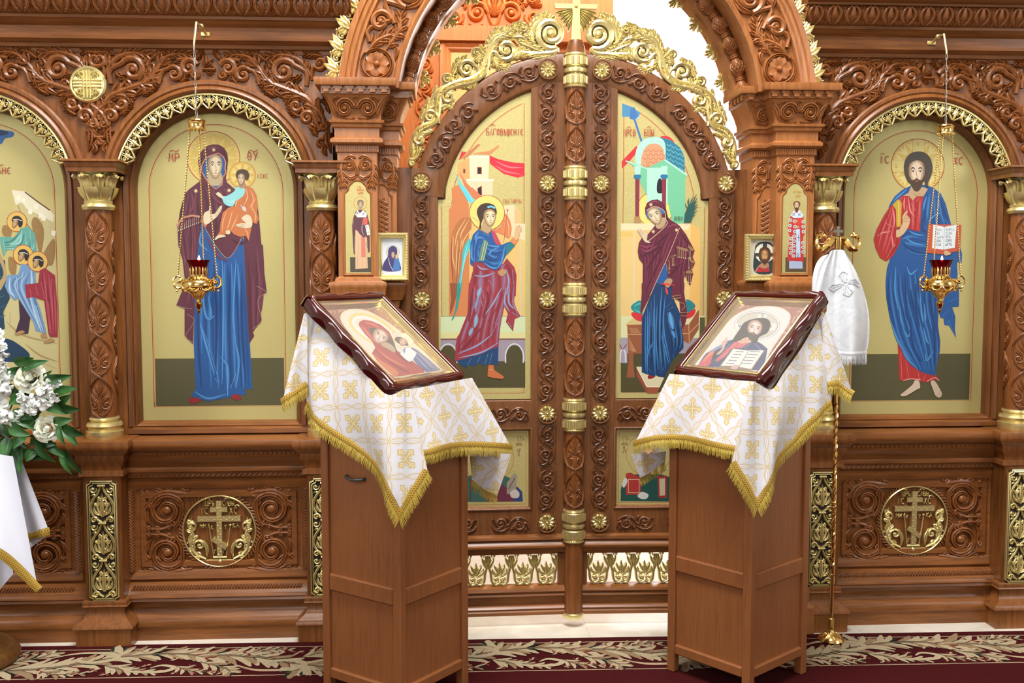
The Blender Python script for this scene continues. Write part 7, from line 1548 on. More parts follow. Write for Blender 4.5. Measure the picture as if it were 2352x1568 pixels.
p.curve(B([(160, 900), (170, 720), (220, 560), (310, 450), (400, 430), (450, 470), (460, 580), (430, 640), (380, 800), (330, 960), (300, 1240), (270, 1440), (250, 1568), (200, 1568), (175, 1200)]), WG); p.poly(C([(150, 0), (260, 0), (240, 200), (200, 340), (155, 460), (150, 350), (165, 240)]), (140, 76, 46))
folds(p, WG, (232, 190, 130), [B(l) for l in ([(380, 450), (260, 650), (220, 840)], [(420, 470), (320, 650), (290, 740)], [(200, 700), (190, 1000), (230, 1200)], [(260, 760), (240, 1100), (240, 1400)], [(330, 700), (280, 1000), (270, 1250)], [(440, 620), (350, 760), (320, 900)])], 4); folds(p, WG, (120, 60, 34), [B(l) for l in ([(180, 760), (170, 1000), (200, 1500)], [(350, 480), (240, 640)], [(300, 800), (260, 1100), (230, 1500)])], 3)
p.curve(B([(380, 800), (440, 740), (450, 860), (400, 960), (370, 1050), (330, 1250), (310, 1480), (255, 1568), (270, 1400), (320, 1100), (330, 940)]), (64, 176, 180)); p.poly(C([(255, 0), (320, 0), (300, 150), (260, 360), (200, 520), (165, 545), (220, 420), (240, 260)]), (40, 140, 132)); folds(p, (64, 176, 180), (150, 222, 220), [B([(420, 780), (370, 950), (320, 1200)]), B([(430, 850), (350, 1100), (290, 1450)])], 3)
p.poly(B([(290, 0), (370, 0), (440, 80), (510, 180), (470, 240), (370, 130), (350, 90)]), (110, 206, 214)); p.poly(B([(370, 0), (470, 0), (560, 80), (600, 120), (510, 175), (420, 60)]), (204, 120, 80)); p.poly(A([(165, 285), (180, 320), (250, 430), (265, 470), (240, 460), (190, 370)]), (96, 196, 206)); p.poly(A([(190, 285), (230, 350), (310, 430), (270, 445), (220, 370)]), (200, 116, 78))
p.curve(B([(780, 620), (880, 560), (940, 380), (1000, 440), (1040, 580), (1020, 700), (980, 730), (930, 690), (860, 660)]), (206, 120, 76)); folds(p, (206, 120, 76), (236, 190, 140), [B([(940, 420), (1000, 560), (990, 700)]), B([(930, 500), (960, 640)]), B([(900, 560), (920, 660)])], 3)
u, v = B([(685, 365)])[0]; p.disc(u, v, 252/6.27, (226, 204, 112)); p.ring(u, v, 252/6.27, 1.3, RED)
p.line(B([(978, 330), (950, 600), (925, 800)]), .8, (110, 60, 60)); p.poly(B([(955, 300), (978, 350), (1005, 305), (985, 330), (980, 298), (972, 330)]), (170, 40, 50))
RB, RBD, RBL = (150, 50, 62), (96, 28, 44), (128, 166, 206)
p.poly(B([(480, 1080), (520, 1070), (640, 1080), (880, 1160), (970, 1020), (1080, 1150), (1112, 1260), (1100, 1568), (420, 1568), (440, 1350), (480, 1200)]), RB)
p.poly(C([(420, 0), (1105, 0), (1075, 250), (1100, 360), (1170, 480), (1085, 520), (1062, 700), (955, 560), (985, 440), (935, 340), (880, 600), (850, 920), (600, 1030), (400, 1090), (220, 1130), (230, 900), (250, 780), (380, 600), (405, 400)]), RB)
p.poly(C([(240, 1120), (400, 1080), (850, 915), (845, 1180), (820, 1180), (720, 1165), (620, 1195), (590, 1150), (520, 1180), (520, 1205), (400, 1180), (400, 1225), (330, 1200)]), (28, 62, 104)); folds(p, (28, 62, 104), (110, 170, 214), [C(l) for l in ([(460, 1080), (400, 1180)], [(590, 1060), (540, 1150)], [(700, 1020), (650, 1180)], [(760, 1000), (720, 1160)])], 4)
drape(p, C([(445, 60), (415, 400), (270, 800), (245, 1040)]), C([(1000, 40), (915, 350), (865, 700), (845, 890)]), 12, RB, RBL, RBD, 13, .5); drape(p, C([(945, 20), (945, 250), (1040, 410)]), C([(1085, 40), (1068, 260), (1140, 460)]), 4, RB, RBL, RBD, 14, .6); drape(p, B([(500, 1110), (470, 1300), (440, 1540)]), B([(1000, 1100), (1080, 1300), (1080, 1540)]), 7, RB, RBL, RBD, 15, .5)
folds(p, RB, RBL, [C(l) for l in ([(600, 60), (560, 200), (520, 420)], [(620, 100), (640, 220)], [(540, 210), (500, 350), (560, 320)], [(520, 480), (500, 600)], [(450, 640), (420, 740)], [(600, 250), (620, 340)], [(900, 60), (780, 280), (660, 450)], [(880, 380), (800, 600)], [(760, 740), (540, 900), (260, 1020)], [(850, 860), (600, 1000), (260, 1080)], [(960, 60), (940, 280), (1010, 410)], [(1010, 40), (1000, 280), (1090, 380)], [(1040, 420), (1150, 490)], [(980, 560), (1040, 640)], [(700, 200), (680, 360)], [(840, 560), (740, 760)])]+[B(l) for l in ([(540, 1120), (600, 1170), (700, 1180)], [(500, 1270), (640, 1280), (800, 1230)], [(560, 1340), (580, 1460)], [(700, 1330), (780, 1430)], [(960, 1180), (1000, 1350), (960, 1550)], [(1050, 1190), (1070, 1400)], [(940, 1110), (900, 1170)])], 6)
folds(p, RB, RBD, [C(l) for l in ([(480, 60), (450, 300), (420, 560)], [(680, 100), (700, 260), (620, 500)], [(600, 640), (420, 860), (300, 960)], [(860, 300), (700, 560)], [(920, 100), (860, 300)], [(1050, 60), (1040, 260)], [(340, 820), (260, 980)])], 9); p.line(C([(535, 450), (525, 540), (505, 640)]), 13, (110, 186, 214), True, True, RB); p.line(C([(600, 60), (570, 130), (550, 210)]), 14, (120, 180, 214), True, True, RB); p.line(C([(560, 230), (530, 300), (510, 380)]), 12, (104, 150, 190), True, True, RB); p.line(C([(480, 650), (450, 700), (430, 760)]), 12, (120, 180, 210), True, True, RB)
p.poly(B([(560, 600), (700, 680), (745, 620), (800, 700), (860, 800), (890, 830), (1010, 780), (1085, 840), (960, 970), (880, 1140), (810, 1195), (740, 1170), (620, 1080), (560, 1080), (500, 1040), (480, 1135), (440, 1100), (445, 800), (480, 680)]), BLU)
drape(p, B([(490, 700), (455, 900), (465, 1090)]), B([(700, 760), (640, 900), (620, 1060)]), 6, BLU, BLUL, BLUD, 16); drape(p, B([(670, 800), (770, 840), (940, 830)]), B([(630, 1050), (780, 1160), (870, 1120)]), 7, BLU, BLUL, BLUD, 17)
folds(p, BLU, BLUL, [B(l) for l in ([(560, 640), (520, 720), (530, 800)], [(650, 740), (560, 720), (520, 780)], [(680, 830), (800, 850), (880, 840)], [(860, 860), (740, 920), (720, 980)], [(640, 1020), (720, 1060), (800, 1040)], [(640, 1090), (760, 1160), (850, 1150)], [(470, 800), (460, 1000), (490, 1060)], [(940, 850), (900, 1050), (830, 1170)], [(960, 820), (980, 900)], [(620, 660), (720, 700)])], 6); folds(p, BLU, BLUD, [B(l) for l in ([(500, 760), (490, 1000)], [(560, 880), (700, 1040), (820, 1050)], [(880, 900), (820, 1040)], [(540, 1000), (600, 1070)], [(650, 900), (700, 960)])], 7)
p.poly(B([(640, 745), (705, 790), (640, 1060), (560, 1060), (590, 880)]), (92, 132, 120)); p.line(B([(660, 770), (600, 1050)]), 1.4, (206, 204, 130)); p.line(B([(690, 800), (630, 1050)]), 1, (206, 204, 130))
p.poly(B([(735, 605), (800, 640), (890, 825), (830, 830), (790, 780)]), (184, 66, 92)); p.poly(B([(955, 850), (1010, 785), (1085, 840), (965, 970)]), (34, 116, 130)); p.poly(B([(1015, 770), (1060, 720), (1140, 745), (1085, 835)]), (206, 130, 84))
p.curve(B([(1085, 740), (1090, 600), (1120, 550), (1160, 540), (1140, 580), (1185, 560), (1170, 600), (1195, 600), (1160, 640), (1150, 700), (1130, 745)]), (206, 170, 126)); p.curve(B([(840, 1215), (900, 1180), (950, 1190), (960, 1240), (900, 1280), (860, 1260)]), (176, 136, 92))
p.curve(B([(610, 560), (640, 480), (740, 560), (740, 620), (690, 660), (610, 620)]), (180, 150, 112)); p.curve(B([(540, 380), (550, 300), (610, 240), (700, 226), (790, 260), (825, 350), (800, 400), (740, 330), (660, 370), (630, 440), (600, 520), (600, 580), (570, 590), (580, 490)]), (62, 46, 38)); face(p, *B([(722, 440)])[0], 15, 19, (226, 206, 168), (150, 120, 84), .5)
p.line(B([(690, 285), (750, 275), (800, 300)]), 4, (110, 190, 224)); p.line(B([(560, 490), (500, 430), (465, 430)]), 1, (190, 190, 170))
p.poly(C([(705, 1180), (780, 1185), (785, 1250), (930, 1350), (910, 1385), (800, 1370), (690, 1350)]), (190, 104, 60)); p.line(C([(700, 1250), (780, 1250)]), .8, (226, 160, 110))
p.text('БЛГОВѢЩЕНІЕ', 1118, 309, 14, (176, 58, 40), 1.7, .56); p.line([(1127, 288), (1132, 285), (1138, 288)], 1.4, (176, 58, 40)); p.text('СВАГ', *B([(920, 220)])[0], 8.5, (190, 100, 60), .9, .5); p.text('ГАВРІИЛ', *B([(1030, 218)])[0], 8.5, (190, 100, 60), .9, .42)
p.done('painted_archangel', oP)
A2_ = ZM(1050, 880, 2.614)
p2.k = 4; p2.ring(*A2_([(190, 450)])[0], 58, 1.2, (180, 120, 60))
p2.poly([(1034, 1153), (1040, 1112), (1066, 1096), (1100, 1088), (1144, 1088), (1176, 1100), (1188, 1120), (1190, 1153)], (60, 96, 84)); drape(p2, [(1046, 1110), (1044, 1150)], [(1180, 1106), (1186, 1150)], 8, (60, 96, 84), (120, 160, 146), (30, 54, 48), 31)
p2.curve([(1100, 1050), (1102, 1022), (1122, 1010), (1142, 1022), (1144, 1050), (1136, 1078), (1108, 1078)], (84, 58, 40)); face(p2, 1122, 1055, 16, 23, (206, 170, 130), (140, 104, 74), .2, 0, (92, 64, 44))
p2.poly([(1080, 1153), (1202, 1153), (1200, 1130), (1188, 1120), (1160, 1120), (1140, 1090), (1080, 1100)], (104, 44, 64)); p2.poly([(1188, 1118), (1200, 1130), (1202, 1153), (1180, 1153)], (40, 62, 110)); p2.poly(A2_([(300, 600), (345, 545), (360, 550), (355, 660), (300, 670)]), (150, 140, 126)); p2.line(A2_([(310, 640), (350, 570)]), 2, (90, 70, 60)); p2.curve(A2_([(320, 660), (350, 640), (375, 660), (370, 690), (330, 690)]), (196, 186, 176)); p2.poly([(1082, 1100), (1110, 1120), (1120, 1153), (1082, 1153)], (60, 96, 84))
for tx, x, y_, h in (('СТА', 366, 350, 10), ('АПЛЪ', 356, 376, 6.5), ('ЛУ', 362, 416, 8), ('К', 370, 440, 8)): p2.text(tx, *A2_([(x, y_)])[0], h, (120, 60, 36), 1, .55)
p2.done('painted_apostle', oL)
# ---- the Virgin of the Annunciation
oP, oL, p, p2 = door_panel(DR, XR, 1, 'virgin'); p.k = 5
A = ZM(1380, 200, 2.24); B = ZM(1420, 430, 6.27); C = ZM(1420, 650, 6.03)
GRN, GRNL, TEAL2 = (112, 186, 146), (168, 220, 196), (40, 116, 140)
p.poly(A([(105, 700), (460, 700), (510, 725), (510, 1180), (105, 1180)]), (218, 186, 120)); p.poly(A([(105, 700), (465, 700), (450, 735), (105, 735)]), (230, 206, 164)); p.poly(A([(465, 702), (512, 725), (510, 1180), (455, 1180)]), (220, 172, 96)); p.poly(A([(105, 745), (170, 745), (170, 770), (105, 770)]), (230, 180, 100)); p.line(A([(172, 745), (172, 1180)]), 3, (206, 194, 160), False)
p.poly(A([(112, 80), (165, 100), (205, 130), (190, 165), (150, 150), (112, 150)]), (70, 132, 172)); p.line(A([(165, 130), (180, 165), (200, 150)]), 3, (150, 200, 226), False); p.poly(A([(155, 110), (175, 100), (195, 150), (180, 160), (250, 380), (240, 382), (170, 165), (150, 160)]), (60, 110, 166)); p.poly(A([(110, 380), (185, 300), (200, 320), (150, 380), (110, 418)]), (196, 44, 52)); p.curve(A([(310, 252), (350, 252), (378, 280), (360, 290), (320, 270)]), (206, 50, 56))
p.poly(A([(300, 255), (360, 270), (410, 310), (432, 360), (434, 440), (330, 400), (325, 300)]), TEAL2)
for i in range(6):
    for j in range(4): p.line(A([(340+j*24, 290+i*24+j*10), (352+j*24, 302+i*24+j*10), (362+j*24, 292+i*24+j*12)]), 1.2, (120, 190, 206))
p.curve(A([(182, 390), (185, 320), (220, 270), (280, 254), (320, 268), (335, 310), (330, 400), (305, 400), (300, 320), (270, 290), (230, 310), (212, 390)]), GRNL); p.curve(A([(212, 395), (220, 330), (260, 290), (310, 300), (330, 350), (330, 400), (270, 410)]), (206, 146, 108))
for i in range(5):
    for j in range(4): p.line(A([(220+j*27+(i % 2)*12, 320+i*20), (232+j*27+(i % 2)*12, 332+i*20), (244+j*27+(i % 2)*12, 320+i*20)]), 1.1, (160, 96, 66))
p.poly(A([(130, 375), (180, 390), (240, 415), (330, 370), (445, 450), (435, 470), (435, 700), (370, 700), (340, 560), (240, 560), (200, 480), (175, 410)]), GRN); p.poly(A([(240, 415), (330, 415), (345, 440), (345, 600), (240, 600)]), GRNL); p.curve(A([(292, 540), (292, 490), (305, 468), (320, 490), (320, 540)]), (24, 22, 34)); p.line(A([(130, 378), (240, 418), (330, 416)]), 3, GRNL, False); p.line(A([(330, 372), (445, 452)]), 4, GRNL, False)
for x in (190, 327): p.poly(A([(x-11, 470), (x+11, 470), (x+9, 665), (x-11, 665)]), (132, 44, 60)); p.curve(A([(x-16, 450), (x+16, 450), (x+14, 470), (x-14, 470)]), (40, 110, 150)); p.poly(A([(x-15, 405), (x+18, 405), (x+14, 448), (x-12, 448)]), GRNL)
p.poly(A([(174, 665), (204, 665), (208, 698), (172, 698)]), (170, 130, 84))
p.poly(A([(105, 1178), (535, 1178), (530, 1300), (105, 1300)]), (206, 204, 156)); p.poly(A([(105, 1290), (540, 1290), (540, 1420), (105, 1420)]), (150, 142, 150)); p.poly(A([(105, 1370), (540, 1370), (540, 1570), (105, 1570)]), (74, 68, 38)); p.poly(A([(510, 1184), (535, 1184), (535, 1400), (505, 1400)]), (84, 80, 48))
p.poly(C([(22, 780), (130, 780), (130, 1110), (22, 1110)]), (156, 146, 156)); p.line(C([(30, 1100), (40, 960), (66, 920), (100, 960), (110, 1100)]), 3, (206, 204, 210)); p.line(C([(25, 850), (66, 920), (120, 850)]), 2, (130, 60, 60))
BRN, BRNL = (142, 82, 52), (206, 160, 110); p.poly(C([(110, 570), (340, 565), (340, 980), (215, 980), (212, 1080), (235, 1310), (120, 1310), (150, 1080), (130, 600)]), BRN); p.poly(C([(110, 570), (200, 490), (340, 520), (340, 575)]), (196, 178, 120)); p.poly(C([(880, 580), (980, 570), (1120, 365), (1115, 640), (985, 840), (900, 800)]), BRN); p.poly(C([(900, 540), (970, 545), (1118, 362), (1040, 380)]), (210, 196, 150)); p.line(C([(980, 570), (985, 830)]), 1.4, BRNL, False); p.line(C([(110, 575), (340, 570)]), 2, BRNL, False); p.line(C([(130, 710), (340, 712)]), 1.4, BRNL, False); p.line(C([(880, 700), (980, 700), (1116, 560)]), 1.4, BRNL, False)
for k in range(7): p.line(C([(150+k*18, 620), (200+k*18, 700)]), .7, BRNL, False)
for k in range(6): p.line(C([(150, 760+k*30), (250-k*8, 950)]), .7, BRNL, False)
p.curve(C([(180, 340), (240, 270), (325, 250), (340, 440), (270, 430)]), (34, 130, 132)); p.curve(C([(185, 430), (215, 405), (340, 440), (340, 525), (270, 520), (215, 480)]), (196, 44, 52)); p.curve(C([(940, 240), (1000, 240), (1068, 310), (1020, 380), (950, 400)]), (34, 120, 126)); p.curve(C([(960, 420), (1060, 360), (1070, 400), (1020, 470), (935, 490)]), (196, 44, 52)); folds(p, (34, 130, 132), (120, 206, 200), [C([(220, 330), (280, 290), (330, 290)]), C([(220, 360), (290, 400), (330, 410)])], 3)
p.poly(C([(255, 1160), (335, 1160), (560, 1300), (640, 1310), (580, 1440), (400, 1440)]), (206, 196, 160)); p.poly(C([(260, 1170), (400, 1440), (400, 1530), (262, 1290)]), (142, 70, 50)); p.poly(C([(405, 1440), (580, 1440), (540, 1530), (405, 1530)]), (150, 78, 54)); p.line(C([(262, 1170), (400, 1440), (580, 1440)]), 1.6, (226, 216, 186), False)
p.curve(C([(412, 1310), (430, 1275), (520, 1290), (470, 1325), (425, 1328)]), (140, 30, 40))
p.poly(B([(690, 1080), (720, 1300), (780, 1420), (780, 1568), (440, 1568), (520, 1420), (600, 1260)]), BLU); p.poly(C([(330, 480), (450, 180), (520, 0), (745, 0), (750, 170), (860, 420), (870, 600), (905, 760), (905, 900), (760, 1060), (700, 1180), (640, 1310), (530, 1280), (500, 1290), (410, 1270), (330, 1240)]), (22, 56, 98)); BDK = (22, 56, 98)
drape(p, C([(345, 480), (345, 900), (345, 1225)]), C([(660, 200), (640, 700), (680, 1190)]), 12, BDK, (84, 150, 206), (8, 26, 56), 18, .7); drape(p, C([(700, 700), (740, 900), (720, 1090)]), C([(860, 480), (890, 800), (800, 990)]), 6, BDK, (84, 150, 206), (8, 26, 56), 19, .6)
folds(p, BDK, (70, 136, 196), [C(l) for l in ([(415, 330), (410, 800), (405, 1260)], [(505, 160), (505, 700), (515, 1280)], [(610, 60), (580, 500), (580, 1200)], [(655, 160), (630, 600), (720, 1100)], [(680, 400), (720, 600), (780, 800)], [(460, 260), (460, 600)], [(500, 800), (430, 930), (420, 1000)], [(640, 1160), (590, 1250)], [(740, 260), (660, 340)], [(770, 330), (680, 370)], [(600, 720), (650, 900), (700, 1120)], [(420, 1180), (470, 1240)])], 5); p.line(C([(715, 400), (735, 520), (760, 640)]), 17, (96, 164, 220), True, True, BDK); p.line(C([(740, 640), (765, 700), (790, 760)]), 11, (84, 150, 208), True, True, BDK); p.line(C([(715, 625), (750, 655), (785, 655)]), 1.6, BDK)
p.poly(B([(390, 300), (420, 220), (490, 180), (570, 172), (640, 210), (690, 300), (720, 430), (760, 470), (880, 545), (980, 680), (1060, 830), (1100, 910), (1070, 1000), (1105, 1080), (1060, 1190), (1080, 1240), (1035, 1415), (970, 1290), (945, 1180), (950, 1568), (780, 1568), (790, 1420), (715, 1310), (710, 1180), (690, 1070), (600, 1260), (460, 1568), (345, 1568), (340, 1420), (355, 1380), (358, 1100), (300, 1020), (285, 920), (300, 800), (350, 720), (430, 680), (500, 590), (540, 540), (430, 440), (395, 380)]), (98, 34, 54)); MA2 = (98, 34, 54)
p.poly(C([(330, 0), (525, 0), (440, 190), (320, 430), (310, 400), (330, 130)]), MA2); p.poly(C([(745, 0), (920, 0), (912, 120), (960, 420), (930, 560), (880, 640), (860, 420), (850, 250), (745, 180)]), MA2)
drape(p, B([(325, 820), (300, 950), (365, 1080), (365, 1540)]), B([(860, 600), (760, 800), (660, 1080), (500, 1480)]), 14, MA2, (150, 70, 94), (52, 14, 30), 20, .6); drape(p, B([(855, 700), (835, 900), (770, 1280)]), B([(1000, 760), (1030, 900), (960, 1300)]), 7, MA2, (150, 70, 94), (52, 14, 30), 21, .6)
folds(p, MA2, (58, 16, 32), [B(l) for l in ([(680, 760), (560, 960), (400, 1200)], [(620, 800), (540, 900), (320, 1000)], [(760, 640), (620, 760), (500, 860)], [(640, 1000), (500, 1250), (400, 1500)], [(900, 650), (1000, 800), (980, 860)], [(820, 800), (830, 960)], [(900, 1100), (830, 1180), (740, 1280)], [(900, 1300), (900, 1500)], [(660, 260), (690, 400), (720, 480)])], 7); folds(p, MA2, (150, 70, 94), [B(l) for l in ([(440, 240), (520, 200), (600, 220)], [(320, 830), (400, 860), (520, 830)], [(330, 880), (420, 920), (560, 840)], [(700, 580), (800, 540), (860, 560)], [(880, 640), (840, 780)], [(480, 1000), (400, 1150)], [(740, 780), (680, 960)], [(560, 1100), (420, 1400)], [(940, 760), (960, 840)], [(960, 1040), (840, 1120)])], 5)
p.line(B([(400, 790), (480, 740), (640, 600), (712, 515), (690, 470), (680, 380)]), 1.6, (206, 170, 140)); p.line(B([(885, 585), (800, 800), (690, 1060), (560, 1340), (460, 1568)]), 1.2, (206, 170, 140), False)
u, v = B([(532, 315)])[0]
hp = Paint(p.pt, (0, -1, 0)); hp.k = 3.4; hp.disc(u, v, 256/6.27, (228, 206, 116)); hp.ring(u, v, 256/6.27, 1.3, RED); 
p.curve(B([(410, 400), (430, 320), (520, 280), (600, 290), (660, 350), (650, 390), (590, 330), (470, 360), (440, 450)]), (46, 104, 176)); p.curve(B([(545, 500), (660, 430), (690, 500), (640, 580), (560, 590)]), (176, 150, 116)); face(p, *B([(538, 412)])[0], 16.5, 20, turn=-.35, tilt=-.42)
p.line(B([(410, 340), (440, 310), (520, 275), (600, 295), (670, 350), (690, 470)]), 1.4, (206, 170, 140)); star(p, *B([(474, 248)])[0], 4); star(p, *B([(508, 636)])[0], 4); star(p, *B([(842, 614)])[0], 4)
p.curve(B([(385, 780), (340, 710), (280, 610), (330, 595), (380, 670), (410, 610), (425, 690), (420, 760), (470, 790), (440, 800)]), (206, 186, 156)); p.line(B([(290, 620), (345, 690)]), .8, SKD); p.line(B([(315, 610), (365, 680)]), .8, SKD)
for pts in ([(840, 845), (1005, 890), (1000, 925), (845, 880)], [(1010, 825), (1100, 900), (1060, 920), (1010, 870)], [(770, 985), (835, 965), (835, 990), (740, 1010), (725, 1080), (720, 1050)], [(1000, 1010), (1105, 1070), (1090, 1100), (1005, 1040)], [(970, 1215), (1030, 1185), (1080, 1235), (1050, 1245), (975, 1240)]): p.poly(B(pts), (146, 112, 78))
for x, y_ in ((860, 890), (885, 893), (912, 900), (940, 905), (968, 910), (1020, 900), (1040, 910), (780, 1010), (800, 1005), (740, 1060), (730, 1120), (1015, 1050), (1060, 1070), (985, 1250), (1010, 1260), (1040, 1260)): a, b_ = B([(x, y_)])[0]; p.line([(a, b_), (a+.5, b_+17)], .9, (170, 140, 100), False); p.disc(a+.5, b_+18, 1.1, (226, 216, 170), n=8)
for pts in ([(745, 185), (865, 165), (875, 200), (750, 215)], [(850, 270), (910, 280), (925, 330), (880, 380)], [(860, 410), (960, 405), (950, 460), (870, 450)]): p.line(C(pts), 2, (150, 116, 88), False)
p.curve(B([(660, 1370), (720, 1310), (780, 1330), (770, 1380), (730, 1440), (690, 1430)]), (170, 140, 106)); p.line(B([(595, 1390), (700, 1395), (815, 1410)]), 4.5, (214, 62, 52), False, True); p.curve(B([(680, 1430), (710, 1470), (720, 1545), (690, 1520)]), (214, 62, 52))
p.poly(B([(945, 505), (960, 380), (1010, 260), (1060, 220), (1100, 260), (1080, 400), (1045, 505)]), (34, 82, 78))
for x, y_, x2, y2 in ((1050, 300, 1130, 95), (1040, 260, 1080, 140), (1060, 320, 1140, 150), (1060, 340, 1150, 240), (1020, 280, 1020, 150), (1000, 300, 970, 230), (1060, 380, 1140, 280), (1050, 420, 1140, 335), (1050, 440, 1110, 400), (1030, 250, 1000, 190), (1070, 280, 1140, 200)): a, b_ = B([(x, y_), (x2, y2)]); p.line([a, ((a[0]+b_[0])/2-1.5, (a[1]+b_[1])/2), b_], 2.4, (34, 82, 78), True, True)
p.text('ПРСВ', 1433, 311, 14.5, (176, 58, 40), 1.6, .5); p.text('БЦЫ', 1480, 311, 14.5, (176, 58, 40), 1.6, .56); p.text('МР', *B([(808, 480)])[0], 10, (70, 100, 70), 1, .55); p.text('ѲУ', *B([(868, 480)])[0], 10, (70, 100, 70), 1, .55)
for x in (1440, 1486): p.line([(x, 293), (x+5, 290), (x+10, 294)], 1.3, (176, 58, 40))
pv = p.done('painted_virgin', oP); hp.done('painted_halo', oP)
A2_ = ZM(1050, 880, 2.614)
p2.k = 4; p2.ring(*A2_([(1150, 430)])[0], 50, 1.2, (180, 120, 60))
p2.poly([(1426, 1152), (1430, 1108), (1462, 1090), (1520, 1090), (1566, 1106), (1574, 1152)], (30, 74, 66)); p2.curve([(1468, 1046), (1470, 1016), (1490, 1004), (1512, 1016), (1514, 1046), (1506, 1076), (1476, 1076)], (150, 144, 134)); face(p2, 1491, 1050, 16, 23, (206, 170, 130), (140, 104, 74), -.2, 0, (160, 152, 140))
p2.poly(A2_([(985, 712), (985, 640), (1000, 590), (1060, 580), (1200, 560), (1300, 600), (1300, 712)]), (30, 74, 66)); p2.poly(A2_([(1015, 545), (1045, 540), (1105, 570), (1105, 672), (1015, 672)]), (160, 50, 44)); p2.line(A2_([(1030, 580), (1095, 580), (1095, 660), (1030, 660), (1030, 580)]), 1.4, (214, 190, 160), False); p2.curve(A2_([(1085, 680), (1110, 655), (1150, 670), (1140, 695), (1110, 698)]), (196, 196, 190)); p2.curve(A2_([(992, 610), (1010, 570), (1025, 590), (1005, 630)]), (196, 196, 190)); p2.poly(A2_([(1205, 560), (1260, 555), (1260, 690), (1210, 690)]), (150, 44, 44)); p2.poly(A2_([(1215, 575), (1250, 572), (1250, 675), (1218, 678)]), (186, 170, 140))
for tx, x, y_, h in (('СТА', 996, 346, 9), ('АПЛЪ', 990, 374, 6.5), ('М', 1000, 400, 8), ('АТ', 996, 424, 8)): p2.text(tx, *A2_([(x, y_)])[0], h, (120, 60, 36), 1, .55)
p2.done('painted_apostle', oL)
# ================================================================== saints in the pilaster niches
def niche_icon(cx, y0, lbl):
    t = thing('niche_icon', lbl, 'icon', (cx, y0, 1.59), 'small saint icons of the portal'); yb = y0-.002
    make('board', MB().prism([(cx+a, b) for a, b in NICHE], yb, y0+.0), GLEAF, t, smooth=False)
    return t, Paint(lambda u, v: P(u, v, yb), (0, -1, 0))
t, p = niche_icon(plx, ply, 'narrow icon of a bishop saint in dark cloak on the left pilaster'); A = ZM(790, 410, 6.81); p.k = 3
p.poly(A([(95, 1228), (448, 1228), (448, 1462), (98, 1462)]), (78, 72, 58)); u, v = A([(258, 385)])[0]; p.ring(u, v, 102/6.81, .9, (200, 110, 60))
VI = (96, 54, 62); p.poly(A([(180, 520), (215, 490), (320, 490), (360, 540), (400, 700), (405, 1140), (375, 1170), (360, 930), (180, 800), (170, 1200), (150, 1170), (125, 740), (150, 600)]), VI)
CLO = (214, 178, 140); p.poly(A([(190, 800), (240, 850), (350, 900), (375, 1400), (180, 1415), (180, 950)]), CLO); folds(p, CLO, (176, 126, 90), [A(l) for l in ([(230, 900), (210, 1390)], [(290, 1230), (290, 1400)], [(340, 950), (355, 1390)])], 4); p.poly(A([(268, 900), (330, 920), (340, 1228), (272, 1228)]), (206, 122, 104)); p.poly(A([(190, 640), (330, 620), (350, 900), (310, 925), (240, 860), (195, 780)]), VI); folds(p, VI, (168, 146, 168), [A(l) for l in ([(150, 660), (135, 800)], [(300, 640), (280, 800), (320, 900)], [(350, 1000), (380, 1130)], [(160, 900), (170, 1150)])], 4)
p.poly(A([(172, 560), (215, 492), (250, 545), (300, 490), (360, 545), (350, 605), (210, 605)]), (226, 226, 222)); 
for x, y_ in ((208, 545), (308, 552)): p.line(A([(x-20, y_+28), (x+20, y_-30)]), 1, (50, 50, 60), False); p.line(A([(x-20, y_-8), (x+22, y_+4)]), 1, (50, 50, 60), False)
p.poly(A([(300, 612), (368, 615), (368, 720), (302, 722)]), (206, 92, 76)); p.poly(A([(330, 730), (385, 718), (410, 880), (365, 888)]), (226, 230, 222)); p.line(A([(365, 840), (400, 836)]), .9, (50, 60, 60), False); p.line(A([(358, 740), (362, 775)]), .9, (50, 60, 60), False)
p.curve(A([(210, 390), (220, 340), (260, 332), (300, 345), (308, 390), (295, 440), (260, 450), (225, 440)]), (130, 112, 96)); face(p, *A([(258, 415)])[0], 5.6, 8.2, (206, 170, 130), (140, 104, 74), 0, 0, (150, 140, 128))
for tx, x, y_ in (('СТЫ', 212, 155), ('НІКОЛАЕ', 205, 195), ('ЧУДОТВ', 200, 245)): p.text(tx, *A([(x, y_)])[0], 5, (206, 90, 50), .7, .62 if len(tx) < 4 else .5)
p.done('painted_saint', t)
t, p = niche_icon(prx, pry, 'narrow icon of a bishop saint in red patterned robe on the right pilaster'); A = ZM(1700, 420, 6.535); p.k = 3
p.poly(A([(680, 1115), (1002, 1115), (1000, 1335), (678, 1335)]), (92, 76, 52)); u, v = A([(850, 325)])[0]; p.ring(u, v, 90/6.535, .8, (196, 150, 80))
RD = (190, 54, 56); p.poly(A([(735, 1170), (935, 1170), (940, 1285), (735, 1285)]), (170, 186, 214)); p.poly(A([(760, 480), (800, 420), (900, 420), (945, 480), (975, 660), (970, 760), (945, 820), (955, 1180), (705, 1165), (745, 800), (710, 720), (720, 640)]), RD)
for x, y_ in ((755, 560), (748, 640), (740, 712), (815, 575), (825, 655), (820, 730), (810, 800), (808, 872), (806, 945), (804, 1020), (800, 1095), (765, 910), (762, 980), (758, 1050), (765, 835), (945, 580), (945, 655), (950, 730), (940, 900), (942, 965), (945, 1035)): a, b_ = A([(x, y_)])[0]; p.disc(a, b_, 4.1, (206, 208, 206), n=12); p.disc(a, b_, 2.2, (130, 130, 120), n=10)
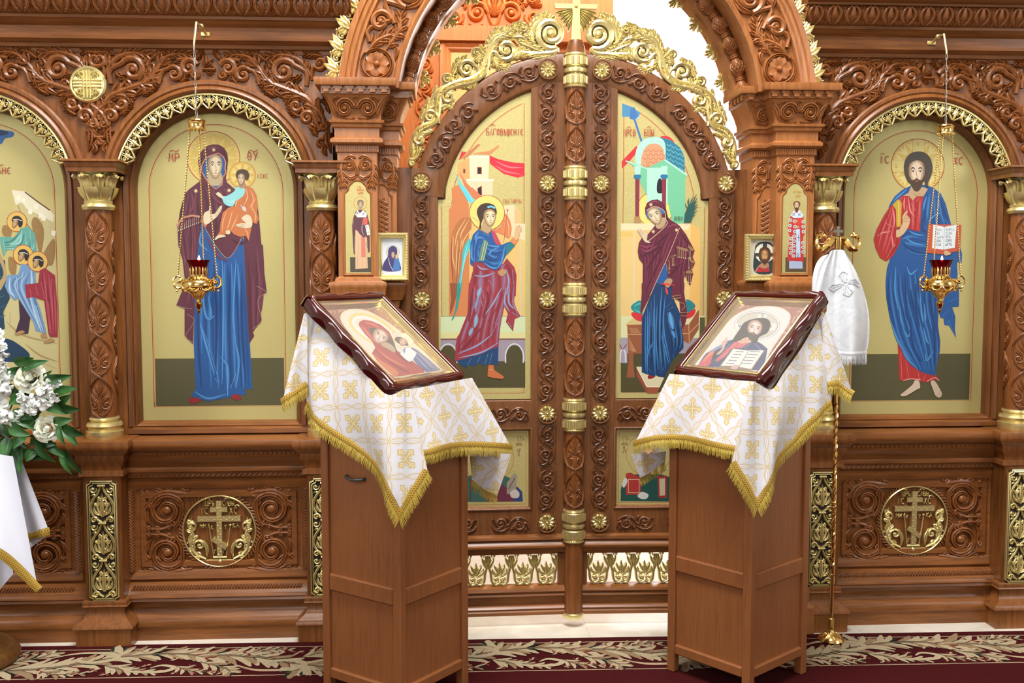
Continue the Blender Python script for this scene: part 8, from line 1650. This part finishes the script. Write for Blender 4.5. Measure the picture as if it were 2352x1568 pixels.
p.poly(A([(842, 690), (895, 690), (905, 1115), (838, 1115)]), (190, 208, 232)); p.line(A([(876, 770), (876, 875)]), 1, (40, 50, 70), False); p.line(A([(858, 820), (896, 820)]), 1, (40, 50, 70), False)
for k in range(3): p.line(A([(848, 1060+k*20), (888, 1060+k*20)]), 1, (40, 50, 70), False)
p.poly(A([(755, 490), (800, 410), (850, 455), (890, 405), (945, 480), (935, 520), (805, 528)]), (206, 220, 238)); p.poly(A([(862, 525), (925, 520), (920, 640), (850, 650)]), (206, 66, 52)); p.curve(A([(800, 590), (850, 550), (860, 580), (820, 610)]), (206, 150, 110)); p.curve(A([(845, 660), (880, 645), (888, 670), (850, 680)]), (206, 150, 110))
for x, y_ in ((805, 470), (890, 475)): p.line(A([(x-24, y_+24), (x+20, y_-26)]), 1, (40, 50, 80), False); p.line(A([(x-22, y_-18), (x+22, y_+22)]), 1, (40, 50, 80), False)
p.curve(A([(800, 330), (805, 290), (850, 272), (895, 290), (900, 330), (880, 360), (820, 360)]), (92, 62, 46)); face(p, *A([(848, 345)])[0], 6, 9, (216, 184, 146), (150, 110, 80), 0, 0, (76, 54, 42))
for tx, x, y_ in (('СВ ІОАН', 800, 148), ('ЗЛАТОУ', 808, 210)): p.text(tx, *A([(x, y_)])[0], 5, (196, 150, 70), .7, .5)
p.done('painted_saint', t)
# ================================================================== pictures in the small frames
t, pt, pn = siL; p = Paint(pt, pn); p.k = 4; A = ZM(720, 180, 3.135)
p.poly(A([(484, 1150), (640, 1150), (640, 1412), (488, 1412)]), (222, 226, 232)); p.disc(*A([(572, 1250)])[0], 15, (206, 204, 190)); p.ring(*A([(572, 1250)])[0], 15, .8, (170, 160, 120)); p.curve(A([(535, 1280), (540, 1230), (570, 1205), (600, 1225), (605, 1280), (625, 1340), (620, 1385), (505, 1385), (505, 1330)]), (70, 60, 110)); p.poly(A([(585, 1290), (615, 1290), (625, 1385), (570, 1385)]), (70, 120, 180)); face(p, *A([(572, 1272)])[0], 4.6, 7.5, (206, 180, 150), (130, 100, 76), .3); p.curve(A([(590, 1270), (605, 1268), (612, 1290), (600, 1300), (590, 1290)]), (196, 166, 130)); p.line(A([(540, 1290), (550, 1340), (575, 1385)]), 1, (226, 220, 226)); p.done('picture', t)
t, pt, pn = siR; p = Paint(pt, pn); p.k = 4; A = ZM(1700, 420, 6.535)
p.poly(A([(170, 840), (575, 840), (560, 1385), (160, 1385)]), (206, 198, 170)); p.curve(A([(215, 1335), (220, 1000), (250, 920), (310, 885), (430, 885), (490, 930), (520, 1010), (505, 1335)]), (44, 56, 62)); p.disc(*A([(368, 1050)])[0], 145/6.535, (226, 226, 204)); p.poly(A([(340, 905), (404, 905), (404, 1000), (340, 1000)]), (60, 64, 70)); p.poly(A([(225, 1050), (285, 1050), (285, 1105), (225, 1105)]), (60, 64, 70)); p.poly(A([(455, 1050), (510, 1050), (510, 1105), (455, 1105)]), (60, 64, 70)); p.poly(A([(215, 1335), (260, 1260), (320, 1200), (420, 1200), (480, 1260), (505, 1335)]), (170, 130, 96)); p.poly(A([(240, 1335), (280, 1260), (370, 1290), (430, 1260), (440, 1335)]), (176, 50, 56)); p.poly(A([(430, 1200), (500, 1250), (505, 1335), (440, 1335)]), (52, 66, 66)); p.curve(A([(275, 1080), (300, 990), (370, 955), (440, 990), (465, 1080), (440, 1160), (400, 1190), (330, 1190), (290, 1150)]), (84, 58, 40)); face(p, *A([(368, 1100)])[0], 9, 15, (206, 160, 106), (130, 86, 54), 0, 0, (84, 56, 38)); p.line(A([(285, 1362), (415, 1362)]), 2, (60, 60, 60), False)
for x, y_ in ((215, 880), (540, 870)): p.ring(*A([(x, y_)])[0], 2, 1, (110, 120, 100), n=12)
p.done('picture', t)
# ================================================================== pictures on the lecterns
def lpaint(F):
    p = Paint(lambda u, v: PP(u, v, F.at(0, 0, -.0298), F.n), tuple(F.n)); p.gain = .80; return p
p = lpaint(FL); A = ZM(690, 660, 5.737); p.k = 2
p.poly(A([(240, 235), (1060, 215), (2010, 1110), (1260, 1235)]), (156, 96, 62)); rr = random.Random(5)
for k in range(70):
    a = rr.random(); b_ = rr.random(); x, y_ = (280+760*a, 240+60*b_) if k < 40 else (1040+900*a*.95-60*b_, 240+840*a+40*b_-20); x2 = x+rr.uniform(-40, 40); p.line(A([(x, y_), ((x+x2)/2+12, y_+22), (x2, y_+rr.uniform(10, 50))]), 1.1, (226, 176, 140), nxt=False)
p.k += 1; CRE = (226, 216, 196)
p.curve(A([(1235, 1185), (900, 880), (640, 600), (535, 450), (530, 360), (600, 300), (720, 285), (860, 300), (1030, 380), (1200, 490), (1400, 650), (1880, 1090), (1600, 1130)]), (226, 206, 160)); p.curve(A([(1238, 1175), (910, 880), (655, 600), (552, 450), (550, 366), (612, 312), (720, 298), (850, 312), (1020, 392), (1190, 500), (1390, 658), (1850, 1088), (1600, 1122)]), CRE)
p.line(A([(950, 720), (770, 600), (665, 480), (670, 400), (760, 360), (900, 380), (1060, 455), (1240, 600)]), 9, (226, 206, 130)); p.line(A([(930, 690), (790, 590), (700, 480), (710, 420), (780, 392), (890, 405), (1040, 475), (1200, 600)]), 5, (232, 232, 228)); p.disc(*A([(1365, 700)])[0], 22, (234, 224, 196), 17); p.ring(*A([(1365, 700)])[0], 22, 1, (206, 180, 120), 17)
RV, RVL, RVD = (176, 60, 52), (222, 120, 84), (120, 30, 40)
p.poly(A([(768, 500), (775, 455), (830, 430), (930, 442), (1060, 495), (1170, 585), (1225, 700), (1265, 830), (1340, 880), (1500, 990), (1620, 1080), (1640, 1125), (1330, 1168), (1230, 1185), (1110, 1080), (1000, 955), (940, 870), (985, 795), (940, 710), (850, 620)]), RV)
folds(p, RV, RVL, [A(l) for l in ([(800, 500), (880, 600), (960, 700)], [(850, 460), (960, 490), (1050, 540)], [(960, 880), (1080, 1000), (1240, 1110)], [(1020, 830), (1200, 960), (1400, 1060)], [(1040, 980), (1160, 1080)])], 7); folds(p, RV, RVD, [A(l) for l in ([(1080, 920), (1300, 1060), (1440, 1130)], [(980, 830), (1100, 920)], [(1240, 800), (1300, 900), (1500, 1040)])], 8); p.poly(A([(1000, 960), (1110, 990), (1260, 1090), (1300, 1130), (1250, 1185), (1120, 1090)]), (206, 116, 64))
p.curve(A([(900, 560), (960, 535), (1080, 565), (1170, 640), (1230, 740), (1260, 850), (1180, 840), (1080, 780), (980, 680)]), (74, 74, 60)); p.curve(A([(1080, 720), (1170, 740), (1240, 800), (1240, 860), (1140, 810), (1060, 760)]), (190, 160, 130)); face(p, *A([(1045, 650)])[0], 20, 16, (232, 206, 188), (170, 128, 104), .1, .62)
p.curve(A([(1240, 690), (1270, 655), (1340, 665), (1400, 720), (1420, 770), (1340, 760), (1290, 740)]), (90, 60, 48)); face(p, *A([(1345, 722)])[0], 10, 8.5, (226, 190, 166), (160, 112, 90), .1, .5)
BV = (84, 92, 138); p.poly(A([(1460, 790), (1540, 830), (1680, 940), (1850, 1090), (1660, 1120), (1560, 1040), (1480, 950), (1440, 900)]), BV); folds(p, BV, (150, 158, 196), [A(l) for l in ([(1500, 830), (1640, 960), (1760, 1080)], [(1480, 870), (1600, 1000), (1700, 1100)], [(1500, 940), (1600, 1060)])], 6); p.poly(A([(1310, 880), (1380, 800), (1450, 800), (1530, 870), (1480, 960), (1430, 985), (1380, 950)]), (232, 234, 232)); p.poly(A([(1345, 830), (1385, 790), (1370, 880)]), (110, 140, 200))
p.line(A([(1240, 1195), (1400, 1165), (1870, 1098)]), 2, (226, 190, 130), False); p.line(A([(1240, 1195), (900, 890)]), 1.6, (226, 190, 130), False); p.done('picture', fiL)
p = lpaint(FR_); A = ZM(1520, 650, 5.88); p.k = 2
p.poly(A([(1030, 235), (2030, 250), (1330, 1235), (330, 1150)]), (166, 104, 78))
for k in range(60):
    a = rr.random(); b_ = rr.random(); x, y_ = (1030+900*a, 260+60*b_) if k < 36 else (1900-540*a+30*b_, 300+760*a); x2 = x+rr.uniform(-40, 40); p.line(A([(x, y_), ((x+x2)/2+12, y_+22), (x2, y_+rr.uniform(10, 50))]), 1.1, (232, 190, 166), nxt=False)
p.k += 1
p.curve(A([(430, 1130), (700, 750), (860, 560), (1000, 430), (1180, 345), (1400, 310), (1600, 330), (1720, 400), (1740, 480), (1690, 600), (1500, 880), (1290, 1190), (860, 1165)]), (232, 212, 190)); p.curve(A([(450, 1120), (712, 755), (872, 566), (1010, 440), (1185, 358), (1400, 322), (1590, 342), (1704, 406), (1724, 482), (1675, 596), (1490, 872), (1280, 1178), (860, 1153)]), (224, 220, 214))
p.disc(*A([(1290, 570)])[0], 47, (206, 198, 182), 29); p.ring(*A([(1290, 570)])[0], 47, 1.2, (150, 146, 146), 29); p.ring(*A([(1290, 570)])[0], 52, 1.0, (180, 172, 166), 33); p.poly(A([(1310, 425), (1430, 420), (1360, 560), (1250, 560)]), (226, 222, 214)); p.poly(A([(1010, 545), (1150, 545), (1110, 640), (985, 640)]), (226, 222, 214)); p.poly(A([(1430, 545), (1560, 545), (1530, 640), (1400, 640)]), (226, 222, 214)); p.text('О', *A([(1350, 465)])[0], 8, (90, 80, 70), 1.2); p.text('Ѡ', *A([(1040, 595)])[0], 8, (90, 80, 70), 1.2); p.text('Н', *A([(1455, 608)])[0], 8, (90, 80, 70), 1.2)
NV, NVL = (62, 68, 108), (150, 170, 214); p.poly(A([(600, 950), (760, 860), (900, 780), (1060, 740), (1260, 770), (1360, 830), (1430, 890), (1400, 1050), (1370, 1180), (1000, 1170), (620, 1140), (480, 1130), (560, 1000)]), NV); folds(p, NV, NVL, [A(l) for l in ([(640, 940), (780, 870), (900, 800)], [(860, 900), (920, 820)], [(1180, 830), (1120, 880)], [(1260, 820), (1340, 900)], [(1300, 860), (1380, 950)], [(700, 1130), (900, 1160)])], 7)
PK, PKL = (206, 96, 104), (238, 170, 160); p.poly(A([(980, 800), (1040, 780), (1180, 810), (1080, 880), (960, 880), (860, 990), (760, 1060), (720, 1050), (840, 930)]), PK); folds(p, PK, PKL, [A(l) for l in ([(1000, 810), (940, 880)], [(1060, 800), (1040, 870)], [(900, 920), (800, 1020)], [(1120, 820), (1080, 870)])], 6); p.poly(A([(520, 1080), (620, 960), (740, 900), (720, 1000), (640, 1110), (590, 1135), (470, 1125)]), (206, 84, 92)); p.line(A([(560, 1060), (660, 960), (720, 930)]), 7, (240, 150, 96), True, True, (206, 84, 92)); p.poly(A([(710, 930), (790, 880), (760, 980), (660, 1070)]), (46, 44, 50))
p.poly(A([(1090, 740), (1230, 750), (1200, 810), (1080, 820), (1020, 790)]), (214, 170, 146)); p.curve(A([(950, 795), (1050, 630), (1110, 540), (1240, 485), (1390, 475), (1462, 520), (1465, 600), (1420, 680), (1320, 730), (1290, 790), (1230, 810), (1230, 740), (1120, 740), (1060, 775)]), (52, 42, 40)); face(p, *A([(1252, 628)])[0], 17.5, 20.5, (236, 212, 200), (176, 130, 112), .1, .28, (74, 60, 56))
p.curve(A([(820, 880), (810, 800), (850, 770), (880, 730), (885, 790), (860, 840), (840, 900), (780, 960), (740, 960)]), (216, 176, 160))
p.poly(A([(960, 885), (1180, 910), (1400, 910), (1210, 1185), (1010, 1170), (770, 1140)]), (150, 120, 92)); p.poly(A([(970, 890), (1170, 915), (1050, 1120), (800, 1120)]), (232, 232, 226)); p.poly(A([(1180, 912), (1380, 912), (1210, 1165), (1050, 1135)]), (232, 232, 226))
for i in range(5):
    for (x0, x1, dx) in ((1000, 1110, -32), (1190, 1330, -30)): p.line(A([(x0+dx*i, 925+i*40), (x1+dx*i, 932+i*40)]), 2.2, (150, 150, 156), False)
p.curve(A([(930, 1150), (980, 1110), (1030, 1110), (1030, 1150), (990, 1175)]), (216, 176, 170)); p.line(A([(430, 1135), (840, 1180), (1290, 1195)]), 1.8, (232, 196, 160), False); p.done('picture', fiR)
for o in bpy.data.objects:
    if '_w' in o: del o['_w']
